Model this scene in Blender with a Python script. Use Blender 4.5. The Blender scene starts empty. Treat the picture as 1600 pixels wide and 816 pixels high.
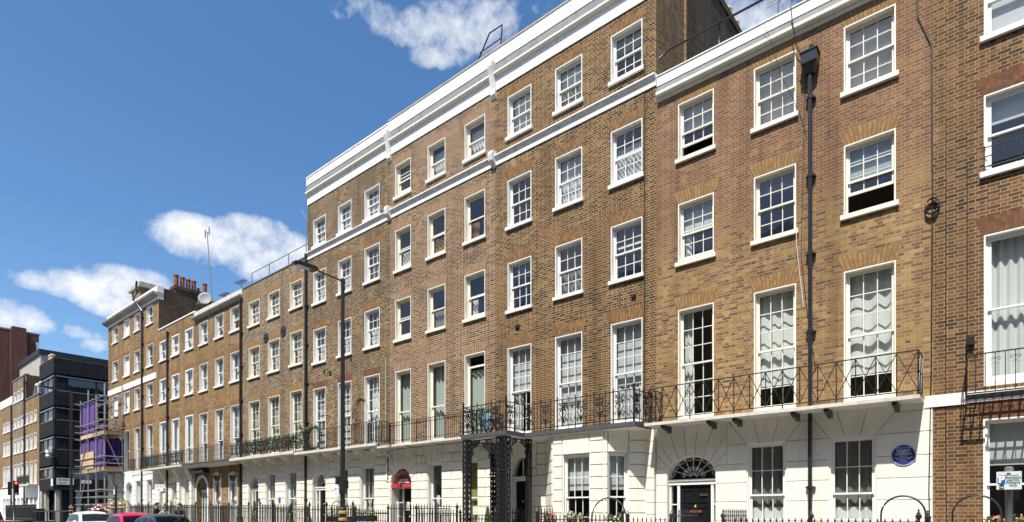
import bpy, math, random
from mathutils import Vector
R = random.Random(7)
PI = math.pi
scene = bpy.context.scene
COL = scene.collection
EYE = 1.5
FY = 15.1                      # plane of the terrace fronts
TH = math.atan2(935.0, 1105.0)
FWD = (-math.sin(TH), math.cos(TH)); RGT = (math.cos(TH), math.sin(TH))

def at(x, y, Y):
    """world point on the plane Y seen at photo pixel x, y"""
    dx = FWD[0]*935 + RGT[0]*(x-800); dy = FWD[1]*935 + RGT[1]*(x-800)
    t = Y/dy
    return (t*dx, Y, EYE + t*(801-y))
def U(x, Y=FY): return at(x, 801, Y)[0]

def zg(u):                     # the street climbs gently towards the far junction
    if u > -33: return 0.03
    if u < -68: return 0.72
    return 0.03 + (-33-u)/35*0.69

# ------------------------------------------------------------------ materials
def newmat(name):
    m = bpy.data.materials.new(name); m.use_nodes = True
    nt = m.node_tree; nt.nodes.clear()
    return m, nt
def nd(nt, t, **k):
    n = nt.nodes.new(t)
    for a, v in k.items(): setattr(n, a, v)
    return n
def mth(nt, op, a, b=None, c=None, clamp=False):
    n = nt.nodes.new('ShaderNodeMath'); n.operation = op; n.use_clamp = clamp
    for i, v in enumerate((a, b, c)):
        if v is None: continue
        if isinstance(v, (int, float)): n.inputs[i].default_value = v
        else: nt.links.new(v, n.inputs[i])
    return n.outputs[0]
def mixc(nt, fac, a, b, blend='MIX'):
    n = nt.nodes.new('ShaderNodeMix'); n.data_type = 'RGBA'; n.blend_type = blend
    for i, v in ((0, fac), (6, a), (7, b)):
        if isinstance(v, (int, float)): n.inputs[i].default_value = v
        elif isinstance(v, tuple): n.inputs[i].default_value = (v[0], v[1], v[2], 1)
        else: nt.links.new(v, n.inputs[i])
    return n.outputs[2]
def ramp(nt, fac, stops, interp='LINEAR'):
    n = nt.nodes.new('ShaderNodeValToRGB'); cr = n.color_ramp; cr.interpolation = interp
    while len(cr.elements) > 1: cr.elements.remove(cr.elements[-1])
    for i, (p, c) in enumerate(stops):
        e = cr.elements[0] if i == 0 else cr.elements.new(p)
        e.position = p; e.color = (c[0], c[1], c[2], 1) if isinstance(c, tuple) else (c, c, c, 1)
    nt.links.new(fac, n.inputs[0])
    return n.outputs[0]
def noise(nt, vec, scale, detail=4, rough=0.55, dist=0.0):
    n = nd(nt, 'ShaderNodeTexNoise'); n.inputs['Scale'].default_value = scale
    n.inputs['Detail'].default_value = detail; n.inputs['Roughness'].default_value = rough
    n.inputs['Distortion'].default_value = dist
    if vec is not None: nt.links.new(vec, n.inputs['Vector'])
    return n.outputs[0]
def vscale(nt, vec, s, off=(0, 0, 0)):
    n = nd(nt, 'ShaderNodeMapping'); n.inputs['Scale'].default_value = s; n.inputs['Location'].default_value = off
    nt.links.new(vec, n.inputs['Vector']); return n.outputs[0]
def finish(nt, color, rough=0.8, metal=0.0, bump=None, bstr=0.3, bdist=0.01, spec=0.3, **k):
    b = nd(nt, 'ShaderNodeBsdfPrincipled'); o = nd(nt, 'ShaderNodeOutputMaterial')
    if isinstance(color, tuple): b.inputs['Base Color'].default_value = (*color, 1)
    else: nt.links.new(color, b.inputs['Base Color'])
    if isinstance(rough, (int, float)): b.inputs['Roughness'].default_value = rough
    else: nt.links.new(rough, b.inputs['Roughness'])
    b.inputs['Metallic'].default_value = metal
    b.inputs['Specular IOR Level'].default_value = spec
    for kk, v in k.items(): b.inputs[kk.replace('_', ' ')].default_value = v
    if bump is not None:
        bn = nd(nt, 'ShaderNodeBump'); bn.inputs['Strength'].default_value = bstr; bn.inputs['Distance'].default_value = bdist
        nt.links.new(bump, bn.inputs['Height']); nt.links.new(bn.outputs[0], b.inputs['Normal'])
    nt.links.new(b.outputs[0], o.inputs[0])

def brick_mat(name, stops, mortar, patch=None, patch_amt=0.6, soot=0.35, seed=0.0, upper=None, upz=None):
    """Flemish-bond stock brickwork laid out in world metres"""
    m, nt = newmat(name)
    geo = nd(nt, 'ShaderNodeNewGeometry'); pos = geo.outputs['Position']
    sep = nd(nt, 'ShaderNodeSeparateXYZ'); nt.links.new(pos, sep.inputs[0])
    j = noise(nt, pos, 9.0, 2)
    jz = mth(nt, 'MULTIPLY', mth(nt, 'SUBTRACT', j, 0.5), 0.012)
    hx = mth(nt, 'ADD', mth(nt, 'ADD', sep.outputs[0], sep.outputs[1]), jz)
    z = mth(nt, 'ADD', sep.outputs[2], jz)
    zr = mth(nt, 'DIVIDE', z, 0.0725)
    row = mth(nt, 'FLOOR', zr)
    par = mth(nt, 'MULTIPLY', mth(nt, 'FRACT', mth(nt, 'MULTIPLY', row, 0.5)), 1.0)   # 0 or .5
    u = mth(nt, 'ADD', mth(nt, 'DIVIDE', hx, 0.335), mth(nt, 'ADD', par, seed))
    cell = mth(nt, 'FLOOR', u); f = mth(nt, 'MULTIPLY', mth(nt, 'FRACT', u), 0.335)
    ish = mth(nt, 'GREATER_THAN', f, 0.224)
    lx = mth(nt, 'SUBTRACT', f, mth(nt, 'MULTIPLY', ish, 0.224))
    mv = mth(nt, 'LESS_THAN', lx, 0.014)
    mz = mth(nt, 'LESS_THAN', mth(nt, 'MULTIPLY', mth(nt, 'FRACT', zr), 0.0725), 0.0145)
    mort = mth(nt, 'MAXIMUM', mv, mz)
    cb = nd(nt, 'ShaderNodeCombineXYZ')
    nt.links.new(mth(nt, 'ADD', mth(nt, 'MULTIPLY', cell, 2.0), ish), cb.inputs[0]); nt.links.new(row, cb.inputs[1])
    wn = nd(nt, 'ShaderNodeTexWhiteNoise'); wn.noise_dimensions = '3D'; nt.links.new(cb.outputs[0], wn.inputs['Vector'])
    big = noise(nt, pos, 0.32, 4, 0.6, 0.4)
    fac = mth(nt, 'ADD', mth(nt, 'MULTIPLY', wn.outputs['Value'], 0.8), mth(nt, 'MULTIPLY', big, 0.35))
    fac = mth(nt, 'SUBTRACT', fac, 0.08)
    bc = ramp(nt, fac, stops)
    if patch:
        pf = ramp(nt, noise(nt, vscale(nt, pos, (1, 1, 1), (seed*7, 3, 1)), 0.55, 5, 0.62, 0.5), [(0.45, 0.0), (0.62, 1.0)])
        bc = mixc(nt, mth(nt, 'MULTIPLY', pf, patch_amt), bc, mixc(nt, wn.outputs['Value'], patch, tuple(c*0.6 for c in patch)))
    if upper:                                  # a rebuilt upper storey in another brick
        t = mth(nt, 'ADD', sep.outputs[2], mth(nt, 'MULTIPLY', big, 2.4))
        uf = ramp(nt, mth(nt, 'DIVIDE', mth(nt, 'SUBTRACT', t, upz), 2.5), [(0.2, 0.0), (0.8, 1.0)])
        rnd = mth(nt, 'GREATER_THAN', wn.outputs['Value'], 0.5)
        bc = mixc(nt, mth(nt, 'MULTIPLY', uf, rnd), bc, mixc(nt, wn.outputs['Value'], upper, tuple(c*0.75 for c in upper)))
    rp = ramp(nt, noise(nt, vscale(nt, pos, (1, 1, 1), (seed*3+11, 7, 5)), 0.75, 6, 0.7, 0.3), [(0.66, 0.0), (0.70, 1.0)])
    bc = mixc(nt, mth(nt, 'MULTIPLY', rp, 0.55), bc, tuple(min(1, c*0.95) for c in mortar))      # repointed patches
    fine = noise(nt, vscale(nt, pos, (1, 1, 1.8)), 17.0, 5, 0.7)
    bc = mixc(nt, 0.6, bc, mixc(nt, fine, tuple([0.12]*3), tuple([0.88]*3)), 'OVERLAY')
    bc = mixc(nt, mort, bc, mortar)
    st = noise(nt, vscale(nt, pos, (1.3, 1.3, 0.35), (seed, 0, 0)), 0.9, 5, 0.65)
    sf = ramp(nt, st, [(0.4, 1.0), (0.75, 1.0-soot)])
    bc = mixc(nt, 1.0, bc, sf, 'MULTIPLY')
    drip = noise(nt, vscale(nt, pos, (2.2, 2.2, 0.14), (seed*5, 1, 2)), 1.0, 5, 0.6)
    bc = mixc(nt, 1.0, bc, ramp(nt, drip, [(0.5, 1.0), (0.72, 0.68)]), 'MULTIPLY')
    hgt = mth(nt, 'ADD', mth(nt, 'MULTIPLY', mth(nt, 'SUBTRACT', 1.0, mort), 1.0), mth(nt, 'MULTIPLY', fine, 0.5))
    finish(nt, bc, 0.9, bump=hgt, bstr=0.35, bdist=0.008, spec=0.15)
    return m

def paint(name, col, var=0.08, rough=0.55, dirt=0.12, dscale=1.2, bump=0.06, spec=0.3, dirtcol=None):
    m, nt = newmat(name)
    pos = nd(nt, 'ShaderNodeNewGeometry').outputs['Position']
    n1 = noise(nt, vscale(nt, pos, (1.6, 1.6, 0.3)), dscale, 7, 0.7)
    n2 = noise(nt, pos, 6.0, 4)
    c = mixc(nt, n2, tuple(x*(1-var) for x in col), tuple(min(1, x*(1+var*0.5)) for x in col))
    df = mth(nt, 'MULTIPLY', ramp(nt, n1, [(0.48, 0.0), (0.78, 1.0)]), dirt)
    c = mixc(nt, df, c, dirtcol or tuple(x*0.35 for x in (col[0], col[1]*0.95, col[2]*0.85)))
    finish(nt, c, rough, bump=n2, bstr=bump, bdist=0.01, spec=spec)
    return m

def gauged_mat(name, a, b, mortar):            # rubbed-brick flat arches; uv.x counts the voussoirs
    m, nt = newmat(name)
    uv = nd(nt, 'ShaderNodeUVMap').outputs[0]
    s = nd(nt, 'ShaderNodeSeparateXYZ'); nt.links.new(uv, s.inputs[0])
    c = mth(nt, 'FLOOR', s.outputs[0]); half = mth(nt, 'FLOOR', mth(nt, 'ADD', mth(nt, 'MULTIPLY', s.outputs[1], 2.0), mth(nt, 'MULTIPLY', mth(nt, 'FRACT', mth(nt, 'MULTIPLY', c, 0.5)), 1.0)))
    cb = nd(nt, 'ShaderNodeCombineXYZ'); nt.links.new(c, cb.inputs[0]); nt.links.new(half, cb.inputs[1])
    geo = nd(nt, 'ShaderNodeNewGeometry').outputs['Position']
    lowf = noise(nt, geo, 0.7, 2); nt.links.new(mth(nt, 'FLOOR', mth(nt, 'MULTIPLY', lowf, 40)), cb.inputs[2])
    wn = nd(nt, 'ShaderNodeTexWhiteNoise'); nt.links.new(cb.outputs[0], wn.inputs['Vector'])
    bc = mixc(nt, wn.outputs['Value'], a, b)
    mo = mth(nt, 'LESS_THAN', mth(nt, 'FRACT', s.outputs[0]), 0.2)
    bc = mixc(nt, mo, bc, mortar)
    bc = mixc(nt, 0.4, bc, mixc(nt, noise(nt, geo, 12, 4), (0.2, 0.2, 0.2), (0.8, 0.8, 0.8)), 'OVERLAY')
    finish(nt, bc, 0.9, spec=0.15)
    return m

def simple(name, col, rough=0.5, metal=0.0, spec=0.4, **k):
    m, nt = newmat(name)
    pos = nd(nt, 'ShaderNodeNewGeometry').outputs['Position']
    n = noise(nt, pos, 5.0, 4)
    c = mixc(nt, n, tuple(x*0.85 for x in col), tuple(min(1, x*1.12) for x in col))
    finish(nt, c, rough, metal, spec=spec, **k)
    return m

def glass_mat(name, tint=(0.93, 0.96, 0.95), ior=2.0, wav=0.012):
    m, nt = newmat(name)
    t = nd(nt, 'ShaderNodeBsdfTransparent'); t.inputs[0].default_value = (*tint, 1)
    g = nd(nt, 'ShaderNodeBsdfGlossy'); g.inputs['Roughness'].default_value = 0.02
    lw = nd(nt, 'ShaderNodeLayerWeight'); f0 = ((ior-1)/(ior+1))**2
    fac = mth(nt, 'ADD', mth(nt, 'MULTIPLY', mth(nt, 'POWER', lw.outputs['Facing'], 5.0), 1-f0), f0)
    pos = nd(nt, 'ShaderNodeNewGeometry').outputs['Position']
    bn = nd(nt, 'ShaderNodeBump'); bn.inputs['Strength'].default_value = 0.25; bn.inputs['Distance'].default_value = wav
    nt.links.new(noise(nt, pos, 2.2, 2), bn.inputs['Height']); nt.links.new(bn.outputs[0], g.inputs['Normal'])
    mx = nd(nt, 'ShaderNodeMixShader'); o = nd(nt, 'ShaderNodeOutputMaterial')
    nt.links.new(fac, mx.inputs[0]); nt.links.new(t.outputs[0], mx.inputs[1]); nt.links.new(g.outputs[0], mx.inputs[2])
    nt.links.new(mx.outputs[0], o.inputs[0])
    return m

def emis(name, col, st):
    m, nt = newmat(name)
    e = nd(nt, 'ShaderNodeEmission'); e.inputs[0].default_value = (*col, 1); e.inputs[1].default_value = st
    o = nd(nt, 'ShaderNodeOutputMaterial'); nt.links.new(e.outputs[0], o.inputs[0])
    return m

def cloth(name, col, trans=0.35):
    m, nt = newmat(name)
    pos = nd(nt, 'ShaderNodeNewGeometry').outputs['Position']
    n = noise(nt, vscale(nt, pos, (1, 1, 0.2)), 9.0, 3)
    c = mixc(nt, n, tuple(x*0.85 for x in col), col)
    d = nd(nt, 'ShaderNodeBsdfDiffuse'); t = nd(nt, 'ShaderNodeBsdfTranslucent')
    nt.links.new(c, d.inputs[0]); nt.links.new(c, t.inputs[0])
    mx = nd(nt, 'ShaderNodeMixShader'); mx.inputs[0].default_value = trans; o = nd(nt, 'ShaderNodeOutputMaterial')
    nt.links.new(d.outputs[0], mx.inputs[1]); nt.links.new(t.outputs[0], mx.inputs[2]); nt.links.new(mx.outputs[0], o.inputs[0])
    return m

M = {}
M['brick_ochre'] = brick_mat('ochre stock brick', [(0.0, (0.065, 0.043, 0.038)), (0.12, (0.15, 0.085, 0.055)), (0.30, (0.235, 0.13, 0.066)), (0.52, (0.305, 0.182, 0.073)), (0.75, (0.36, 0.228, 0.085)), (0.9, (0.42, 0.285, 0.12)), (1.0, (0.47, 0.35, 0.19))],
                             (0.33, 0.255, 0.16), patch=(0.27, 0.135, 0.075), patch_amt=0.35, soot=0.32, seed=0.13, upper=(0.255, 0.118, 0.075), upz=8.6)
M['brick_brown'] = brick_mat('sooty brown stock brick', [(0.0, (0.03, 0.022, 0.02)), (0.3, (0.065, 0.042, 0.028)), (0.55, (0.125, 0.072, 0.036)), (0.8, (0.215, 0.122, 0.052)), (1.0, (0.31, 0.185, 0.085))],
                             (0.43, 0.315, 0.18), patch=(0.20, 0.10, 0.04), patch_amt=0.6, soot=0.38, seed=0.31)
M['brick_red'] = brick_mat('red brown brick', [(0.0, (0.045, 0.032, 0.028)), (0.3, (0.09, 0.055, 0.042)), (0.55, (0.165, 0.093, 0.058)), (0.8, (0.26, 0.145, 0.082)), (1.0, (0.36, 0.215, 0.125))],
                           (0.52, 0.415, 0.28), patch=(0.28, 0.15, 0.075), patch_amt=0.45, soot=0.25, seed=0.57)
M['brick_dark'] = brick_mat('dark weathered brick', [(0.0, (0.035, 0.026, 0.023)), (0.3, (0.08, 0.052, 0.035)), (0.55, (0.15, 0.095, 0.052)), (0.8, (0.24, 0.155, 0.08)), (1.0, (0.33, 0.225, 0.13))],
                            (0.43, 0.335, 0.21), patch=(0.075, 0.047, 0.033), patch_amt=0.55, soot=0.35, seed=0.77)
M['brick_grey'] = brick_mat('greyish stock brick', [(0.0, (0.055, 0.042, 0.033)), (0.3, (0.12, 0.083, 0.052)), (0.55, (0.20, 0.138, 0.08)), (0.85, (0.285, 0.20, 0.115)), (1.0, (0.36, 0.27, 0.17))],
                            (0.43, 0.355, 0.25), patch=(0.24, 0.135, 0.06), patch_amt=0.35, soot=0.28, seed=0.21)
M['brick_tan'] = brick_mat('tan stock brick', [(0.0, (0.07, 0.044, 0.03)), (0.3, (0.165, 0.095, 0.046)), (0.55, (0.26, 0.15, 0.062)), (0.85, (0.34, 0.205, 0.088)), (1.0, (0.41, 0.265, 0.13))],
                           (0.38, 0.295, 0.175), patch=(0.24, 0.125, 0.052), patch_amt=0.5, soot=0.28, seed=0.43)
M['brick_right'] = brick_mat('brown purple brick', [(0.0, (0.035, 0.027, 0.025)), (0.3, (0.085, 0.054, 0.04)), (0.55, (0.14, 0.08, 0.048)), (0.8, (0.215, 0.12, 0.058)), (1.0, (0.31, 0.185, 0.085))],
                             (0.36, 0.245, 0.13), patch=(0.22, 0.115, 0.05), patch_amt=0.5, soot=0.3, seed=0.91)
M['brick_soot'] = brick_mat('blackened party wall brick', [(0.0, (0.03, 0.022, 0.018)), (0.5, (0.085, 0.055, 0.035)), (0.9, (0.15, 0.09, 0.05)), (1.0, (0.2, 0.12, 0.06))],
                            (0.14, 0.11, 0.085), patch=(0.05, 0.04, 0.03), patch_amt=0.5, soot=0.4, seed=0.66)
M['brick_tower'] = brick_mat('dark red block brick', [(0.0, (0.07, 0.03, 0.025)), (0.5, (0.15, 0.06, 0.045)), (1.0, (0.2, 0.085, 0.06))],
                             (0.16, 0.10, 0.08), patch=(0.11, 0.05, 0.04), patch_amt=0.4, soot=0.25, seed=0.5)
M['gauged_ochre'] = gauged_mat('ochre gauged brick', (0.33, 0.20, 0.083), (0.235, 0.132, 0.062), (0.16, 0.105, 0.062))
M['gauged_brown'] = gauged_mat('brown gauged brick', (0.30, 0.17, 0.072), (0.16, 0.092, 0.045), (0.12, 0.075, 0.045))
M['gauged_red'] = gauged_mat('red gauged brick', (0.29, 0.17, 0.10), (0.18, 0.105, 0.065), (0.44, 0.35, 0.25))
M['gauged_rust'] = gauged_mat('rusty gauged brick', (0.21, 0.09, 0.045), (0.11, 0.055, 0.035), (0.12, 0.075, 0.05))
M['stucco'] = paint('cream stucco', (0.81, 0.775, 0.685), 0.06, 0.6, 0.26, 1.7, 0.05)
M['stucco_white'] = paint('white stucco', (0.82, 0.82, 0.80), 0.04, 0.6, 0.10, 1.1, 0.05)
M['white'] = paint('white gloss paint', (0.80, 0.79, 0.755), 0.03, 0.4, 0.05, 2.5, 0.02)
M['cream'] = paint('ivory gloss paint', (0.80, 0.765, 0.655), 0.04, 0.45, 0.08, 2.5, 0.02)
M['trim'] = paint('white painted stone', (0.81, 0.79, 0.74), 0.06, 0.55, 0.42, 2.4, 0.04)
M['flash'] = paint('grimy weathered cornice slope', (0.20, 0.20, 0.195), 0.2, 0.7, 0.8, 1.8, 0.2, dirtcol=(0.07, 0.065, 0.06))
M['soffit'] = paint('warm bounce cornice soffit paint', (0.70, 0.64, 0.48), 0.05, 0.6, 0.12)  # buff tone paints warm bounced light into the underside; unused
M['slab'] = paint('weathered balcony stone', (0.62, 0.60, 0.54), 0.1, 0.75, 0.6, 3.5, 0.3, dirtcol=(0.2, 0.18, 0.15))
M['slab_grey'] = paint('grey painted balcony edge', (0.085, 0.09, 0.10), 0.1, 0.5, 0.3, 2.0)
M['concrete'] = paint('stained concrete', (0.42, 0.39, 0.33), 0.15, 0.85, 0.8, 2.2, 0.3, dirtcol=(0.13, 0.115, 0.095))
M['concrete_pale'] = paint('flaking pale render', (0.62, 0.60, 0.54), 0.15, 0.85, 0.6, 3.0, 0.3, dirtcol=(0.2, 0.17, 0.13))
M['iron'] = simple('black painted iron', (0.018, 0.018, 0.02), 0.38, 0.0, 0.5)
M['pipe'] = simple('black gloss pipe', (0.02, 0.02, 0.022), 0.28, 0.0, 0.5)
M['lead'] = simple('lead grey', (0.16, 0.165, 0.175), 0.6)
M['steel'] = simple('galvanised scaffold tube', (0.42, 0.42, 0.42), 0.45, 0.7)
M['door'] = simple('black gloss door paint', (0.012, 0.013, 0.016), 0.22, 0, 0.5)
M['teal'] = simple('teal door paint', (0.05, 0.26, 0.27), 0.3)
M['brass'] = simple('brass', (0.55, 0.36, 0.12), 0.3, 0.9)
M['gold'] = simple('worn gold band paint', (0.42, 0.27, 0.10), 0.5)
M['glass'] = glass_mat('window glass')
M['interior'] = paint('room plaster', (0.34, 0.31, 0.27), 0.1, 0.9, 0.1)
M['net'] = cloth('white net curtain', (0.86, 0.89, 0.87), 0.2)
M['lace'] = cloth('lace curtain', (0.80, 0.82, 0.83), 0.25)
M['drape_green'] = cloth('pale green drape', (0.55, 0.61, 0.54), 0.2)
M['drape_grey'] = cloth('grey beige drape', (0.30, 0.285, 0.25), 0.25)
M['drape_red'] = cloth('dark red drape', (0.32, 0.05, 0.05), 0.25)
M['drape_gold'] = cloth('gold drape', (0.42, 0.24, 0.06), 0.25)
M['blind_grey'] = cloth('grey roller blind', (0.66, 0.68, 0.69), 0.2)
M['blind_white'] = cloth('white slatted blind', (0.82, 0.83, 0.82), 0.15)
M['blind_brown'] = cloth('brown slatted blind', (0.22, 0.13, 0.10), 0.1)
M['blind_olive'] = cloth('mustard blind', (0.42, 0.36, 0.13), 0.25)
M['paper'] = simple('white paper', (0.78, 0.79, 0.78), 0.7)
M['signplate'] = simple('pale blue grey sign plate', (0.58, 0.66, 0.70), 0.4)
M['ink'] = simple('black print', (0.03, 0.03, 0.04), 0.6)
M['redpaint'] = simple('dark red sign paint', (0.20, 0.025, 0.03), 0.5)
M['redbright'] = simple('bright red sign paint', (0.50, 0.05, 0.05), 0.4)
M['redtext'] = simple('red print', (0.55, 0.02, 0.05), 0.5)
M['blue'] = simple('blue enamel', (0.03, 0.042, 0.2), 0.4)
M['signblue'] = simple('parking sign blue', (0.01, 0.12, 0.42), 0.4)
M['palegrey'] = simple('pale grey print', (0.55, 0.58, 0.68), 0.5)
M['dishgrey'] = paint('weathered dish', (0.24, 0.24, 0.235), 0.1, 0.6, 0.3)
M['terracotta'] = paint('terracotta', (0.30, 0.09, 0.045), 0.15, 0.8, 0.5, 3.0, 0.2, dirtcol=(0.1, 0.05, 0.035))
M['buffclay'] = paint('buff clay pot', (0.52, 0.40, 0.28), 0.15, 0.8, 0.4, 3.0, 0.2)
M['purple'] = cloth('purple scaffold sheet', (0.20, 0.12, 0.37), 0.3)
M['plank'] = paint('scaffold board wood', (0.42, 0.29, 0.16), 0.25, 0.8, 0.4, 3.0)
M['ply'] = paint('pale plywood', (0.62, 0.46, 0.28), 0.12, 0.8, 0.2, 3.0)
M['blackbrick'] = brick_mat('near black engineering brick', [(0.0, (0.012, 0.012, 0.014)), (0.5, (0.022, 0.022, 0.026)), (1.0, (0.045, 0.045, 0.05))], (0.02, 0.02, 0.022), soot=0.2, seed=0.05)
M['blackpanel'] = simple('black panel', (0.018, 0.018, 0.021), 0.45)
M['alu'] = simple('aluminium sill', (0.35, 0.35, 0.36), 0.4, 0.6)
M['wood'] = simple('brown window timber', (0.14, 0.06, 0.035), 0.5)
M['tyre'] = simple('tyre rubber', (0.02, 0.02, 0.02), 0.8)
M['carglass'] = glass_mat('car glass', (0.13, 0.15, 0.155), 1.6, 0.0)
M['car_white'] = simple('white car paint', (0.75, 0.76, 0.77), 0.2, 0, 0.5, Coat_Weight=0.8)
M['car_red'] = simple('crimson car paint', (0.50, 0.012, 0.06), 0.2, 0, 0.5, Coat_Weight=0.8)
M['car_dark'] = simple('charcoal car paint', (0.035, 0.04, 0.05), 0.2, 0.3, 0.5, Coat_Weight=0.8)
M['car_navy'] = simple('navy car paint', (0.012, 0.02, 0.04), 0.2, 0.2, 0.5, Coat_Weight=0.8)
M['leaf'] = simple('box leaf', (0.055, 0.11, 0.022), 0.6)
M['leaf2'] = simple('light leaf', (0.12, 0.20, 0.04), 0.6)
M['leaf_dark'] = simple('dark ivy leaf', (0.022, 0.045, 0.016), 0.6)
M['twig'] = simple('dry twig', (0.16, 0.12, 0.08), 0.8)
M['flower_pink'] = simple('pink petal', (0.72, 0.28, 0.26), 0.6)
M['flower_cream'] = simple('cream petal', (0.72, 0.68, 0.42), 0.6)
M['flower_violet'] = simple('violet petal', (0.12, 0.08, 0.3), 0.6)
M['skin'] = simple('skin', (0.45, 0.26, 0.18), 0.5)
M['hair'] = simple('dark hair', (0.025, 0.018, 0.014), 0.6)
M['jacket_black'] = simple('black jacket cloth', (0.018, 0.018, 0.02), 0.8)
M['top_grey'] = simple('grey jumper', (0.27, 0.27, 0.26), 0.85)
M['jacket_navy'] = simple('navy jacket cloth', (0.02, 0.028, 0.045), 0.8)
M['trouser'] = simple('dark trousers', (0.03, 0.03, 0.035), 0.8)
M['green_exit'] = emis('exit sign green', (0.02, 0.35, 0.14), 0.5)
M['white_exit'] = emis('exit sign white', (0.6, 0.9, 0.7), 0.5)
M['lampred'] = emis('red signal lamp', (1.0, 0.05, 0.03), 3.0)
M['lampoff'] = simple('unlit signal lens', (0.03, 0.03, 0.02), 0.3)
M['cable_white'] = simple('white cable', (0.6, 0.58, 0.54), 0.6)
M['cyan'] = cloth('pale blue towel', (0.24, 0.42, 0.50), 0.2)
M['asphalt'] = paint('asphalt', (0.055, 0.055, 0.058), 0.25, 0.9, 0.4, 0.6, 0.5)
M['paving'] = paint('paving stone', (0.30, 0.29, 0.27), 0.15, 0.85, 0.4, 0.8, 0.3)
M['kerbstone'] = paint('granite kerb', (0.33, 0.33, 0.33), 0.15, 0.8, 0.3, 1.5)
M['roadpaint'] = paint('road marking paint', (0.7, 0.7, 0.68), 0.1, 0.7, 0.4, 2.0)
M['yellowpaint'] = paint('yellow road line', (0.55, 0.40, 0.06), 0.1, 0.7, 0.4, 2.0)
M['roof'] = paint('slate grey roof', (0.10, 0.105, 0.115), 0.2, 0.8, 0.3)

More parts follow.
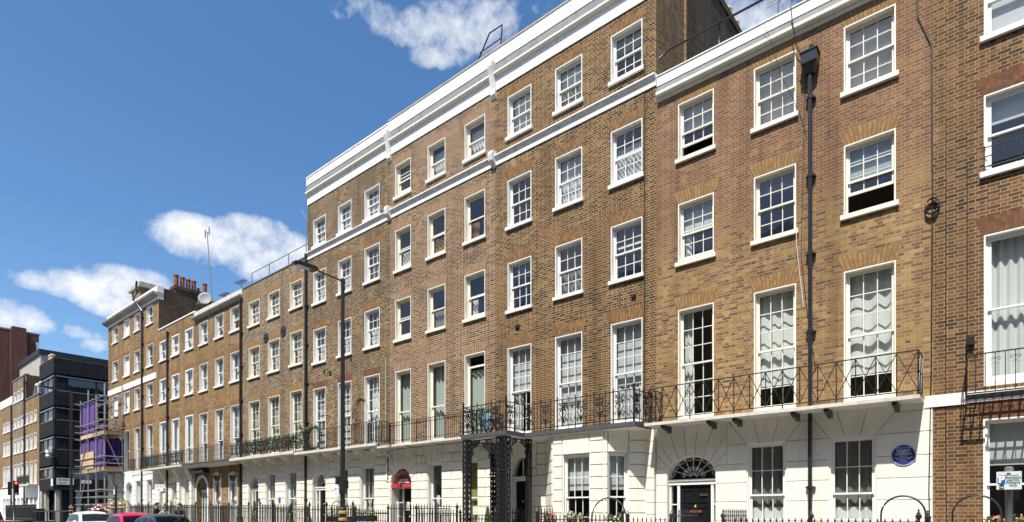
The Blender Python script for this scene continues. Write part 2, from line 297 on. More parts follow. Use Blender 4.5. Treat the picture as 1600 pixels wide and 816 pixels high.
# ------------------------------------------------------------------ mesh building
class MB:
    def __init__(s): s.v = []; s.f = []; s.mi = []; s.uv = {}; s.cur = 0
    def face(s, pts, uv=None):
        b = len(s.v); s.v += [tuple(p) for p in pts]
        s.f.append(tuple(range(b, b+len(pts)))); s.mi.append(s.cur)
        if uv: s.uv[len(s.f)-1] = uv
    def box(s, x0, x1, y0, y1, z0, z1):
        b = len(s.v)
        s.v += [(x0,y0,z0),(x1,y0,z0),(x1,y1,z0),(x0,y1,z0),(x0,y0,z1),(x1,y0,z1),(x1,y1,z1),(x0,y1,z1)]
        for q in ((0,3,2,1),(4,5,6,7),(0,1,5,4),(1,2,6,5),(2,3,7,6),(3,0,4,7)):
            s.f.append(tuple(b+i for i in q)); s.mi.append(s.cur)
    def tube(s, pts, r, n=6, closed=False, cap=True):
        pts = [Vector(p) for p in pts]; rings = []
        rs = r if isinstance(r, (list, tuple)) else [r]*len(pts)
        L = len(pts)
        for i, p in enumerate(pts):
            if closed: d = pts[(i+1) % L] - pts[i-1]
            else: d = pts[min(i+1, L-1)] - pts[max(i-1, 0)]
            if d.length < 1e-9: d = Vector((0, 0, 1))
            d.normalize()
            a = Vector((0, 0, 1)) if abs(d.z) < 0.9 else Vector((1, 0, 0))
            e1 = d.cross(a).normalized(); e2 = d.cross(e1)
            b = len(s.v)
            for k in range(n):
                t = 2*PI*(k+0.5)/n
                s.v.append(tuple(p + (e1*math.cos(t) + e2*math.sin(t))*rs[i]))
            rings.append(b)
        seq = list(range(L)) + ([0] if closed else [])
        for i in range(len(seq)-1):
            a, b = rings[seq[i]], rings[seq[i+1]]
            for k in range(n):
                s.f.append((a+k, a+(k+1) % n, b+(k+1) % n, b+k)); s.mi.append(s.cur)
        if cap and not closed:
            s.f.append(tuple(rings[0]+k for k in range(n))); s.mi.append(s.cur)
            s.f.append(tuple(rings[-1]+n-1-k for k in range(n))); s.mi.append(s.cur)
    def bar(s, p, q, w): s.tube([p, q], w*0.7071, 4)
    def lathe(s, c, prof, n=12):
        b = len(s.v)
        for (r, z) in prof:
            for k in range(n):
                t = 2*PI*k/n; s.v.append((c[0]+r*math.cos(t), c[1]+r*math.sin(t), c[2]+z))
        for i in range(len(prof)-1):
            for k in range(n):
                s.f.append((b+i*n+k, b+i*n+(k+1) % n, b+(i+1)*n+(k+1) % n, b+(i+1)*n+k)); s.mi.append(s.cur)
        s.f.append(tuple(b+n-1-k for k in range(n))); s.mi.append(s.cur)
        s.f.append(tuple(b+(len(prof)-1)*n+k for k in range(n))); s.mi.append(s.cur)
    def prism(s, poly, y0, y1):
        """polygon in x,z extruded from y0 (front) to y1"""
        n = len(poly); b = len(s.v)
        s.v += [(x, y0, z) for x, z in poly] + [(x, y1, z) for x, z in poly]
        s.f.append(tuple(b+i for i in range(n))); s.mi.append(s.cur)
        s.f.append(tuple(b+n+n-1-i for i in range(n))); s.mi.append(s.cur)
        for i in range(n):
            s.f.append((b+i, b+n+i, b+n+(i+1) % n, b+(i+1) % n)); s.mi.append(s.cur)
    def prismx(s, poly, x0, x1):
        """polygon in y,z extruded along x"""
        n = len(poly); b = len(s.v)
        s.v += [(x0, y, z) for y, z in poly] + [(x1, y, z) for y, z in poly]
        s.f.append(tuple(b+i for i in range(n))); s.mi.append(s.cur)
        s.f.append(tuple(b+n+n-1-i for i in range(n))); s.mi.append(s.cur)
        for i in range(n):
            s.f.append((b+i, b+n+i, b+n+(i+1) % n, b+(i+1) % n)); s.mi.append(s.cur)
    def prismz(s, poly, z0, z1):
        n = len(poly); b = len(s.v)
        s.v += [(x, y, z0) for x, y in poly] + [(x, y, z1) for x, y in poly]
        s.f.append(tuple(b+n-1-i for i in range(n))); s.mi.append(s.cur)
        s.f.append(tuple(b+n+i for i in range(n))); s.mi.append(s.cur)
        for i in range(n):
            s.f.append((b+i, b+(i+1) % n, b+n+(i+1) % n, b+n+i)); s.mi.append(s.cur)
    def ball(s, c, r, n=8, sc=(1, 1, 1)):
        prof = [(max(1e-4, math.sin(PI*i/n)*r), -math.cos(PI*i/n)*r) for i in range(n+1)]
        b0 = len(s.v); s.lathe((0, 0, 0), prof, n+2)
        for i in range(b0, len(s.v)):
            v = s.v[i]; s.v[i] = (c[0]+v[0]*sc[0], c[1]+v[1]*sc[1], c[2]+v[2]*sc[2])
    def xform(s, fn, start=0): s.v[start:] = [tuple(fn(p)) for p in s.v[start:]]
    def build(s, name, mat, parent=None, loc=None, smooth=False):
        me = bpy.data.meshes.new(name)
        o = bpy.data.objects.new(name, me); COL.objects.link(o)
        if parent is not None:
            w = WL[parent.name]; o.parent = parent; WL[o.name] = w
        else:
            w = loc or (0, 0, 0); o.location = w; WL[o.name] = w
        me.from_pydata([(p[0]-w[0], p[1]-w[1], p[2]-w[2]) for p in s.v], [], s.f)
        mats = mat if isinstance(mat, list) else [mat]
        for m_ in mats: me.materials.append(m_)
        if len(mats) > 1: me.polygons.foreach_set('material_index', s.mi)
        if s.uv:
            ul = me.uv_layers.new(name='UVMap')
            for fi, uv in s.uv.items():
                for k, li in enumerate(me.polygons[fi].loop_indices): ul.data[li].uv = uv[k]
        if smooth: me.polygons.foreach_set('use_smooth', [True]*len(me.polygons))
        me.validate(); me.update()
        return o
WL = {}
def thing(name, label, cat, loc, group=None):
    o = bpy.data.objects.new(name, None); COL.objects.link(o)
    o.empty_display_size = 0.3
    o.location = loc; WL[o.name] = tuple(loc); tag(o, label, cat, group); return o
def tag(o, label, cat, group=None):
    o['label'] = label; o['category'] = cat
    if group: o['group'] = group
    return o
def struct(o): o['kind'] = 'structure'; return o

def text_mb(body, size, mat, parent, place, bold=0.0, align='CENTER', name='lettering', loc=None, squeeze=1.0):
    """place(x, z) -> world point for the flat lettering"""
    cu = bpy.data.curves.new('tmp', 'FONT'); cu.body = body; cu.size = size; cu.align_x = align; cu.offset = bold; cu.resolution_u = 3
    ob = bpy.data.objects.new('tmp', cu); COL.objects.link(ob)
    bpy.context.view_layer.update()
    dg = bpy.context.evaluated_depsgraph_get()
    me = bpy.data.meshes.new_from_object(ob.evaluated_get(dg))
    mb = MB()
    mb.v = [tuple(place(v.co.x*squeeze, v.co.y)) for v in me.vertices]
    mb.f = [tuple(p.vertices) for p in me.polygons]; mb.mi = [0]*len(mb.f)
    bpy.data.objects.remove(ob); bpy.data.curves.remove(cu); bpy.data.meshes.remove(me)
    return mb
XF = [None]
_build0 = MB.build
def _build(s, *a, **k):
    if XF[0]: s.v = [tuple(XF[0](p)) for p in s.v]
    return _build0(s, *a, **k)
MB.build = _build
def facet(ox, oy, ang):
    """local x runs along a facet that starts at ox, oy and is turned by ang from the street line"""
    c, si = math.cos(ang), math.sin(ang)
    def f(p):
        d = p[1]-FY                     # depth behind the facet
        return (ox + p[0]*c - d*si, oy + p[0]*si + d*c, p[2])
    return f

def poly_inset(P, g):
    n = len(P); A = sum(P[i][0]*P[(i+1) % n][1]-P[(i+1) % n][0]*P[i][1] for i in range(n))
    if A < 0: P = P[::-1]
    L = []
    for i in range(n):
        (x0, y0), (x1, y1) = P[i], P[(i+1) % n]
        dx, dy = x1-x0, y1-y0; l = math.hypot(dx, dy) or 1e-9
        L.append((x0-dy/l*g, y0+dx/l*g, dx/l, dy/l))
    out = []
    for i in range(n):
        ax, ay, adx, ady = L[i-1]; bx, by, bdx, bdy = L[i]
        den = adx*bdy-ady*bdx
        if abs(den) < 1e-6: out.append((bx, by)); continue
        t = ((bx-ax)*bdy-(by-ay)*bdx)/den
        out.append((ax+adx*t, ay+ady*t))
    return P, out

def slab(mb, P, y, p, g):
    """one rusticated block: outer outline on the wall, inset face standing p proud"""
    P, Q = poly_inset(P, g)
    # skip slivers
    if max(q[0] for q in Q)-min(q[0] for q in Q) < 0.015: return
    n = len(P)
    mb.face([(x, y-p, z) for x, z in Q])
    for i in range(n):
        k = (i+1) % n
        mb.face([(P[i][0], y, P[i][1]), (P[k][0], y, P[k][1]), (Q[k][0], y-p, Q[k][1]), (Q[i][0], y-p, Q[i][1])])

def wall_grid(mb, x0, x1, z0, z1, ops, y=None, depth=0.32):
    y = FY if y is None else y
    xs = sorted({x0, x1} | {v for o in ops for v in (o[0], o[1]) if x0 < v < x1})
    zs = sorted({z0, z1} | {v for o in ops for v in (o[2], o[3]) if z0 < v < z1})
    for i in range(len(xs)-1):
        for j in range(len(zs)-1):
            cx, cz = (xs[i]+xs[i+1])/2, (zs[j]+zs[j+1])/2
            if any(o[0] < cx < o[1] and o[2] < cz < o[3] for o in ops): continue
            mb.face([(xs[i], y, zs[j]), (xs[i+1], y, zs[j]), (xs[i+1], y, zs[j+1]), (xs[i], y, zs[j+1])])
    for o in ops:
        a, b, c, d = max(o[0], x0), min(o[1], x1), max(o[2], z0), min(o[3], z1)
        for q in (((a, c), (a, d)), ((a, d), (b, d)), ((b, d), (b, c)), ((b, c), (a, c))):
            (xa, za), (xb, zb) = q
            mb.face([(xa, y, za), (xb, y, zb), (xb, y+depth, zb), (xa, y+depth, za)])

def ell(x0, x1, zs, zc, n=16):
    xc, rx, rz = (x0+x1)/2, (x1-x0)/2, zc-zs
    return [(xc-rx*math.cos(PI*i/n), zs+rz*math.sin(PI*i/n)) for i in range(n+1)]
def arch_fill(mb, x0, x1, zs, zc, y=None, depth=0.28):
    y = FY if y is None else y
    P = ell(x0, x1, zs, zc)
    for i in range(len(P)-1):
        (a, za), (b, zb) = P[i], P[i+1]
        mb.face([(a, y, za), (b, y, zb), (b, y, zc+0.002), (a, y, zc+0.002)])
        mb.face([(a, y, za), (a, y+depth, za), (b, y+depth, zb), (b, y, zb)])

def stucco(par, x0, x1, zb, zt, ops, ch, mat, p=0.035, g=0.014, splay=0.32, nv=3, name='stucco_front', vj=0, arch_a=0.3, back=True):
    """channelled stucco: ops are dicts x0,x1,zh (square head) or x0,x1,zs,zc (arched)"""
    mb = MB()
    rect = [(o['x0'], o['x1'], o.get('z0', zb-1), o['zh'] if 'zh' in o else o['zc']) for o in ops]
    wall_grid(mb, x0, x1, zb, zt, rect)
    for o in ops:
        if 'zc' in o: arch_fill(mb, o['x0'], o['x1'], o['zs'], o['zc'])
    heads = [o['zh'] for o in ops if 'zh' in o]
    ref = heads[0] if heads else zb
    lv = [ref+k*ch for k in range(-40, 40) if zb+0.05 < ref+k*ch < zt-0.06]
    for h in heads:
        if min(abs(h-l) for l in lv) > 0.02:
            j = min(range(len(lv)), key=lambda i: abs(lv[i]-h)); lv[j] = h
    lv = [zb]+sorted(lv)+[zt]
    for o in ops:
        if 'zs' in o:
            o['za'] = min([l for l in lv if l >= o['zs']-0.04], key=lambda l: abs(l-o['zs']))
    def bounds(o, z, low):
        """left and right edge of the opening or of its voussoirs at height z"""
        if 'zh' in o:
            if z < o['zh']-1e-4 or (low is False and z < o['zh']+1e-4): return o['x0'], o['x1']
            t = (z-o['zh'])/max(1e-3, zt-o['zh'])
            return o['x0']-splay*t, o['x1']+splay*t
        if z < o['za']-1e-4 or (low is False and z < o['za']+1e-4): return o['x0'], o['x1']
        return o['x0']-arch_a, o['x1']+arch_a
    srt = sorted(ops, key=lambda o: o['x0'])
    for r in range(len(lv)-1):
        a, b = lv[r], lv[r+1]
        bl = [(x0, x0)]; 
        edges = []
        L0, L1 = x0, x0
        for o in srt:
            if b <= o.get('z0', -99)+1e-4: continue
            la, ra = bounds(o, a, True) if (('zh' in o and a >= o['zh']-1e-4) or ('za' in o and a >= o['za']-1e-4)) else (o['x0'], o['x1'])
            lb, rb = bounds(o, b, False)
            if not (('zh' in o and a >= o['zh']-1e-4) or ('za' in o and a >= o['za']-1e-4)): lb, rb = o['x0'], o['x1']
            edges.append((L0, L1, la, lb)); L0, L1 = ra, rb
        edges.append((L0, L1, x1, x1))
        for (p0, p1, q0, q1) in edges:
            if q0-p0 < 0.04: continue
            if vj and (q0-p0) > 0.55 and r % 2 == vj-1:
                m0, m1 = (p0+q0)/2, (p1+q1)/2
                slab(mb, [(p0, a), (m0, a), (m1, b), (p1, b)], FY, p, g); slab(mb, [(m0, a), (q0, a), (q1, b), (m1, b)], FY, p, g)
            else:
                slab(mb, [(p0, a), (q0, a), (q1, b), (p1, b)], FY, p, g)
    for o in ops:
        if 'zh' in o and zt-o['zh'] > 0.12:
            z = o['zh']
            la, ra = o['x0'], o['x1']; lb, rb = la-splay, ra+splay
            for i in range(nv):
                f0, f1 = i/nv, (i+1)/nv
                slab(mb, [(la+(ra-la)*f0, z), (la+(ra-la)*f1, z), (lb+(rb-lb)*f1, zt), (lb+(rb-lb)*f0, zt)], FY, p, g)
        if 'zc' in o:
            xl, xr, zs = o['x0']-arch_a, o['x1']+arch_a, o['za']
            xc, rx, rz = (o['x0']+o['x1'])/2, (o['x1']-o['x0'])/2, o['zc']-o['zs']
            N = 9; H = zt-zs; W = (xr-xl)/2
            def inner(t): return (xc-rx*math.cos(t), max(zs, o['zs']+rz*math.sin(t)))
            def outer(t):
                c, s_ = -math.cos(t), math.sin(t)
                k = min(W/abs(c) if abs(c) > 1e-6 else 1e9, H/s_ if s_ > 1e-6 else 1e9)
                return (xc+c*k, zs+s_*k)
            tc = math.atan2(H, W)
            for i in range(N):
                t0, t1 = PI*i/N, PI*(i+1)/N
                poly = [inner(t0), inner((t0+t1)/2), inner(t1), outer(t1)]
                for tcorn in (PI-tc, tc):
                    if t0 < tcorn < t1: poly.append((xl if tcorn == tc else xr, zt))
                poly.append(outer(t0))
                # concave inner edge: drop the middle point for the slab
                poly2 = [poly[0]]+poly[2:]
                slab(mb, poly2, FY, p, g)
    return mb.build(name, mat, par)

# ---------------------------------------------------------------- windows
def wavy(mb, x0, x1, z0, z1, y, amp=0.035, wl=0.16, n=None, seed=0, gather=0.0):
    n = n or max(6, int((x1-x0)/wl*6))
    rr = random.Random(seed); ph = rr.random()*6; pts = []
    for i in range(n+1):
        t = i/n; x = x0+(x1-x0)*t
        pts.append((x, y+amp*math.sin(2*PI*(x-x0)/wl+ph+1.1*math.sin(5*t+ph))))
    for i in range(n):
        (a, ya), (b, yb) = pts[i], pts[i+1]
        mb.face([(a, ya, z0), (b, yb, z0), (b, yb, z1), (a, ya, z1)])

def add_fill(w, f, gx0, gx1, gz0, gz1, y, seed):
    """what hangs behind the panes"""
    H = gz1-gz0; kind = f[0]
    if kind == 'net':            # colour, from, to (fractions measured from the top)
        mb = MB(); wavy(mb, gx0, gx1, gz1-H*f[3], gz1-H*f[2], y+0.10, 0.03, f[4] if len(f) > 4 else 0.17, seed=seed); mb.build('curtain', M[f[1]], w, smooth=True)
    elif kind == 'pair':
        fr = f[4] if len(f) > 4 else 0.27
        for a, b in ((gx0, gx0+(gx1-gx0)*fr), (gx1-(gx1-gx0)*fr, gx1)):
            mb = MB(); wavy(mb, a, b, gz1-H*f[3], gz1-H*f[2], y+0.12, 0.03, 0.12, seed=seed+a); mb.build('curtain', M[f[1]], w, smooth=True)
    elif kind == 'side':         # one curtain drawn to the left
        mb = MB(); wavy(mb, gx0, gx0+(gx1-gx0)*f[4], gz1-H*f[3], gz1-H*f[2], y+0.12, 0.03, 0.12, seed=seed); mb.build('curtain', M[f[1]], w, smooth=True)
    elif kind == 'right':
        mb = MB(); wavy(mb, gx1-(gx1-gx0)*f[4], gx1, gz1-H*f[3], gz1-H*f[2], y+0.12, 0.03, 0.12, seed=seed); mb.build('curtain', M[f[1]], w, smooth=True)
    elif kind == 'roller':
        mb = MB(); mb.box(gx0, gx1, y+0.055, y+0.058, gz1-H*f[3], gz1-H*f[2]); mb.box(gx0, gx1, y+0.05, y+0.065, gz1-H*f[3]-0.03, gz1-H*f[3]); mb.build('blind', M[f[1]], w)
    elif kind == 'slat':
        mb = MB(); z = gz1-H*f[2]; st = f[4] if len(f) > 4 else 0.075
        while z > gz1-H*f[3]:
            mb.face([(gx0, y+0.05, z), (gx1, y+0.05, z), (gx1, y+0.085, z-st*0.72), (gx0, y+0.085, z-st*0.72)]); z -= st
        mb.build('blind', M[f[1]], w)
    elif kind == 'paper':
        xc = gx0+(gx1-gx0)*f[1]; zc = gz1-H*f[2]; s_ = f[3]
        mb = MB(); mb.box(xc-s_*0.7, xc+s_*0.7, y-0.006, y-0.004, zc-s_, zc+s_); o = mb.build('notice', M['paper'], w)
        mb = MB()
        for k in range(5):
            if k == 2: continue
            mb.box(xc-s_*0.5, xc+s_*(0.5-0.08*(k % 3)), y-0.009, y-0.0065, zc+s_*(0.6-0.3*k), zc+s_*(0.68-0.3*k))
        mb.build('notice_print', M['ink'], w)

WN = [0]
def win(par, x0, x1, z0, z1, cols=3, rt=2, rb=2, up=0.0, fill=None, sill=True, col='white', rec=0.11, split=0.5, lin=0.028,
        sash=0.042, bar=0.018, sill_ex=0.06, arch=None, arch_h=0.30, top_drop=0.0, bottom_sill=0.0, label=None, simplew=False, blank=False):
    WN[0] += 1; seed = WN[0]; y = FY; m = M[col]
    mb = MB()                                            # painted reveal and box frame
    for (a, b) in ((x0, x0+lin), (x1-lin, x1)): mb.box(a, b, y-0.006, y+rec+0.09, z0, z1)
    mb.box(x0+lin, x1-lin, y-0.006, y+rec+0.09, z1-lin, z1)
    if bottom_sill: mb.box(x0+lin, x1-lin, y+rec-0.01, y+rec+0.09, z0, z0+bottom_sill)
    fx0, fx1, fz0, fz1 = x0+lin, x1-lin, z0+max(bottom_sill, 0.012), z1-lin
    st = 0.026
    mb.box(fx0, fx0+st, y+rec, y+rec+0.1, fz0, fz1); mb.box(fx1-st, fx1, y+rec, y+rec+0.1, fz0, fz1)
    mb.box(fx0+st, fx1-st, y+rec, y+rec+0.1, fz1-st, fz1)
    w = mb.build('window', m, par)
    if label: w['label'] = label
    gx0, gx1, gz0, gz1 = fx0+st, fx1-st, fz0, fz1-st
    H = gz1-gz0; zm = gz0+H*(1-split)
    if blank:
        mb = MB(); mb.box(gx0, gx1, y+rec+0.02, y+rec+0.05, gz0, gz1); mb.build('blank_panel', m, w)
    else:
        def sash_mesh(za, zb, yy, rows, name, thick):
            mb = MB(); s1 = sash
            mb.box(gx0, gx0+s1, yy, yy+0.035, za, zb); mb.box(gx1-s1, gx1, yy, yy+0.035, za, zb)
            mb.box(gx0+s1, gx1-s1, yy, yy+0.035, zb-thick[0], zb); mb.box(gx0+s1, gx1-s1, yy, yy+0.035, za, za+thick[1])
            ix0, ix1, iz0, iz1 = gx0+s1, gx1-s1, za+thick[1], zb-thick[0]
            for i in range(1, cols):
                xx = ix0+(ix1-ix0)*i/cols; mb.box(xx-bar/2, xx+bar/2, yy+0.004, yy+0.03, iz0, iz1)
            for k in range(1, rows):
                zz = iz0+(iz1-iz0)*k/rows
                for i in range(cols):
                    xa = ix0+(ix1-ix0)*i/cols+bar/2; xb = ix0+(ix1-ix0)*(i+1)/cols-bar/2
                    mb.box(xa, xb, yy+0.005, yy+0.029, zz-bar/2, zz+bar/2)
            o = mb.build(name, m, w)
            return (ix0, ix1, iz0, iz1, yy+0.017)
        pm = MB()
        d = top_drop*H
        A = sash_mesh(zm-0.02-d, gz1-d, y+rec+0.012, rt, 'upper_sash', (sash, 0.04))
        lift = up*(H*(1-split))
        B = sash_mesh(gz0+lift, zm+0.02+lift, y+rec+0.056, rb, 'lower_sash', (0.04, sash*1.5))
        for g in (A, B): pm.face([(g[0], g[4], g[2]), (g[1], g[4], g[2]), (g[1], g[4], g[3]), (g[0], g[4], g[3])])
        pm.build('pane', M['glass'], w)
        for k, f in enumerate(fill or []): add_fill(w, f, gx0, gx1, gz0, gz1, y+rec+(0.1 if f[0] != 'paper' else 0.07), seed*3.3+k)
    if sill:
        mb = MB(); t = 0.115
        b = len(mb.v); e = sill_ex
        mb.prismx([(y-0.075, z0-t), (y-0.075, z0-0.012), (y+rec+0.02, z0+0.006), (y+rec+0.02, z0-t)], x0-e, x1+e)
        mb.build('sill', m, w)
    if arch:
        mb = MB(); n = max(6, round((x1-x0)/0.075)); s_ = 0.125*arch_h/0.3
        for i in range(n):
            a0, a1 = i/n, (i+1)/n
            bx = lambda t: x0-0.005+(x1-x0+0.01)*t
            tx = lambda t: x0-s_+(x1-x0+2*s_)*t
            mb.face([(bx(a0), y-0.003, z1), (bx(a1), y-0.003, z1), (tx(a1), y-0.003, z1+arch_h), (tx(a0), y-0.003, z1+arch_h)],
                    [(i, 0), (i+0.999, 0), (i+0.999, 0.999), (i, 0.999)])
        mb.build('brick_arch', M[arch], w)
    return w

def shell(h, x0, x1, zb, zt, mat, back=9.0, roof_drop=0.5, flank=None, name='side_wall'):
    mb = MB(); a, b, y1 = x0+0.003, x1-0.003, FY+back
    for xx in (a, b): mb.face([(xx, FY+0.02, zb), (xx, y1, zb), (xx, y1, zt), (xx, FY+0.02, zt)])
    mb.face([(a, y1, zb), (b, y1, zb), (b, y1, zt), (a, y1, zt)])
    mb.build(name, flank or mat, h)
    mb = MB(); mb.box(a+0.01, b-0.01, FY+0.36, y1-0.01, zt-roof_drop-0.1, zt-roof_drop); mb.build('roof', M['roof'], h)
def interior(h, x0, x1, zb, levels, zt):
    mb = MB(); y0, y1 = FY+0.33, FY+3.2
    mb.face([(x0+0.02, y1, zb), (x1-0.02, y1, zb), (x1-0.02, y1, zt), (x0+0.02, y1, zt)])
    for xx in (x0+0.02, x1-0.02): mb.face([(xx, y0, zb), (xx, y1, zb), (xx, y1, zt), (xx, y0, zt)])
    for z in levels: mb.box(x0+0.03, x1-0.03, y0, y1-0.01, z-0.15, z)
    xm = x0+(x1-x0)*0.36
    mb.box(xm-0.06, xm+0.06, y0+0.1, y1-0.02, zb, zt-0.2)
    mb.build('interior', M['interior'], h)

def moulding(h, x0, x1, prof, mat, name, ends=True):
    """profile of (proud, z) points run along the front; closed back on the wall plane"""
    mb = MB(); mb.prismx([(FY-p, z+EYE) for p, z in prof], x0, x1); return mb.build(name, mat, h)

# ---------------------------------------------------------------- doors and fanlights
def door(par, x0, x1, z0, zt, zs, zc, ax0, ax1, mat='door', side=True, fan='web', panels=True, rec=0.28, frame='white', knob=True, transom=0.1, doorname='door'):
    """arched doorway: leaf x0..x1 up to zt, fanlight between zs and zc"""
    y = FY+rec; fm = M[frame]
    d = MB(); d.box(x0, x1, y+0.03, y+0.08, z0, zt)
    dd = d.build(doorname, M[mat], par)
    if panels:
        mb = MB(); w = x1-x0; xm = (x0+x1)/2; H = zt-z0
        for (a, b) in ((x0+0.1*w, xm-0.04*w), (xm+0.04*w, x1-0.1*w)):
            for (c, e) in ((0.06, 0.34), (0.40, 0.72), (0.77, 0.94)):
                za, zb = z0+c*H, z0+e*H
                for q in ((a, b, za, za+0.03), (a, b, zb-0.03, zb), (a, a+0.03, za+0.03, zb-0.03), (b-0.03, b, za+0.03, zb-0.03)):
                    mb.box(q[0], q[1], y+0.012, y+0.03, q[2], q[3])
        mb.build('door_moulding', M[mat], dd)
    if knob:
        xm_ = (x0+x1)/2
        mb = MB(); mb.ball((xm_, y, z0+(zt-z0)*0.5), 0.04, 6); mb.build('knob', M['brass'], dd, smooth=True)
        mb = MB(); mb.box(xm_-0.09, xm_+0.09, y+0.005, y+0.028, z0+(zt-z0)*0.37, z0+(zt-z0)*0.37+0.05); mb.build('letter_slot', M['brass'], dd)
        mb = MB(); mb.ball((xm_, y+0.005, z0+(zt-z0)*0.72), 0.045, 6); mb.build('knocker', M['brass'], dd, smooth=True)
    mb = MB(); j = 0.07                                     # posts, transom and side lights
    mb.box(ax0, ax1, y-0.03, y+0.09, zt, zt+transom); mb.box(ax0-0.0, ax1, y-0.06, y+0.06, zt+transom, zt+transom+0.05)
    for (a, b) in ((x0-j, x0), (x1, x1+j)): mb.box(a, b, y-0.015, y+0.09, z0, zt)
    if ax0 < x0-j-0.04:
        mb.box(ax0, ax0+0.045, y, y+0.09, z0, zt); mb.box(ax1-0.045, ax1, y, y+0.09, z0, zt)
        for k in range(1, 4):
            zz = z0+(zt-z0)*k/4
            for a, b in ((ax0+0.045, x0-j), (x1+j, ax1-0.045)): mb.box(a, b, y+0.02, y+0.06, zz-0.015, zz+0.015)
    df = mb.build('door_frame', fm, par)
    g = MB()
    if ax0 < x0-j-0.04:
        for a, b in ((ax0+0.045, x0-j), (x1+j, ax1-0.045)): g.face([(a, y+0.05, z0), (b, y+0.05, z0), (b, y+0.05, zt), (a, y+0.05, zt)])
    P = ell(ax0, ax1, zs, zc, 24)
    g.face([(x, y+0.04, z) for x, z in P][::-1])
    g.build('pane', M['glass'], df)
    mb = MB(); xc = (ax0+ax1)/2; rx = (ax1-ax0)/2; rz = zc-zs
    zs2 = zs+0.01
    def pt(t, k, yy=0.02): return (xc-rx*k*math.cos(t), y+yy, zs2+rz*k*math.sin(t))
    mb.tube([pt(PI*i/24, 0.965) for i in range(25)], 0.022, 4)
    if fan == 'web':
        N = 8
        for i in range(1, N): mb.tube([pt(PI*i/N, 0.12), pt(PI*i/N, 0.97)], 0.011, 4)
        mb.tube([pt(PI*i/16, 0.38) for i in range(17)], 0.011, 4); mb.tube([pt(PI*i/12, 0.13) for i in range(13)], 0.014, 4)
        for i in range(N):
            t0, t1 = PI*i/N, PI*(i+1)/N
            mb.tube([pt(t0+(t1-t0)*k/6, 0.93-0.13*math.sin(PI*k/6)) for k in range(7)], 0.009, 4)
            mb.tube([pt(t0+(t1-t0)*k/6, 0.38+0.12*math.sin(PI*k/6)) for k in range(7)], 0.009, 4)
    elif fan == 'spoke':
        for i in range(1, 6): mb.tube([pt(PI*i/6, 0.3), pt(PI*i/6, 0.97)], 0.013, 4)
        mb.tube([pt(PI*i/12, 0.32) for i in range(13)], 0.013, 4)
        mb.tube([pt(PI*i/16, 0.66) for i in range(17)], 0.009, 4)
    elif fan == 'mid':
        mb.tube([pt(PI/2, 0.0), pt(PI/2, 0.97)], 0.018, 4)
    mb.build('fanlight_bars', fm, df)
    return dd

# ---------------------------------------------------------------- ironwork
def spiral(c, r, turns=1.4, start=0.0, sgn=1, n=14, axis='x', r0=0.12):
    out = []
    for i in range(n+1):
        t = i/n; a = start+sgn*2*PI*turns*t; rr = r*(1-t*(1-r0))
        out.append((c[0]+rr*math.cos(a), c[1], c[2]+rr*math.sin(a)))
    return out
def scroll_panel(mb, x0, x1, z0, z1, y, r=0.012, flip=None):
    """two pairs of scrolls about a stem"""
    xm = (x0+x1)/2; W = (x1-x0)/2; H = z1-z0; s = len(mb.v)
    for sg in (-1, 1):
        for (cz, rr, st, tu) in ((0.24, 0.46, -0.5, 1.5), (0.62, 0.40, 0.5, 1.3), (0.86, 0.34, -0.5, 1.3)):
            c = (xm+sg*W*0.46, y, z0+H*cz); q = min(W*rr, H*0.15)
            mb.tube(spiral(c, q, tu, (0 if sg > 0 else PI)+st*sg*0, sg*(1 if st > 0 else -1), 12), r, 4, cap=False)
        mb.tube([(xm, y, z0), (xm+sg*W*0.25, y, z0+H*0.3), (xm+sg*W*0.7, y, z0+H*0.45), (xm+sg*W*0.3, y, z0+H*0.72), (xm+sg*W*0.75, y, z1-H*0.06)], r, 4, cap=False)
    mb.tube([(xm, y, z0), (xm, y, z1)], r*1.2, 4, cap=False)
    mb.ball((xm, y, z0+H*0.5), 0.035, 4)
def wavybar(mb, x, y, z0, z1, r=0.007, amp=0.012):
    mb.tube([(x+amp*math.sin(i*1.6), y, z0+(z1-z0)*i/10) for i in range(11)], r, 4, cap=False)

def along(p, q):
    """turn a panel drawn along x at y=0 into one running from p to q"""
    dx, dy = q[0]-p[0], q[1]-p[1]; L = math.hypot(dx, dy); c, s = dx/L, dy/L
    return L, (lambda v: (p[0]+v[0]*c-v[1]*s, p[1]+v[0]*s+v[1]*c, v[2]))

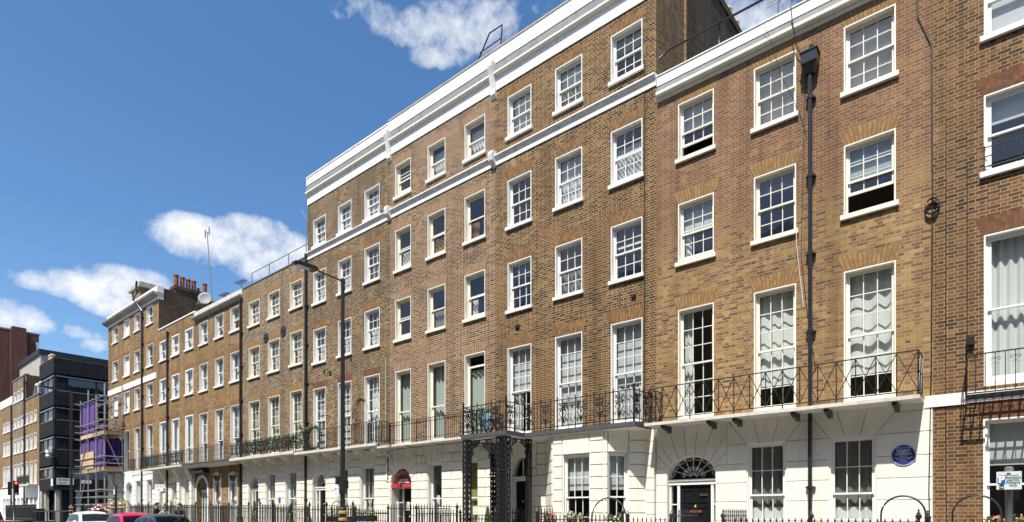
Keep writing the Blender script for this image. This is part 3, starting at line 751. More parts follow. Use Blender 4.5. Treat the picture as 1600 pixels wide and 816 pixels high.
def rail_run(mb, p, q, z0, z1, style, bay=0.36):
    L, f = along(p, q); st = len(mb.v)
    H = z1-z0
    def rails(zs, w=0.014, hh=0.012):
        for z in zs: mb.box(0, L, -w, w, z-hh, z+hh)
    if style == 'cross':
        rails((z1, z0+0.09), 0.011, 0.011); n = max(1, round(L/0.37)); d = L/n
        for i in range(n+1):
            x = i*d; mb.box(x-0.009, x+0.009, -0.009, 0.009, z0+0.09, z1)
            if i % 3 == 0: mb.box(x-0.011, x+0.011, -0.011, 0.011, z0, z0+0.09); 
            if i < n:
                for (a, b) in ((0, 1), (1, 0)): mb.bar((x+a*d, 0.006*(1 if a else -1), z0+0.1), (x+b*d, 0.006*(1 if a else -1), z1-0.01), 0.014)
                mb.ball((x+d/2, 0, z0+0.09+(H-0.09)/2), 0.026, 4)
            mb.ball((x, 0, z1-0.05), 0.018, 4)
    elif style == 'scroll':
        rails((z1-0.02, z0+0.1), 0.014, 0.012); x = 0.0; k = 0; n = max(1, round(L/0.62)); d = L/n
        for i in range(n):
            a = i*d; pw = min(0.37, d*0.6)
            mb.box(a-0.011, a+0.011, -0.011, 0.011, z0, z1+0.03); mb.ball((a, 0, z1+0.05), 0.022, 4)
            scroll_panel(mb, a+0.01, a+pw-0.01, z0+0.12, z1-0.05, 0)
            mb.box(a+pw-0.009, a+pw+0.009, -0.009, 0.009, z0, z1+0.03); mb.ball((a+pw, 0, z1+0.045), 0.018, 4)
            m = d-pw
            nb = max(1, round(m/0.11)-1)
            for b in range(1, nb+1):
                xx = a+pw+m*b/(nb+1)
                if b % 2: wavybar(mb, xx, 0, z0+0.1, z1-0.02)
                else: mb.box(xx-0.008, xx+0.008, -0.008, 0.008, z0+0.1, z1-0.02)
        mb.box(L-0.011, L+0.011, -0.011, 0.011, z0, z1+0.03); mb.ball((L, 0, z1+0.05), 0.022, 4)
    elif style == 'grid':
        rails((z1, z1-0.12, z0+0.06, z0+0.15), 0.010, 0.008)
        n = max(1, round(L/0.095))
        for i in range(n+1):
            x = L*i/n; w = 0.013 if i % 8 == 0 else 0.006
            mb.box(x-w, x+w, -w, w, z0+(0 if i % 8 == 0 else 0.06), z1)
    elif style == 'bars':
        rails((z1, z0+0.08), 0.012, 0.010)
        n = max(1, round(L/0.12))
        for i in range(n+1):
            x = L*i/n; w = 0.013 if i % 9 == 0 else 0.007
            mb.box(x-w, x+w, -w, w, z0+(0 if i % 9 == 0 else 0.08), z1)
    elif style == 'net':
        rails((z1, z0+0.06, z0+0.33*H, z0+0.66*H), 0.010, 0.007)
        n = max(1, round(L/0.11))
        for i in range(n+1):
            x = L*i/n; mb.box(x-0.006, x+0.006, -0.006, 0.006, z0, z1)
    elif style == 'ornate':
        rails((z1, z0+0.06), 0.013, 0.011); n = max(1, round(L/0.42)); d = L/n
        for i in range(n+1):
            x = i*d; mb.box(x-0.011, x+0.011, -0.011, 0.011, z0, z1+0.06)
            if i < n:
                scroll_panel(mb, x+0.02, x+d-0.02, z0+0.08, z1-0.02, 0, 0.010)
                mb.tube(spiral((x+d/2, 0, z0+H*0.45), d*0.3, 1.0, 0, 1, 10, r0=1.0), 0.010, 4)
                mb.bar((x+0.03, 0, z0+0.08), (x+d-0.03, 0, z1-0.03), 0.010); mb.bar((x+d-0.03, 0, z0+0.08), (x+0.03, 0, z1-0.03), 0.010)
    elif style == 'balconette':
        rails((z1, z0+0.07), 0.012, 0.011); n = max(1, round(L/0.145))
        for i in range(n+1):
            x = L*i/n; mb.box(x-0.007, x+0.007, -0.007, 0.007, z0+0.07, z1)
            if i % 2 == 1:
                for sg in (-1, 1): mb.tube(spiral((x+sg*0.05, 0, z1-0.13), 0.045, 1.1, PI if sg > 0 else 0, -sg, 10), 0.006, 4, cap=False)
                mb.bar((x, 0, z1-0.19), (x-0.06, 0, z1-0.23), 0.006); mb.bar((x, 0, z1-0.19), (x+0.06, 0, z1-0.23), 0.006)
    mb.xform(f, st)

def bracket(par, x, y0, y1, z, mat='iron', drop=0.16, w=0.045, name='bracket', scroll=False):
    mb = MB(); L = y1-y0
    if not scroll:
        mb.prismx([(y0, z-drop*0.42), (y0, z), (y1, z), (y1, z-drop), (y0+L*0.8, z-drop), (y0+L*0.62, z-drop*0.62), (y0+L*0.4, z-drop*0.72), (y0+L*0.12, z-drop*0.36)], x-w, x+w)
    else:
        def yz(pts): return [(x, p[0], p[2]) for p in pts]
        mb.bar((x, y0, z-0.02), (x, y1, z-0.02), 0.03); mb.bar((x, y1-0.015, z-0.5), (x, y1-0.015, z), 0.025)
        mb.tube(yz(spiral((y0+L*0.72, 0, z-0.2), 0.16, 1.5, 0, 1, 16)), 0.013, 4); mb.tube(yz(spiral((y0+L*0.3, 0, z-0.12), 0.09, 1.4, PI, 1, 14)), 0.012, 4)
        mb.tube([(x, y0+0.02, z-0.03), (x, y0+L*0.45, z-0.22), (x, y1-0.1, z-0.36), (x, y1, z-0.5)], 0.014, 4)
    return mb.build(name, M[mat], par)

def spears(mb, p, q, zb, zt, sp=0.125, r=0.011):
    L, f = along(p, q); st = len(mb.v); n = max(1, round(L/sp))
    for i in range(n+1):
        x = L*i/n; mb.box(x-r, x+r, -r, r, zb, zt-0.11)
        mb.lathe((x, 0, zt-0.11), [(r*0.9, 0), (r*1.9, 0.025), (0.001, 0.11)], 4)
    mb.xform(f, st)
def area_railing(label, x0, x1, zt, gaps, Y=13.4, hoops=(), step_h=0.0):
    zb = zg((x0+x1)/2)+0.08
    t = thing('area_railing', label, 'railing', ((x0+x1)/2, Y, zb), 'iron spear railings in front of the houses')
    seg = []; a = x0
    for g in sorted(gaps): seg.append((a, g[0])); a = g[1]
    seg.append((a, x1))
    IR = M['iron']
    for (a, b) in seg:
        if b-a < 0.2: continue
        mb = MB(); mb.box(a, b, Y-0.11, Y+0.11, zb-0.25, zb+0.14); mb.build('plinth', M['kerbstone'], t)
        mb = MB(); spears(mb, (a+0.06, Y), (b-0.06, Y), zb+0.14, zt); mb.build('spear_bars', IR, t)
        for z_ in (zt-0.19, zb+0.25):
            mb = MB(); mb.box(a, b, Y-0.02, Y+0.02, z_, z_+0.025); mb.build('rail', IR, t)
        n = max(1, round((b-a)/1.9))
        for i in range(n+1):
            x = a+(b-a)*i/n
            x = min(max(x, a+0.02), b-0.02); mb = MB()
            mb.box(x-0.022, x+0.022, Y-0.022, Y+0.022, zb+0.14, zt-0.03)
            mb.lathe((x, Y, zt-0.03), [(0.02, 0), (0.05, 0.03), (0.055, 0.075), (0.03, 0.10), (0.035, 0.115), (0.012, 0.15), (0.02, 0.17), (0.002, 0.2)], 8)
            mb.build('post', IR, t)
    for g in gaps:                                   # railings flanking the door bridge
        for x in g:
            zt2 = zt+step_h
            mb = MB(); spears(mb, (x, Y+0.12), (x, FY-0.15), zb+0.14, zt2); mb.build('spear_bars', IR, t)
            mb = MB(); mb.box(x-0.018, x+0.018, Y, FY-0.1, zt2-0.19, zt2-0.165); mb.build('rail', IR, t)
            mb = MB(); mb.box(x-0.1, x+0.1, Y+0.11, FY-0.1, zb-0.25, zb+0.14); mb.build('plinth', M['kerbstone'], t)
    for (hx0, hx1, hz) in hoops:
        mb = MB(); r = (hx1-hx0)/2; xc = (hx0+hx1)/2
        pts = [(hx0, Y+0.04, zt-0.9)]+[(xc-r*math.cos(PI*i/16), Y+0.04, hz-r+r*math.sin(PI*i/16)) for i in range(17)]+[(hx1, Y+0.04, zt-0.9)]
        mb.tube(pts, 0.017, 6); mb.build('arched_guard', M['iron'], t, smooth=True)
    return t

def foliage(mb, c, rad, n, size, rr, mats=(0,), up=0.0):
    for _ in range(n):
        while True:
            d = Vector((rr.uniform(-1, 1), rr.uniform(-1, 1), rr.uniform(-1, 1)))
            if 0.25 < d.length < 1: break
        p = Vector((c[0]+d.x*rad[0], c[1]+d.y*rad[1], c[2]+d.z*rad[2]))
        a = Vector((rr.gauss(0, 1), rr.gauss(0, 1), rr.gauss(0, 1)+up)).normalized(); b = a.orthogonal().normalized()
        b.rotate(__import__('mathutils').Quaternion(a, rr.uniform(0, 6.28))); s = size*rr.uniform(0.6, 1.3)
        e = a.cross(b)
        mb.cur = rr.choice(mats)
        mb.face([p-b*s, p+e*s*0.5, p+b*s, p-e*s*0.5])
    mb.cur = 0
def Z(h): return h+EYE
HOUSE = {}

def make_house(key, label, x0, x1, top, slabh, brick, rows, cols, cells, floor_h=None, wk=None, flank=None, shell_top=None, ground_brick=False, gops=()):
    """rows: (head, sill) above the eye; cols: (left, right); cells[(r, c)] overrides for one window"""
    zb = zg((x0+x1)/2)-0.35
    h = thing('terrace_house', label, 'house', (x0, FY, zb), 'terraced houses in the row')
    HOUSE[key] = h
    ops = []
    for r, (hd, sl) in enumerate(rows):
        for c, (a, b) in enumerate(cols):
            ops.append((a, b, Z(sl), Z(hd)))
    mb = MB()
    z0 = zb if ground_brick else Z(slabh)
    wall_grid(mb, x0, x1, z0, Z(top), ops+[o for o in gops])
    for o in gops:
        if len(o) > 4: arch_fill(mb, o[0], o[1], o[4], o[3])
    mb.build('brick_wall', M[brick], h)
    shell(h, x0, x1, zb, Z(shell_top or top), M[brick], flank=M[flank] if flank else None)
    lv = []
    for r in range(len(rows)-1): lv.append(Z((rows[r][1]+rows[r+1][0])/2+0.1))
    lv += [Z(slabh+0.15), Z(-0.9)]
    interior(h, x0, x1, zb, lv, Z(top)-0.3)
    base = wk or {}
    for r, (hd, sl) in enumerate(rows):
        for c, (a, b) in enumerate(cols):
            kw = dict(base); kw.update(cells.get(r, {})); kw.update(cells.get((r, c), {}))
            win(h, a, b, Z(sl), Z(hd), **kw)
    return h

def balcony(h, poly, top, thick, mat, rails, z1, style, brks=(), bmat='iron', scroll=False, edge=None, z1off=0.0, bdrop=0.17):
    """poly: outline of the slab in x, y; rails: list of (p, q) runs"""
    mb = MB(); mb.prismz(poly, Z(top)-thick, Z(top)); b = mb.build('balcony', M[mat], h)
    rm = MB()
    for p, q in rails: rail_run(rm, p, q, Z(top), Z(z1), style)
    rm.build('balcony_railing', M['iron'], b)
    for (x, y0, y1) in brks: bracket(b, x, y0, y1, Z(top)-thick, bmat, scroll=scroll, drop=bdrop)
    return b

def pipe(h, x, z0, z1, proud=0.1, r=0.05, mat='pipe', hopper=False, name='drainpipe', collars=1.8):
    mb = MB(); y = FY-proud
    mb.tube([(x, y, z0), (x, y, z1)], r, 8)
    z = z0+0.4
    while z < z1-0.1:
        mb.lathe((x, y, z), [(r, 0), (r*1.35, 0.01), (r*1.35, 0.09), (r, 0.1)], 8)
        mb.box(x-r*2.2, x+r*2.2, y+0.02, FY-0.002, z+0.03, z+0.07); z += collars
    p = mb.build(name, M[mat], h)
    if hopper:
        mb = MB(); w = 0.17; t = z1
        a = [(x-0.07, y-0.06), (x+0.07, y-0.06), (x+0.07, y+0.06), (x-0.07, y+0.06)]
        bq = [(x-w, y-0.15), (x+w, y-0.15), (x+w, FY-0.004), (x-w, FY-0.004)]
        for i in range(4):
            k = (i+1) % 4
            mb.face([(*a[i], t-0.1), (*a[k], t-0.1), (*bq[k], t+0.12), (*bq[i], t+0.12)])
        mb.box(x-w, x+w, y-0.15, FY-0.004, t+0.121, t+0.36); mb.box(x-w-0.02, x+w+0.02, y-0.17, FY-0.004, t+0.361, t+0.40)
        mb.tube([(x+0.03, y, t+0.4), (x+0.03, y, t+0.55)], 0.05, 8)
        mb.build('hopper_head', M['pipe'], p)
    return p

# =============================================================== E: the ochre house with the plaque
xE0, xE1 = U(1025.5), U(1458)
colE = [(U(1059.5), U(1115.5)), (U(1178), U(1244)), (U(1318.5), U(1399.8))]
rowE = [(10.91, 9.44), (8.24, 6.68), (5.41, 2.46)]
gE = [dict(x0=U(1043), x1=U(1118), z0=-1, zs=Z(0.93), zc=Z(1.49)), dict(x0=U(1167.5), x1=U(1228), zh=Z(1.68), z0=Z(-0.8)), dict(x0=U(1296.5), x1=U(1368.8), zh=Z(1.70), z0=Z(-0.8))]
hE = make_house('E', 'yellow ochre brick house with the blue plaque and the cross-barred iron balcony', xE0, xE1, 11.55, 2.36, 'brick_ochre', rowE, colE,
    {0: dict(fill=[('slat', 'blind_white', 0.0, 0.97)], arch_h=0.28), (0, 0): dict(up=0.52, fill=[('slat', 'blind_white', 0, 0.44)]),
     1: dict(), (1, 0): dict(up=0.13, fill=[('roller', 'blind_grey', 0, 0.46), ('side', 'net', 0.4, 0.98, 0.2)]), (1, 1): dict(fill=[('roller', 'drape_grey', 0, 0.22)]), (1, 2): dict(up=0.62, fill=[('roller', 'blind_grey', 0, 0.42)]),
     2: dict(rt=3, rb=3, sill=False, bottom_sill=0.1, arch_h=0.36), (2, 0): dict(fill=[('side', 'net', 0.0, 1.0, 0.27)]), (2, 1): dict(fill=[('net', 'net', 0.0, 0.80, 0.30)]), (2, 2): dict(fill=[('net', 'net', 0.0, 0.80, 0.36)])},
    wk=dict(arch='gauged_ochre', col='cream', rec=0.12, arch_h=0.34))
stucco(hE, xE0, xE1-0.002, zg(-4)-0.35, Z(2.36), gE, 0.47, M['stucco'], p=0.03, g=0.014, splay=0.5)
for (a, b, f) in ((U(1167.5), U(1228), 'drape_grey'), (U(1296.5), U(1368.8), 'drape_grey')):
    win(hE, a, b, Z(-0.8), Z(1.69), rt=2, rb=2, col='white', rec=0.06, fill=[('net', f, 0.0, 0.62, 0.2), ('net', 'net', 0.62, 1.0, 0.24)], lin=0.02)
door(hE, U(1059), U(1108), zg(-6)+0.12, Z(0.74), Z(0.93), Z(1.49), U(1043), U(1118), fan='web', rec=0.14)
mb = MB(); xd = (U(1059)+U(1108))/2; mb.box(xd+0.12, xd+0.34, FY+0.13, FY+0.168, Z(0.44), Z(0.49)); mb.build('name_plate', M['brass'], hE)
mb = MB(); mb.box(xd-0.13, xd+0.17, FY+0.11, FY+0.168, Z(0.0), Z(0.06)); mb.build('letter_plate', M['terracotta'], hE)
moulding(hE, xE0+0.06, xE1, [(-0.3, 11.22), (0.015, 11.22), (0.03, 11.25), (0.06, 11.27), (0.05, 11.30), (0.14, 11.31), (0.16, 11.33), (0.165, 11.35), (0.165, 11.41), (-0.3, 11.41)], M['cream'], 'cornice')  # cream paint, its tone also standing in for warm bounce underneath
XZ = lambda prof: [(p, z+EYE) for p, z in prof]
moulding(hE, xE0+0.06, xE1, [(-0.3, 11.412), (0.15, 11.412), (0.08, 11.60), (-0.3, 11.60)], M['flash'], 'cornice_slope')
moulding(hE, xE0+0.06, xE1, [(-0.3, 11.602), (0.10, 11.602), (0.10, 11.85), (0.12, 11.86), (0.12, 11.89), (-0.3, 11.89)], M['trim'], 'parapet')
yb = FY-0.74
balcony(hE, [(xE0+0.02, FY+0.02), (xE0+0.02, yb), (U(1444)+0.0, yb), (U(1444)+0.0, FY+0.02)], 2.36, 0.075, 'slab',
        [((xE0+0.16, FY-0.03), (xE0+0.16, yb+0.05)), ((xE0+0.16, yb+0.05), (U(1444)-0.03, yb+0.05)), ((U(1444)-0.03, yb+0.05), (U(1444)-0.03, FY-0.03))], 3.26, 'cross',
        [(at(x, 650, yb+0.35)[0], yb+0.12, FY-0.16) for x in (1041, 1112, 1152, 1243, 1294, 1400)])
pp = pipe(hE, U(1268), zg(-4)-0.2, Z(10.2), 0.13, 0.046, hopper=True)
mb = MB(); rr = random.Random(3)       # loose cables on the front
xp_ = U(1262)
mb.tube([(U(1240), FY-0.24, Z(11.8)), (U(1243), FY-0.25, Z(11.4)), (U(1247), FY-0.12, Z(10.9)), (U(1257), FY-0.06, Z(10.55)), (xp_-0.02, FY-0.05, Z(10.2))], 0.012, 5)
mb.tube([(U(1198), FY-0.22, Z(11.75)), (U(1208), FY-0.23, Z(11.3)), (U(1222), FY-0.05, Z(10.4)), (U(1250), FY-0.03, Z(9.4)), (xp_, FY-0.06, Z(8.8))], 0.006, 4)
mb.tube([(U(1258), FY-0.02, Z(10.2)), (U(1255), FY-0.02, Z(8.0)), (U(1252), FY-0.02, Z(6.0)), (U(1262), FY-0.02, Z(4.6)), (U(1275), FY-0.02, Z(3.3))], 0.008, 4)
mb.build('cable', M['iron'], hE)
mb = MB(); mb.tube([(U(1246), FY-0.09, Z(6.7)), (U(1246), FY-0.08, Z(6.3)), (U(1250), FY-0.03, Z(5.6)), (U(1256), FY-0.03, Z(4.8))], 0.011, 5); mb.build('cable', M['cable_white'], hE)
mb = MB(); xb = xE1-0.01
mb.tube([(xb-0.28, FY-0.02, Z(11.2)), (xb-0.25, FY-0.02, Z(10.4)), (xb-0.02, FY-0.02, Z(9.7)), (xb, FY-0.02, Z(6.6)), (xb-0.02, FY-0.02, Z(3.0)), (xb-0.06, FY-0.03, Z(0.4)), (xb-0.02, FY-0.02, Z(-1.2))], 0.014, 5)
for k in range(6): mb.tube([(xb+0.13*math.cos(t*PI/8)*(1-0.03*k), FY-0.04-0.012*k, Z(6.33)+0.16*math.sin(t*PI/8)) for t in range(16)], 0.010, 4, closed=True)
mb.build('cable_coil', M['iron'], hE)
mb = MB(); mb.tube([(xE0+0.05, FY+0.05, Z(12.45)), (xE0+0.4, FY-0.02, Z(12.5)), (xE1, FY-0.02, Z(12.5))], 0.03, 6)
for x in (U(1124), U(1238), U(1340)): mb.tube([(x, FY-0.02, Z(11.7)), (x, FY-0.02, Z(12.5))], 0.022, 6)
mb.build('roof_guard_rail', M['iron'], hE, smooth=True)

# blue plaque
pu = (U(1395.7)+U(1429))/2; pz = Z((801-711.5)/(1717*0.0427)); rad = 0.205
pl = thing('blue_plaque', 'round blue commemorative plaque fixed to the cream wall', 'plaque', (pu, FY-0.03, pz))
mb = MB()
n = 40; mb.prism([(pu+rad*math.cos(2*PI*i/n), pz+rad*math.sin(2*PI*i/n)) for i in range(n)], FY-0.055, FY-0.018); mb.build('disc', M['blue'], pl)
mb = MB(); mb.tube([(pu+rad*1.06*math.cos(2*PI*i/n), FY-0.035, pz+rad*1.06*math.sin(2*PI*i/n)) for i in range(n)], 0.018, 6, closed=True); mb.build('rim', M['palegrey'], pl, smooth=True)
big = MB()
for (s, dz, sz) in (('ELIZABETH', 0.085, 0.05), ('GARRETT', 0.045, 0.05), ('ANDERSON', 0.0, 0.056), ('1836-1917', -0.035, 0.034), ('The first woman to qualify', -0.066, 0.030), ('as a doctor in Britain', -0.095, 0.030), ('lived here', -0.124, 0.030), ('LONDON COUNTY COUNCIL', 0.145, 0.022)):
    t_ = text_mb(s, sz, None, None, lambda x, z: (pu+x, FY-0.0575, pz+dz+z), 0.0012)
    b = len(big.v); big.v += t_.v; big.f += [tuple(i+b for i in f) for f in t_.f]; big.mi += t_.mi
big.build('lettering', M['palegrey'], pl)

# =============================================================== C: the brown house with the porch and bay
xC0, xC1 = U(772.6), xE0
colC = [(U(793.3), U(830.2)), (U(867.5), U(909.7)), (U(954.5), U(1003.8))]
rowC = [(13.80, 12.46), (11.02, 9.47), (8.27, 6.70), (5.45, 2.55)]
hC = make_house('C', 'tall dark brown brick house with the black iron porch and white bay', xC0, xC1, 14.25, 2.40, 'brick_brown', rowC, colC,
    {0: dict(arch_h=0.3), (0, 0): dict(fill=[('slat', 'blind_white', 0, 0.97)]), (0, 1): dict(fill=[('roller', 'blind_grey', 0.0, 0.42), ('net', 'drape_grey', 0.4, 1.0)]), (0, 2): dict(fill=[('roller', 'drape_grey', 0, 0.3)]),
     (1, 0): dict(), (1, 1): dict(fill=[('net', 'lace', 0.0, 1.0, 0.13)]), (1, 2): dict(up=0.12, fill=[('net', 'lace', 0.25, 1.0, 0.12)]),
     (2, 0): dict(fill=[('slat', 'drape_grey', 0, 0.3)]), (2, 1): dict(fill=[('slat', 'blind_brown', 0, 0.48), ('net', 'drape_grey', 0.5, 1.0)]), (2, 2): dict(fill=[('slat', 'blind_brown', 0, 0.5), ('roller', 'paper', 0.3, 0.34)]),
     3: dict(rt=3, rb=3, sill=False, bottom_sill=0.06, arch_h=0.38), (3, 0): dict(fill=[('roller', 'blind_grey', 0, 0.5), ('side', 'net', 0.5, 1.0, 0.35)]), (3, 1): dict(fill=[('roller', 'blind_grey', 0, 0.72), ('net', 'net', 0.72, 1.0)]), (3, 2): dict(fill=[('roller', 'blind_grey', 0, 0.6), ('net', 'lace', 0.6, 1.0)])},
    wk=dict(arch='gauged_brown', col='white', rec=0.13, arch_h=0.34, bottom_sill=0.04), shell_top=15.6)
TRI = ((U(481.0), U(609.5), 'brick_dark'), (U(609.5), xC0, 'brick_red'), (xC0, xC1, 'brick_brown'))
def entablature(h, a, b, dz):
    moulding(h, a, b, [(-0.3, 14.25+0.002), (0.03, 14.252), (0.03, 14.66), (-0.3, 14.66)], M['trim'], 'frieze')
    moulding(h, a, b, [(-0.3, 14.662), (0.04, 14.662), (0.06, 14.70), (0.13, 14.72), (0.15, 14.74), (0.15, 14.80), (-0.3, 14.80)], M['cream'], 'cornice')  # cream beside whiter trim: warm shade under the lip put into the paint
    moulding(h, a, b, [(-0.3, 14.802), (0.14, 14.802), (0.06, 15.12), (-0.3, 15.12)], M['flash'], 'cornice_slope')
    moulding(h, a, b, [(-0.3, 15.122), (0.08, 15.122), (0.08, 15.46+dz), (-0.3, 15.46+dz)], M['trim'], 'parapet')
    moulding(h, a, b, [(-0.32, 15.462+dz), (0.10, 15.462+dz), (0.10, 15.52+dz), (-0.32, 15.54+dz)], M['concrete'] if dz > 0.05 else M['trim'], 'coping')
    moulding(h, a, b, [(-0.05, 11.72), (0.03, 11.72), (0.03, 11.91), (0.06, 11.915), (0.06, 11.95), (0.09, 11.955), (0.09, 11.985), (0.12, 11.99), (0.12, 12.03), (-0.05, 12.07)], M['trim'], 'string_course')
def console(h, x, big=True):
    mb = MB(); w = 0.10
    if big:
        mb.prismx([(FY-0.06, Z(14.05)), (FY-0.10, Z(14.12)), (FY-0.09, Z(14.3)), (FY-0.13, Z(14.5)), (FY-0.2, Z(14.78)), (FY-0.27, Z(14.98)), (FY-0.27, Z(15.1)), (FY-0.22, Z(15.18)), (FY-0.12, Z(15.18)), (FY-0.0, Z(15.2)), (FY-0.0, Z(14.0))], x-w, x+w)
    else:
        mb.prismx([(FY-0.08, Z(11.74)), (FY-0.20, Z(11.86)), (FY-0.24, Z(12.05)), (FY-0.2, Z(12.16)), (FY-0.0, Z(12.2)), (FY-0.0, Z(11.68))], x-0.1, x+0.1)
    mb.build('console_bracket', M['trim'], h)
entablature(hC, xC0, xC1, 0.1)
for x in (xC0,): console(hC, x); console(hC, x, False)
# ground floor: wall behind the porch, canted bay
zbC = zg(-10)-0.35
stucco(hC, xC0, -11.335, zbC, Z(2.30), [dict(x0=U(799), x1=U(829.5), z0=-1, zs=Z(1.19), zc=Z(1.83))], 0.335, M['stucco'], p=0.055, g=0.022, arch_a=0.26)
door(hC, U(803), U(825.5), zg(-12)+0.15, Z(1.03), Z(1.19), Z(1.83), U(799), U(829.5), fan='mid', knob=True, rec=0.1)
ex = MB(); xm = U(820); ex.box(xm-0.02, xm+0.25, FY+0.22, FY+0.24, Z(1.30), Z(1.50)); es = ex.build('exit_sign', M['green_exit'], hC)
ex = MB(); ex.box(xm+0.15, xm+0.165, FY+0.214, FY+0.218, Z(1.35), Z(1.46)); ex.prism([(xm+0.12, Z(1.38)), (xm+0.157, Z(1.335)), (xm+0.195, Z(1.38))], FY+0.210, FY+0.213)
ex.ball((xm+0.06, FY+0.215, Z(1.45)), 0.014, 5); ex.bar((xm+0.06, FY+0.215, Z(1.43)), (xm+0.05, FY+0.215, Z(1.39)), 0.02); ex.bar((xm+0.05, FY+0.215, Z(1.39)), (xm+0.075, FY+0.215, Z(1.345)), 0.012); ex.bar((xm+0.05, FY+0.215, Z(1.39)), (xm+0.025, FY+0.215, Z(1.35)), 0.012)
ex.build('exit_symbol', M['white_exit'], hC)
q = PI/4; Lc = 0.9*math.sqrt(2)
fw0, fw1 = at(880, 800, 14.2)[0]+10.42, at(922, 800, 14.2)[0]+10.42
for (f, L, wins) in ((facet(-11.32, 15.1, -q), Lc, []), (facet(-10.42, 14.2, 0), 1.72, [(fw0, fw1, 3)]), (facet(-8.70, 14.2, q), Lc, [(0.10, 0.68, 2)])):
    XF[0] = f
    ops_ = [dict(x0=a, x1=b, zh=Z(1.66), z0=Z(-0.75)) for a, b, c in wins]
    st_ = 0.02
    stucco(hC, 0, L, zbC, Z(2.30), ops_, 0.335, M['stucco'], p=0.055, g=0.022, splay=0.0, nv=1 if not wins else 1, name='bay_front')
    for a, b, c in wins:
        win(hC, a, b, Z(-0.75), Z(1.65), cols=c, rt=2, rb=2, rec=0.08, lin=0.02, fill=[('roller', 'blind_grey', 0.0, 0.40)])
    XF[0] = None
mb = MB()                                   # banded pier between the bay and the next house
for k in range(11): mb.box(xC1-0.26, xC1-0.012, FY-0.13, FY+0.02, Z(2.28)-0.335*(k+1)+0.02, Z(2.28)-0.335*k)
mb.box(xC1-0.245, xC1-0.02, FY-0.10, FY+0.02, zbC, Z(2.28)); mb.build('pilaster', M['stucco'], hC)
ys = 14.03; yp = 13.17; xpL, xpR = -13.22, -11.37; xsR = -7.66
bal = balcony(hC, [(xpL, FY+0.02), (xpL, yp), (xpR, yp), (xpR, ys), (xsR, ys), (xsR, FY+0.02)], 2.40, 0.12, 'slab_grey',
        [((xpL+0.05, FY-0.02), (xpL+0.05, yp+0.06)), ((xpL+0.05, yp+0.06), (xpR-0.05, yp+0.06)), ((xpR-0.05, yp+0.06), (xpR-0.05, ys+0.05)), ((xpR-0.05, ys+0.05), (xsR-0.05, ys+0.05)), ((xsR-0.05, ys+0.05), (xsR-0.05, FY-0.03))], 3.27, 'scroll')
for (x, y) in ((xpL+0.05, yp+0.06), (xpR-0.05, yp+0.06), (xsR-0.05, ys+0.05)):
    mb = MB(); mb.box(x-0.022, x+0.022, y-0.022, y+0.022, Z(2.40), Z(3.34)); mb.ball((x, y, Z(3.37)), 0.04, 6); mb.build('balcony_post', M['iron'], bal)
mb = MB(); mb.prismz([(xpL+0.03, FY), (xpL+0.03, yp+0.03), (xpR-0.03, yp+0.03), (xpR-0.03, ys+0.03), (xsR-0.03, ys+0.03), (xsR-0.03, FY)], Z(2.255), Z(2.278)); mb.build('balcony_soffit', M['stucco'], bal)
# cast iron porch
zgp = zg(-12)+0.05; zpt = Z(2.25)
def trellis_post(x, y, w, nm='porch_post'):
    mb = MB(); z0 = zgp; z1 = zpt-0.005; cap = Z(1.25)
    for (dx, dy) in ((-w, -w), (w, -w), (w, w), (-w, w)): mb.box(x+dx-0.016, x+dx+0.016, y+dy-0.016, y+dy+0.016, z0, z1)
    mb.box(x-w*0.4, x+w*0.4, y-w*0.4, y+w*0.4, z0, z1-0.01)
    mb.box(x-w-0.03, x+w+0.03, y-w-0.03, y+w+0.03, z0, z0+0.12); mb.box(x-w-0.03, x+w+0.03, y-w-0.03, y+w+0.03, cap-0.03, cap+0.03)
    mb.box(x-w-0.02, x+w+0.02, y-w-0.02, y+w+0.02, z1-0.05, z1)
    z = z0+0.14
    while z < z1-0.16:
        if abs(z-cap) < 0.16: z = cap+0.05
        s = len(mb.v); W = w*0.86
        for fc in range(4):
            for sg in (-1, 1): mb.tube(spiral((sg*W*0.42, 0, z+0.07), W*0.5, 1.2, 0 if sg > 0 else PI, sg, 9), 0.009, 4, cap=False)
            mb.bar((-W, 0, z), (W, 0, z+0.15), 0.010); mb.bar((W, 0, z), (-W, 0, z+0.15), 0.010)
            mb.bar((0, 0, z), (0, 0, z+0.15), 0.012)
            a = fc*PI/2; c_, s_ = math.cos(a), math.sin(a)
            for i in range(s, len(mb.v)):
                vx, vy, vz = mb.v[i]; vy -= w
                mb.v[i] = (x+vx*c_-vy*s_, y+vx*s_+vy*c_, vz)
            s = len(mb.v)
        z += 0.165
    mb.build(nm, M['iron'], hC)
for (x, y, w) in ((xpL+0.13, yp+0.14, 0.085), (xpR-0.13, yp+0.14, 0.085), (xpR-0.36, yp+0.14, 0.065), (xpL+0.10, 14.55, 0.055), (xpR-0.10, 14.35, 0.055)): trellis_post(x, y, w)
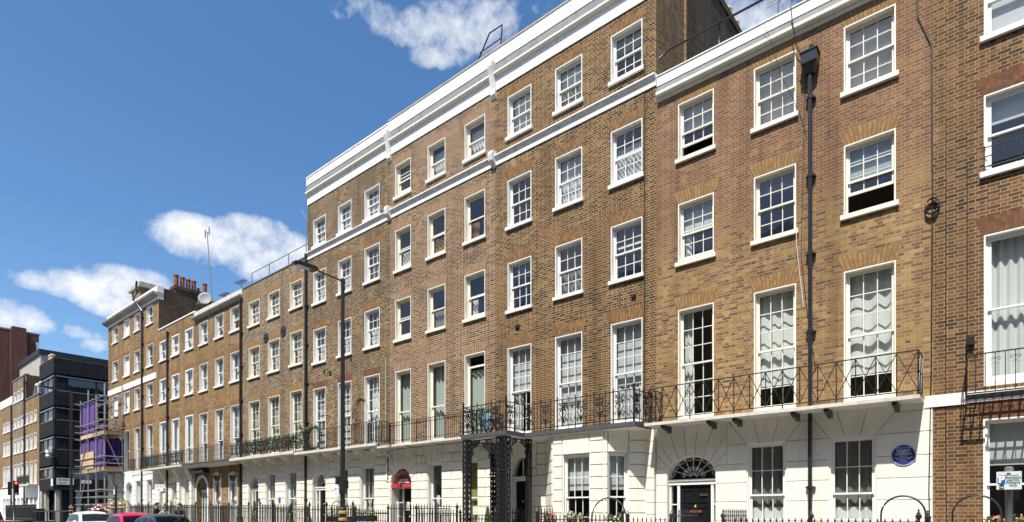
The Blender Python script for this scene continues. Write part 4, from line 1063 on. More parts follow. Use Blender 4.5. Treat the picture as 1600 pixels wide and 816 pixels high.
def spandrel(p, q):
    L, f = along(p, q); mb = MB(); z1 = zpt-0.03; H = 0.62; st = len(mb.v)
    n = 14; arc = [(L/2-(L/2-0.02)*math.cos(PI*i/n), 0, z1-H+(H-0.1)*math.sin(PI*i/n)**0.8) for i in range(n+1)]
    mb.tube(arc, 0.016, 4); mb.box(0, L, -0.015, 0.015, z1-0.03, z1)
    for sg in (0, 1):
        for (fx, fz, r) in ((0.10, 0.16, 0.10), (0.10, 0.38, 0.075), (0.24, 0.10, 0.075), (0.36, 0.07, 0.045)):
            x = L*fx if sg == 0 else L*(1-fx)
            mb.tube(spiral((x, 0, z1-fz), r, 1.6, 0 if sg else PI, 1 if sg else -1, 14), 0.011, 4)
            mb.tube(spiral((x, 0, z1-fz), r*1.1, 1.0, 0, 1, 10, r0=1.0), 0.008, 4)
    mb.xform(f, st); mb.build('porch_arch', M['iron'], hC)
spandrel((xpL+0.22, yp+0.14), (xpR-0.5, yp+0.14)); spandrel((xpL+0.10, yp+0.24), (xpL+0.10, 14.5)); spandrel((xpR-0.10, yp+0.24), (xpR-0.10, 14.32))
mb = MB(); mb.tube([(U(1007.5), FY-0.015, Z(12.6)), (U(1007.3), FY-0.015, Z(3.3))], 0.012, 5); mb.build('cable', M['iron'], hC)
mb = MB(); mb.box(U(847), U(853), FY-0.006, FY+0.05, Z(8.7), Z(8.94)); mb.build('air_brick', M['terracotta'], hC)
for a_, b_ in ((806, 812), (987, 994)):
    mb = MB(); mb.box(U(a_), U(b_), FY-0.05, FY+0.05, Z(6.05), Z(6.14)); mb.build('vent_hole', M['iron'], hC)
# party wall and stack that rise behind the lower roof on the right
mb = MB(); xs_ = xC1-0.02
mb.box(xs_-0.4, xs_, FY+0.012, FY+1.6, Z(11.0), Z(15.55)); mb.build('side_wall', M['brick_brown'], hC)
mb = MB(); mb.box(xs_-0.8, xs_+0.05, 17.0, 22.3, Z(9.5), Z(16.9)); mb.box(xs_-0.85, xs_+0.1, 16.95, 22.35, Z(16.9), Z(17.15)); st = mb.build('chimney', M['brick_soot'], hC)
mb = MB(); mb.box(xs_-0.3, xs_+0.07, 16.90, 16.99, Z(11.0), Z(16.4)); mb.build('lit_brick_edge', M['brick_tan'], hC)  # paler brick strip paints in the sunlit edge of the stack
for i, y in enumerate((17.6, 18.5, 19.4, 20.3, 21.2, 21.95)):
    mb = MB(); mb.lathe((xs_-0.3, y, Z(17.15)), [(0.15, 0), (0.17, 0.08), (0.13, 0.1), (0.125, 0.35), (0.17, 0.36), (0.17, 0.44), (0.13, 0.45), (0.13, 0.52), (0.17, 0.53), (0.17, 0.61), (0.13, 0.62), (0.13, 0.69), (0.16, 0.70), (0.14, 0.8)], 12); mb.build('chimney_pot', M['buffclay'], st, smooth=False)

# =============================================================== B: the red hotel house
xB0, xB1 = U(609.5), xC0
colB = [(U(617.5), U(642.2)), (U(668.2), U(695.8)), (U(726), U(758))]
rowB = [(13.71, 12.46), (11.13, 9.55), (8.37, 6.82), (5.56, 2.66)]
one = dict(cols=1, rt=1, rb=1, sash=0.065)
hB = make_house('B', 'red brown brick hotel house with plain two-pane sashes and the arched red sign', xB0, xB1, 14.25, 2.55, 'brick_red', rowB, colB,
    {0: dict(one, fill=[('net', 'lace', 0.1, 1.0, 0.16)]), (0, 0): dict(one, rt=2, up=0.3, fill=[('slat', 'drape_grey', 0, 0.6)]), 1: dict(one), (1, 0): dict(one, fill=[('net', 'lace', 0.5, 1.0, 0.15)], up=0.14), (1, 1): dict(one, up=0.1, fill=[('net', 'drape_gold', 0.55, 1.0, 0.17), ('side', 'drape_red', 0.5, 1.0, 0.3)]), (1, 2): dict(one, up=0.04, fill=[('pair', 'drape_gold', 0.5, 1.0, 0.4), ('side', 'drape_red', 0.5, 1.0, 0.25)]),
     2: dict(one), (2, 0): dict(one, up=0.14, fill=[('right', 'lace', 0.45, 1.0, 0.5)]), (2, 1): dict(one, fill=[('net', 'drape_grey', 0.5, 1.0)]), (2, 2): dict(one, up=0.08, fill=[('pair', 'lace', 0.5, 1.0, 0.3), ('right', 'drape_red', 0.5, 1.0, 0.15)]),
     3: dict(one, split=0.55, sill=False, bottom_sill=0.05, fill=[('net', 'drape_green', 0.0, 1.0, 0.2)]), (3, 2): dict(one, top_drop=0.12, split=0.9, sill=False, fill=[('net', 'drape_green', 0.16, 1.0, 0.2)])},
    wk=dict(arch='gauged_red', col='cream', rec=0.14, arch_h=0.32), shell_top=15.6)
entablature(hB, xB0, xB1, 0.1)
console(hB, xB0); console(hB, xB0, False)
zbB = zg(-16)-0.35
winB = [(U(669), U(691.3)), (U(724.5), U(747.3))]
stucco(hB, xB0, xB1-0.002, zbB, Z(2.5), [dict(x0=U(612), x1=U(643.8), z0=-1, zs=Z(1.11), zc=Z(1.73))]+[dict(x0=a, x1=b, zh=Z(1.84), z0=Z(-0.75)) for a, b in winB], 0.325, M['stucco'], p=0.055, g=0.022, splay=0.30, vj=1, arch_a=0.3)
win(hB, *winB[0], Z(-0.75), Z(1.84), cols=1, rt=1, rb=1, rec=0.16, lin=0.02, fill=[('net', 'drape_grey', 0, 0.3), ('side', 'net', 0.45, 1.0, 0.3), ('paper', 0.55, 0.68, 0.14)])
win(hB, *winB[1], Z(-0.75), Z(1.84), cols=1, rt=1, rb=1, rec=0.16, lin=0.02, fill=[('roller', 'blind_olive', 0, 1.0), ('paper', 0.5, 0.68, 0.14)])
dB = door(hB, U(622.5), U(641.5), zg(-18)+0.2, Z(0.95), Z(1.11), Z(1.73), U(612), U(643.8), fan='none')
xdl, xdr = U(622.5), U(641.5)
mb = MB()
for f in (0.30, 0.72): mb.box(xdl+(xdr-xdl)*f-0.11, xdl+(xdr-xdl)*f+0.11, FY+0.284, FY+0.289, Z(0.08), Z(0.42))
pa = mb.build('notice', M['paper'], dB)
xa0, xa1 = U(612), U(643.8); xam = (xa0+xa1)/2
sg = thing('arched_sign', 'dark red arched sign with white lettering over the hotel door', 'sign', (xam, FY+0.1, Z(1.11)))
mb = MB(); P = ell(xa0+0.01, xa1-0.01, Z(1.12), Z(1.72), 24)
mb.prism([(x, z) for x, z in P][::-1], FY+0.10, FY+0.14); mb.build('board', M['redpaint'], sg)
mb = MB(); mb.box(xa0-0.02, xa1-0.01, FY-0.02, FY+0.12, Z(0.98), Z(1.115)); mb.build('valance', M['redbright'], sg)
t_ = text_mb('HOTEL', 0.2, None, None, lambda x, z: (xam+0.01+x, FY+0.097, Z(1.17)+z), 0.012); t_.build('lettering', M['palegrey'], sg)
arc = MB(); s_ = 'Berkeley Court'
for i, ch in enumerate(s_):
    if ch == ' ': continue
    a = PI*(0.90-0.80*i/(len(s_)-1)); rx, rz = (xa1-xa0)/2*0.74, 0.40
    cx_, cz_ = xam+rx*math.cos(a), Z(1.14)+rz*math.sin(a); rot = math.atan2(-math.cos(a)*rz, math.sin(a)*rx)
    c_, s2 = math.cos(rot), math.sin(rot)
    t_ = text_mb(ch, 0.20, None, None, lambda x, z: (cx_+x*c_-z*s2, FY+0.097, cz_+x*s2+z*c_), 0.008)
    b = len(arc.v); arc.v += t_.v; arc.f += [tuple(j+b for j in f) for f in t_.f]; arc.mi += t_.mi
arc.build('lettering', M['buffclay'], sg)
yB = FY-0.65
balcony(hB, [(xB0, FY+0.02), (xB0, yB), (xpL-0.01, yB), (xpL-0.01, FY+0.02)], 2.58, 0.07, 'slab',
        [((xB0+0.02, yB+0.05), (xpL-0.05, yB+0.05))], 3.42, 'grid', [(x, yB+0.08, FY-0.045) for x in (U(616), U(652), U(693))], 'slab', scroll=True)
mb = MB(); mb.tube([(U(607), FY-0.08, Z(2.5)), (U(607), FY-0.08, Z(1.25))], 0.025, 6); mb.build('waste_pipe', M['trim'], hB)

# =============================================================== A: the dark brick house at the drop in height
xA0, xA1 = U(481.0), xB0
colA = [(U(489.5), U(509.2)), (U(528.3), U(549)), (U(569.8), U(593.2))]
rowA = [(13.40, 12.2), (11.0, 9.58), (8.37, 6.86), (5.66, 2.78)]
nt6 = [('net', 'lace', 0.0, 1.0, 0.15)]
hA = make_house('A', 'dark weathered brick house between the red hotel and the drop in the roofline', xA0, xA1, 14.25, 2.68, 'brick_dark', rowA, colA,
    {0: dict(fill=nt6, arch=None), (0, 0): dict(fill=[('pair', 'lace', 0, 1.0, 0.3)]), 1: dict(fill=[('net', 'lace', 0.3, 1.0, 0.15)]), 2: dict(fill=[('net', 'lace', 0.4, 1.0, 0.14)]), (1, 2): dict(fill=[('pair', 'drape_grey', 0, 1, 0.3)]),
     3: dict(rt=3, rb=3, sill=False, bottom_sill=0.05, fill=[('slat', 'blind_white', 0, 0.95, 0.3)], arch='gauged_rust'), (3, 2): dict(rt=3, rb=3, sill=False, fill=[('net', 'net', 0, 0.98, 0.2)])},
    wk=dict(arch='gauged_brown', col='white', rec=0.14, arch_h=0.3, bottom_sill=0.04), shell_top=15.5, flank='brick_dark')
entablature(hA, xA0, xA1, 0.0)
zbA = zg(-22)-0.35
winA = [(U(528), U(545)), (U(564), U(585.8))]
stucco(hA, xA0, xA1-0.002, zbA, Z(2.6), [dict(x0=U(489.5), x1=U(509.8), z0=-1, zs=Z(1.16), zc=Z(1.79))]+[dict(x0=a, x1=b, zh=Z(1.93), z0=Z(-0.7)) for a, b in winA], 0.325, M['stucco'], p=0.055, g=0.022, splay=0.28, arch_a=0.28)
for a, b in winA: win(hA, a, b, Z(-0.7), Z(1.92), cols=3, rt=2, rb=2, rec=0.14, lin=0.02, fill=[('net', 'drape_grey', 0, 0.5), ('pair', 'net', 0.5, 1, 0.3)])
door(hA, U(495.5), U(507.8), zg(-24)+0.2, Z(1.02), Z(1.16), Z(1.79), U(489.5), U(509.8), fan='spoke', rec=0.16)
yA = FY-0.7
balA = balcony(hA, [(xA0+0.01, FY+0.02), (xA0+0.01, yA), (xA1-0.005, yA), (xA1-0.005, FY+0.02)], 2.73, 0.1, 'slab',
        [((xA0+0.05, yA+0.05), (xA1-0.4, yA+0.05)), ((xA1-0.02, yA+0.05), (xA1-0.02, FY-0.02))], 3.6, 'bars', [(x, yA+0.1, FY-0.045) for x in (U(500), U(522), U(545), U(570), U(597))], 'stucco', scroll=False, bdrop=0.3)
rm = MB(); rail_run(rm, (xA1-0.42, yA+0.0), (xA1-0.02, yA+0.0), Z(2.73), Z(3.66), 'bars'); rail_run(rm, (xA1-0.9, yA+0.3), (xA1-0.02, yA+0.3), Z(2.73), Z(3.6), 'bars'); rm.build('divider_railing', M['iron'], balA)
pipe(hA, U(480.0)+0.02, zg(-25)-0.2, Z(12.0), 0.1, 0.055)
mb = MB(); mb.tube([(xA0+0.02, FY-0.1, Z(12.0)), (xA0+0.02, FY-0.08, Z(13.6)), (xA0-0.35, FY-0.1, Z(14.1))], 0.02, 5); mb.build('vent_pipe', M['lead'], hA)
for (a, b, c) in ((507, 6.35, 0.06), (549, 6.55, 0.05), (516, 6.2, 0.09)):
    mb = MB(); mb.box(U(a)-c, U(a)+c, FY-0.02, FY+0.02, Z(b)-c, Z(b)+c); mb.build('vent_grille', M['iron'], hA)
mb = MB(); mb.tube([(U(603), FY-0.02, Z(6.2)), (U(603), FY-0.02, Z(2.9))], 0.012, 4); mb.build('cable', M['cable_white'], hA)

# =============================================================== G: greyish house with the roof railing
xG0, xG1 = U(380), xA0
colG = [(U(388.8), U(405.8)), (U(419), U(437)), (U(453.3), U(472.5))]
rowG = [(11.02, 9.79), (8.62, 7.08), (5.80, 2.92)]
hG = make_house('G', 'greyish brick house with ivory window frames and plants along its balcony', xG0, xG1, 11.90, 2.78, 'brick_grey', rowG, colG,
    {0: dict(fill=[('net', 'lace', 0, 1.0, 0.15)], arch_h=0.3), 1: dict(fill=[('pair', 'lace', 0, 1.0, 0.35)]), 2: dict(rt=3, rb=3, sill=False, bottom_sill=0.06, fill=[('net', 'drape_green', 0, 1.0, 0.2)])},
    wk=dict(arch='gauged_ochre', col='cream', rec=0.14, arch_h=0.32, bottom_sill=0.05))
zbG = zg(-28)-0.35
winG = [(U(416.3), U(431)), (U(447.3), U(464.6))]
stucco(hG, xG0, xG1-0.002, zbG, Z(2.74), [dict(x0=U(390), x1=U(404.8), z0=-1, zs=Z(1.28), zc=Z(1.87))]+[dict(x0=a, x1=b, zh=Z(2.0), z0=Z(-0.6)) for a, b in winG], 0.325, M['stucco'], p=0.055, g=0.022, splay=0.28, vj=2, arch_a=0.28)
for a, b in winG: win(hG, a, b, Z(-0.6), Z(1.99), cols=3, rt=2, rb=2, rec=0.14, lin=0.02, fill=[('net', 'drape_green', 0, 1.0)])
door(hG, U(395), U(403.5), zg(-30)+0.25, Z(1.12), Z(1.28), Z(1.87), U(390), U(404.8), fan='spoke', rec=0.16)
mb = MB(); n = 16; xo = U(438.5); mb.prism([(xo+0.12*math.cos(2*PI*i/n), Z(0.6)+0.16*math.sin(2*PI*i/n)) for i in range(n)], FY-0.06, FY-0.02); mb.build('oval_plate', M['signblue'], hG)
mb = MB(); xo = U(406.8); mb.box(xo-0.08, xo+0.08, FY-0.06, FY-0.02, Z(0.52), Z(0.72)); mb.build('name_plate', M['ink'], hG)
moulding(hG, xG0, xG1-0.002, [(-0.3, 11.902), (0.03, 11.902), (0.03, 11.96), (-0.3, 11.96)], M['lead'], 'coping')
mb = MB()
for x in (xG0+0.35, xG0+2.2, xG0+4.1, xG1-0.25): mb.tube([(x, FY+0.3, Z(11.9)), (x, FY+0.3, Z(12.75))], 0.022, 5)
mb.tube([(xG0+0.35, FY+0.3, Z(12.75)), (xG1-0.02, FY+0.3, Z(12.75))], 0.02, 5); mb.build('roof_railing', M['lead'], hG)
for (x, zz) in ((U(416), 8.85), (U(443), 8.86)):
    mb = MB(); n = 20; mb.prism([(x+0.24*math.cos(2*PI*i/n), Z(zz)+0.24*math.sin(2*PI*i/n)) for i in range(n)], FY-0.04, FY+0.01); mb.ball((x, FY-0.05, Z(zz)), 0.06, 6); mb.build('wall_anchor_plate', M['iron'], hG)
yG = FY-0.75
balcony(hG, [(xG0, FY+0.02), (xG0, yG), (xG1-0.0, yG), (xG1-0.0, FY+0.02)], 2.82, 0.13, 'slab', [((xG0+0.05, yG+0.05), (xG1-0.05, yG+0.05))], 3.58, 'ornate', [(x, yG+0.1, FY-0.045) for x in (U(393), U(412), U(434), U(458))], 'stucco', bdrop=0.3)

# =============================================================== F: brown-fronted house with the concrete cornice
xF0, xF1 = U(305), xG0
colF = [(U(311.8), U(324.6)), (U(336), U(349.3)), (U(360), U(377))]
rowF = [(11.2, 9.92), (8.73, 7.18), (5.83, 2.98)]
gF = [(U(307.5), U(324.3), -1, Z(2.04), Z(1.33)), (U(333), U(345.7), Z(-0.6), Z(2.15)), (U(357), U(371), Z(-0.6), Z(2.15))]
hF = make_house('F', 'tan brick house with stained concrete cornice and bare brick ground floor', xF0, xF1, 11.42, 2.70, 'brick_tan', rowF, colF,
    {0: dict(cols=2, rt=1, rb=1, fill=[('net', 'lace', 0, 0.6)]), (0, 2): dict(cols=2, rt=1, rb=1, up=0.2, fill=[('net', 'drape_gold', 0.45, 1.0, 0.5)]), 1: dict(cols=2, rt=1, rb=1, fill=[('net', 'lace', 0.0, 1.0)]), 2: dict(cols=2, rt=3, rb=1, sill=False, split=0.6, fill=[('roller', 'blind_grey', 0, 0.55), ('net', 'net', 0.7, 1.0)])},
    wk=dict(arch='gauged_brown', col='white', rec=0.16, arch_h=0.28), ground_brick=True, gops=gF)
door(hF, U(312.5), U(322.8), zg(-36)+0.2, Z(1.2), Z(1.33), Z(2.04), U(307.5), U(324.3), mat='teal', fan='spoke', rec=0.3)
mb = MB(); P = ell(U(307.5)-0.001, U(324.3)+0.001, Z(1.33), Z(2.05), 16); P2 = ell(U(307.5)-0.16, U(324.3)+0.16, Z(1.33), Z(2.22), 16)
for i in range(16):
    mb.face([(P[i][0], FY-0.03, P[i][1]), (P[i+1][0], FY-0.03, P[i+1][1]), (P2[i+1][0], FY-0.03, P2[i+1][1]), (P2[i][0], FY-0.03, P2[i][1])])
    mb.face([(P2[i][0], FY-0.03, P2[i][1]), (P2[i+1][0], FY-0.03, P2[i+1][1]), (P2[i+1][0], FY, P2[i+1][1]), (P2[i][0], FY, P2[i][1])])
    mb.face([(P[i][0], FY-0.03, P[i][1]), (P[i][0], FY+0.25, P[i][1]), (P[i+1][0], FY+0.25, P[i+1][1]), (P[i+1][0], FY-0.03, P[i+1][1])])
for (a, b) in ((P2[0][0], P[0][0]), (P[-1][0], P2[-1][0])): mb.box(a, b, FY-0.03, FY+0.25, zg(-36), Z(1.33))
mb.build('door_surround', M['white'], hF)
mb = MB(); mb.box(xF0+0.05, U(327), FY-0.35, FY-0.005, Z(2.3), Z(2.45)); mb.build('door_canopy', M['iron'], hF)
for o in gF[1:]: win(hF, o[0], o[1], o[2], o[3], cols=1, rt=1, rb=1, rec=0.12, lin=0.05, fill=[('roller', 'net', 0, 1.0)])
moulding(hF, xF0, xF1-0.002, [(-0.3, 11.422), (0.02, 11.422), (0.05, 11.46), (0.16, 11.50), (0.22, 11.56), (0.22, 11.63), (-0.3, 11.63)], M['concrete'], 'cornice')
moulding(hF, xF0, xF1-0.002, [(-0.3, 11.632), (0.08, 11.632), (0.08, 11.93), (-0.3, 11.93)], M['concrete_pale'], 'parapet')
yF = FY-0.8
balcony(hF, [(xF0-0.0, FY+0.02), (xF0-0.0, yF), (xF1-0.005, yF), (xF1-0.005, FY+0.02)], 2.84, 0.06, 'slab_grey', [((xF0+0.02, yF+0.05), (xF1-0.05, yF+0.05))], 3.66, 'net')
moulding(hF, xF0+0.02, xF1-0.03, [(0.0, 2.60), (0.3, 2.62), (0.7, 2.70), (0.74, 2.775), (0.0, 2.775)], M['concrete_pale'], 'balcony_moulding')
pipe(hF, xF1-0.12, zg(-32)-0.2, Z(11.4), 0.1, 0.055)

# =============================================================== H2: small house with the white windows
xH0, xH1 = U(248), xF0
colH = [(U(249.6), U(260.6)), (U(268.4), U(280.2)), (U(289.5), U(302))]
rowH = [(11.2, 9.97), (8.72, 7.24), (5.92, 3.02)]
pv = dict(cols=1, rt=1, rb=1, fill=[('net', 'net', 0, 1.0, 0.2)])
hH = make_house('H', 'tan brick house with plastic white windows and columned cream ground floor', xH0, xH1, 12.0, 2.80, 'brick_tan', rowH, colH,
    {0: dict(pv), (0, 1): dict(pv, up=0.2), 1: dict(pv), 2: dict(pv, sill=False, split=0.66)}, wk=dict(arch='gauged_brown', col='white', rec=0.06, lin=0.07, sash=0.07, arch_h=0.28))
moulding(hH, xH0, xH1-0.002, [(-0.3, 12.002), (0.04, 12.002), (0.04, 12.08), (-0.3, 12.08)], M['trim'], 'coping')
zbH = zg(-40)-0.35
gH = [dict(x0=U(250.3), x1=U(259), zh=Z(2.1), z0=-1), dict(x0=U(269.3), x1=U(281.3), zh=Z(2.1), z0=Z(-0.6)), dict(x0=U(288.8), x1=U(299.5), zh=Z(2.1), z0=Z(-0.6))]
stucco(hH, xH0, xH1-0.002, zbH, Z(2.76), gH, 0.33, M['stucco'], p=0.055, g=0.022, splay=0.0, nv=1)
for o in gH[1:]: win(hH, o['x0'], o['x1'], Z(-0.6), Z(2.09), cols=1, rt=1, rb=1, rec=0.12, lin=0.04, fill=[('net', 'net', 0.5, 1.0), ('net', 'drape_grey', 0, 0.5)])
door(hH, U(251.5), U(257.8), zg(-42)+0.2, Z(1.3), Z(1.42), Z(2.08), U(250.3), U(259), mat='door', fan='mid')
for x in (U(262), U(284), U(303.4)):
    mb = MB(); mb.box(x-0.16, x+0.16, FY-0.2, FY-0.03, zbH, Z(2.2))
    for k in range(8): mb.box(x-0.19, x+0.19, FY-0.23, FY-0.035, Z(2.1)-0.42*(k+1)+0.05, Z(2.1)-0.42*k)
    mb.prismx([(FY-0.22, Z(2.18)), (FY-0.36, Z(2.35)), (FY-0.5, Z(2.6)), (FY-0.5, Z(2.74)), (FY-0.04, Z(2.74)), (FY-0.04, Z(2.1))], x-0.14, x+0.14)
    mb.build('pilaster', M['stucco'], hH)
yH = FY-0.75
balcony(hH, [(U(246)-0.6, FY+0.02), (U(246)-0.6, yH), (xH1-0.005, yH), (xH1-0.005, FY+0.02)], 2.84, 0.09, 'slab', [((U(246)-0.5, yH+0.05), (xH1-0.05, yH+0.05))], 3.68, 'ornate')
pipe(hH, U(263.6), zg(-41)-0.2, Z(11.6), 0.1, 0.055)

# =============================================================== H1: the tall corner house
xK0, xK1 = U(169.3), xH0
colK = [(U(176), U(184.6)), (U(193.6), U(202.5)), (U(210), U(218.7)), (U(229), U(239.2))]
rowK = [(14.02, 12.82), (11.4, 9.95), (8.76, 7.28), (5.96, 3.02)]
hK = make_house('K', 'tall corner house with white string course, blind windows and white stucco ground floor', xK0, xK1, 14.12, 2.95, 'brick_tan', rowK, colK,
    {0: dict(cols=2, rt=1, rb=1, fill=[('pair', 'drape_grey', 0, 1, 0.3)]), 1: dict(cols=1, rt=1, rb=1), 2: dict(cols=1, rt=1, rb=1), 3: dict(cols=1, rt=1, rb=1, sill=False, fill=[('net', 'drape_green', 0, 1, 0.2)]),
     (0, 1): dict(blank=True), (1, 1): dict(blank=True), (2, 1): dict(blank=True), (2, 0): dict(blank=True)}, wk=dict(arch='gauged_brown', col='white', rec=0.15, arch_h=0.26), flank='brick_soot', shell_top=14.9)
moulding(hK, xK0-0.0, xK1, [(-0.3, 14.122), (0.03, 14.122), (0.03, 14.32), (-0.3, 14.32)], M['trim'], 'frieze')
moulding(hK, xK0-0.35, xK1+0.02, [(-0.3, 14.322), (0.05, 14.322), (0.15, 14.38), (0.34, 14.46), (0.38, 14.56), (-0.3, 14.56)], M['concrete'], 'cornice')
moulding(hK, xK0-0.0, xK1+0.02, [(-0.3, 14.562), (0.10, 14.562), (0.10, 14.98), (-0.3, 14.98)], M['trim'], 'parapet')
moulding(hK, xK0, U(244.5), [(-0.05, 8.93), (0.04, 8.93), (0.04, 9.34), (-0.05, 9.34)], M['trim'], 'string_course')
zbK = zg(-48)-0.35
gK = [dict(x0=U(177), x1=U(185), zh=Z(2.2), z0=Z(-0.5)), dict(x0=U(197.5), x1=U(207.3), z0=-1, zs=Z(1.75), zc=Z(2.15)), dict(x0=U(213), x1=U(220.8), zh=Z(2.2), z0=Z(-0.5)), dict(x0=U(230.2), x1=U(239), zh=Z(2.2), z0=Z(-0.5))]
stucco(hK, xK0, xK1-0.002, zbK, Z(2.95), gK, 0.33, M['stucco_white'], p=0.06, g=0.024, splay=0.22, arch_a=0.25)
for o in (gK[0], gK[2], gK[3]): win(hK, o['x0'], o['x1'], Z(-0.5), Z(2.19), cols=1, rt=1, rb=1, rec=0.15, lin=0.03, fill=[('net', 'drape_green', 0, 1.0)])
door(hK, U(199), U(206), zg(-50)+0.2, Z(1.6), Z(1.75), Z(2.15), U(197.5), U(207.3), mat='white', fan='mid')
for x0_, x1_ in ((U(209), U(220)), (U(228), U(241))):
    mb = MB(); rail_run(mb, (x0_, FY-0.3), (x1_, FY-0.3), Z(2.96), Z(3.72), 'bars'); 
    for x in (x0_, x1_): rail_run(mb, (x, FY-0.02), (x, FY-0.3), Z(2.96), Z(3.72), 'bars')
    mb.build('window_guard', M['iron'], hK)
pipe(hK, U(224), zg(-47)-0.2, Z(13.9), 0.1, 0.06)
mb = MB(); x = U(224); mb.tube([(x, FY-0.12, Z(13.9)), (x, FY-0.45, Z(14.4)), (x-0.6, FY-0.42, Z(14.7)), (x-1.0, FY-0.15, Z(15.4)), (x-1.0, FY-0.1, Z(16.2))], 0.06, 8); mb.build('drainpipe_offset', M['pipe'], hK, smooth=True)
# stack on the party wall, with red pots
mb = MB(); mb.box(xK1-0.75, xK1+0.01, 16.1, 18.35, Z(11), Z(15.1)); mb.box(xK1-0.8, xK1+0.06, 16.05, 18.4, Z(15.1), Z(15.32)); ck = mb.build('chimney', M['brick_soot'], hK)
for y, hh, r in ((16.28, 0.80, 0.16), (16.68, 0.76, 0.15), (17.05, 0.72, 0.15), (17.42, 0.72, 0.15), (17.72, 0.30, 0.09), (18.15, 0.74, 0.15)):
    mb = MB(); mb.lathe((xK1-0.3, y, Z(15.32)), [(r*1.1, 0), (r*1.15, hh*0.08), (r*0.95, hh*0.1), (r, hh*0.5), (r*1.05, hh*0.53), (r*0.95, hh*0.56), (r*0.95, hh*0.88), (r*1.18, hh*0.9), (r*1.12, hh)], 12); mb.build('chimney_pot', M['terracotta'], ck, smooth=False)
mb = MB(); xq = U(203); mb.box(xq-1.2, xq+0.6, FY+0.5, FY+1.7, Z(14.3), Z(16.2)); s_ = mb.build('chimney', M['brick_tan'], hK)
mb = MB(); mb.box(xq-1.45, xq+0.85, FY+0.3, FY+1.9, Z(16.2), Z(16.36)); mb.box(xq-1.3, xq+0.7, FY+0.42, FY+1.8, Z(16.36), Z(16.6)); mb.build('chimney_cap', M['concrete'], s_)

# =============================================================== R: brown house at the right edge
xR0, xR1 = xE1, 6.6
colR = [(U(1537.3), 0.62), (2.0, 3.15), (4.4, 5.5)]
rowR = [(10.9, 9.43), (8.26, 6.74), (5.49, 2.5)]
gR = [(U(1537.3)-0.01, 0.72, Z(-0.8), Z(1.85)), (2.0, 3.2, Z(-0.8), Z(1.85)), (4.4, 5.5, -1, Z(1.85))]
hR = make_house('R', 'brown brick house at the right edge with big single-pane windows', xR0, xR1, 12.6, 2.30, 'brick_right', rowR, colR,
    {0: dict(fill=[('roller', 'blind_grey', 0.0, 1.0)]), 1: dict(fill=[('roller', 'blind_grey', 0, 0.3)]), 2: dict(sill=False, bottom_sill=0.12, arch_h=0.36, fill=[('net', 'net', 0.0, 1.0, 0.14)])},
    wk=dict(cols=1, rt=1, rb=1, arch='gauged_rust', col='white', rec=0.09, arch_h=0.34, sash=0.06), ground_brick=True, gops=gR)
for o in gR[:2]: win(hR, o[0], o[1], o[2], o[3], cols=1, rt=1, rb=1, rec=0.08, split=0.48, arch='gauged_rust', arch_h=0.34, fill=[('roller', 'blind_grey', 0, 0.32)])
moulding(hR, xR0-0.14, U(1512), [(-0.02, 2.18), (0.04, 2.18), (0.04, 2.42), (-0.02, 2.42)], M['trim'], 'string_course')
moulding(hR, U(1512)+0.001, xR1, [(-0.02, 2.20), (0.035, 2.20), (0.035, 2.42), (-0.02, 2.42)], M['trim'], 'string_course')
moulding(hR, xR0, xR1, [(-0.3, 12.602), (0.1, 12.602), (0.1, 12.8), (-0.3, 12.8)], M['trim'], 'coping')
yR = FY-0.5; xl = at(1509, 600, yR)[0]
mb = MB(); rail_run(mb, (xl, FY-0.02), (xl, yR), Z(2.24), Z(3.05), 'balconette'); rail_run(mb, (xl, yR), (1.15, yR), Z(2.24), Z(3.05), 'balconette'); rail_run(mb, (1.15, yR), (1.15, FY-0.02), Z(2.24), Z(3.05), 'balconette')
for i in range(15): x = xl+(1.15-xl)*i/14; mb.box(x-0.012, x+0.012, yR, FY, Z(2.235), Z(2.26))
for k in range(4): y = yR+0.5*k/3.2; mb.box(xl, 1.15, y-0.012, y+0.012, Z(2.262), Z(2.285))
mb.build('iron_balconette', M['iron'], hR)
mb = MB(); rail_run(mb, (colR[0][0], FY-0.05), (colR[0][1], FY-0.05), Z(6.78), Z(7.2), 'grid0')
for dz in (0.08, 0.28, 0.46): mb.box(colR[0][0], colR[0][1], FY-0.035, FY-0.02, Z(6.74)+dz, Z(6.74)+dz+0.018)
for x in (colR[0][0]+0.01, (colR[0][0]+colR[0][1])/2, colR[0][1]-0.01): mb.box(x-0.008, x+0.008, FY-0.03, FY-0.018, Z(6.74), Z(7.25))
mb.build('window_guard', M['iron'], hR)
mb = MB(); x = U(1517); mb.box(x-0.07, x+0.06, FY-0.1, FY-0.002, Z(3.35), Z(3.5)); mb.build('outdoor_lamp', M['iron'], hR)
mb = MB(); x = U(1479); mb.tube([(x, FY-0.015, Z(8.0)), (x-0.02, FY-0.015, Z(2.5)), (x+0.01, FY-0.015, Z(-1.2))], 0.008, 4); mb.tube([(U(1512), FY-0.015, Z(7.0)), (U(1512), FY-0.015, Z(3.5))], 0.008, 4); mb.build('cable', M['iron'], hR)

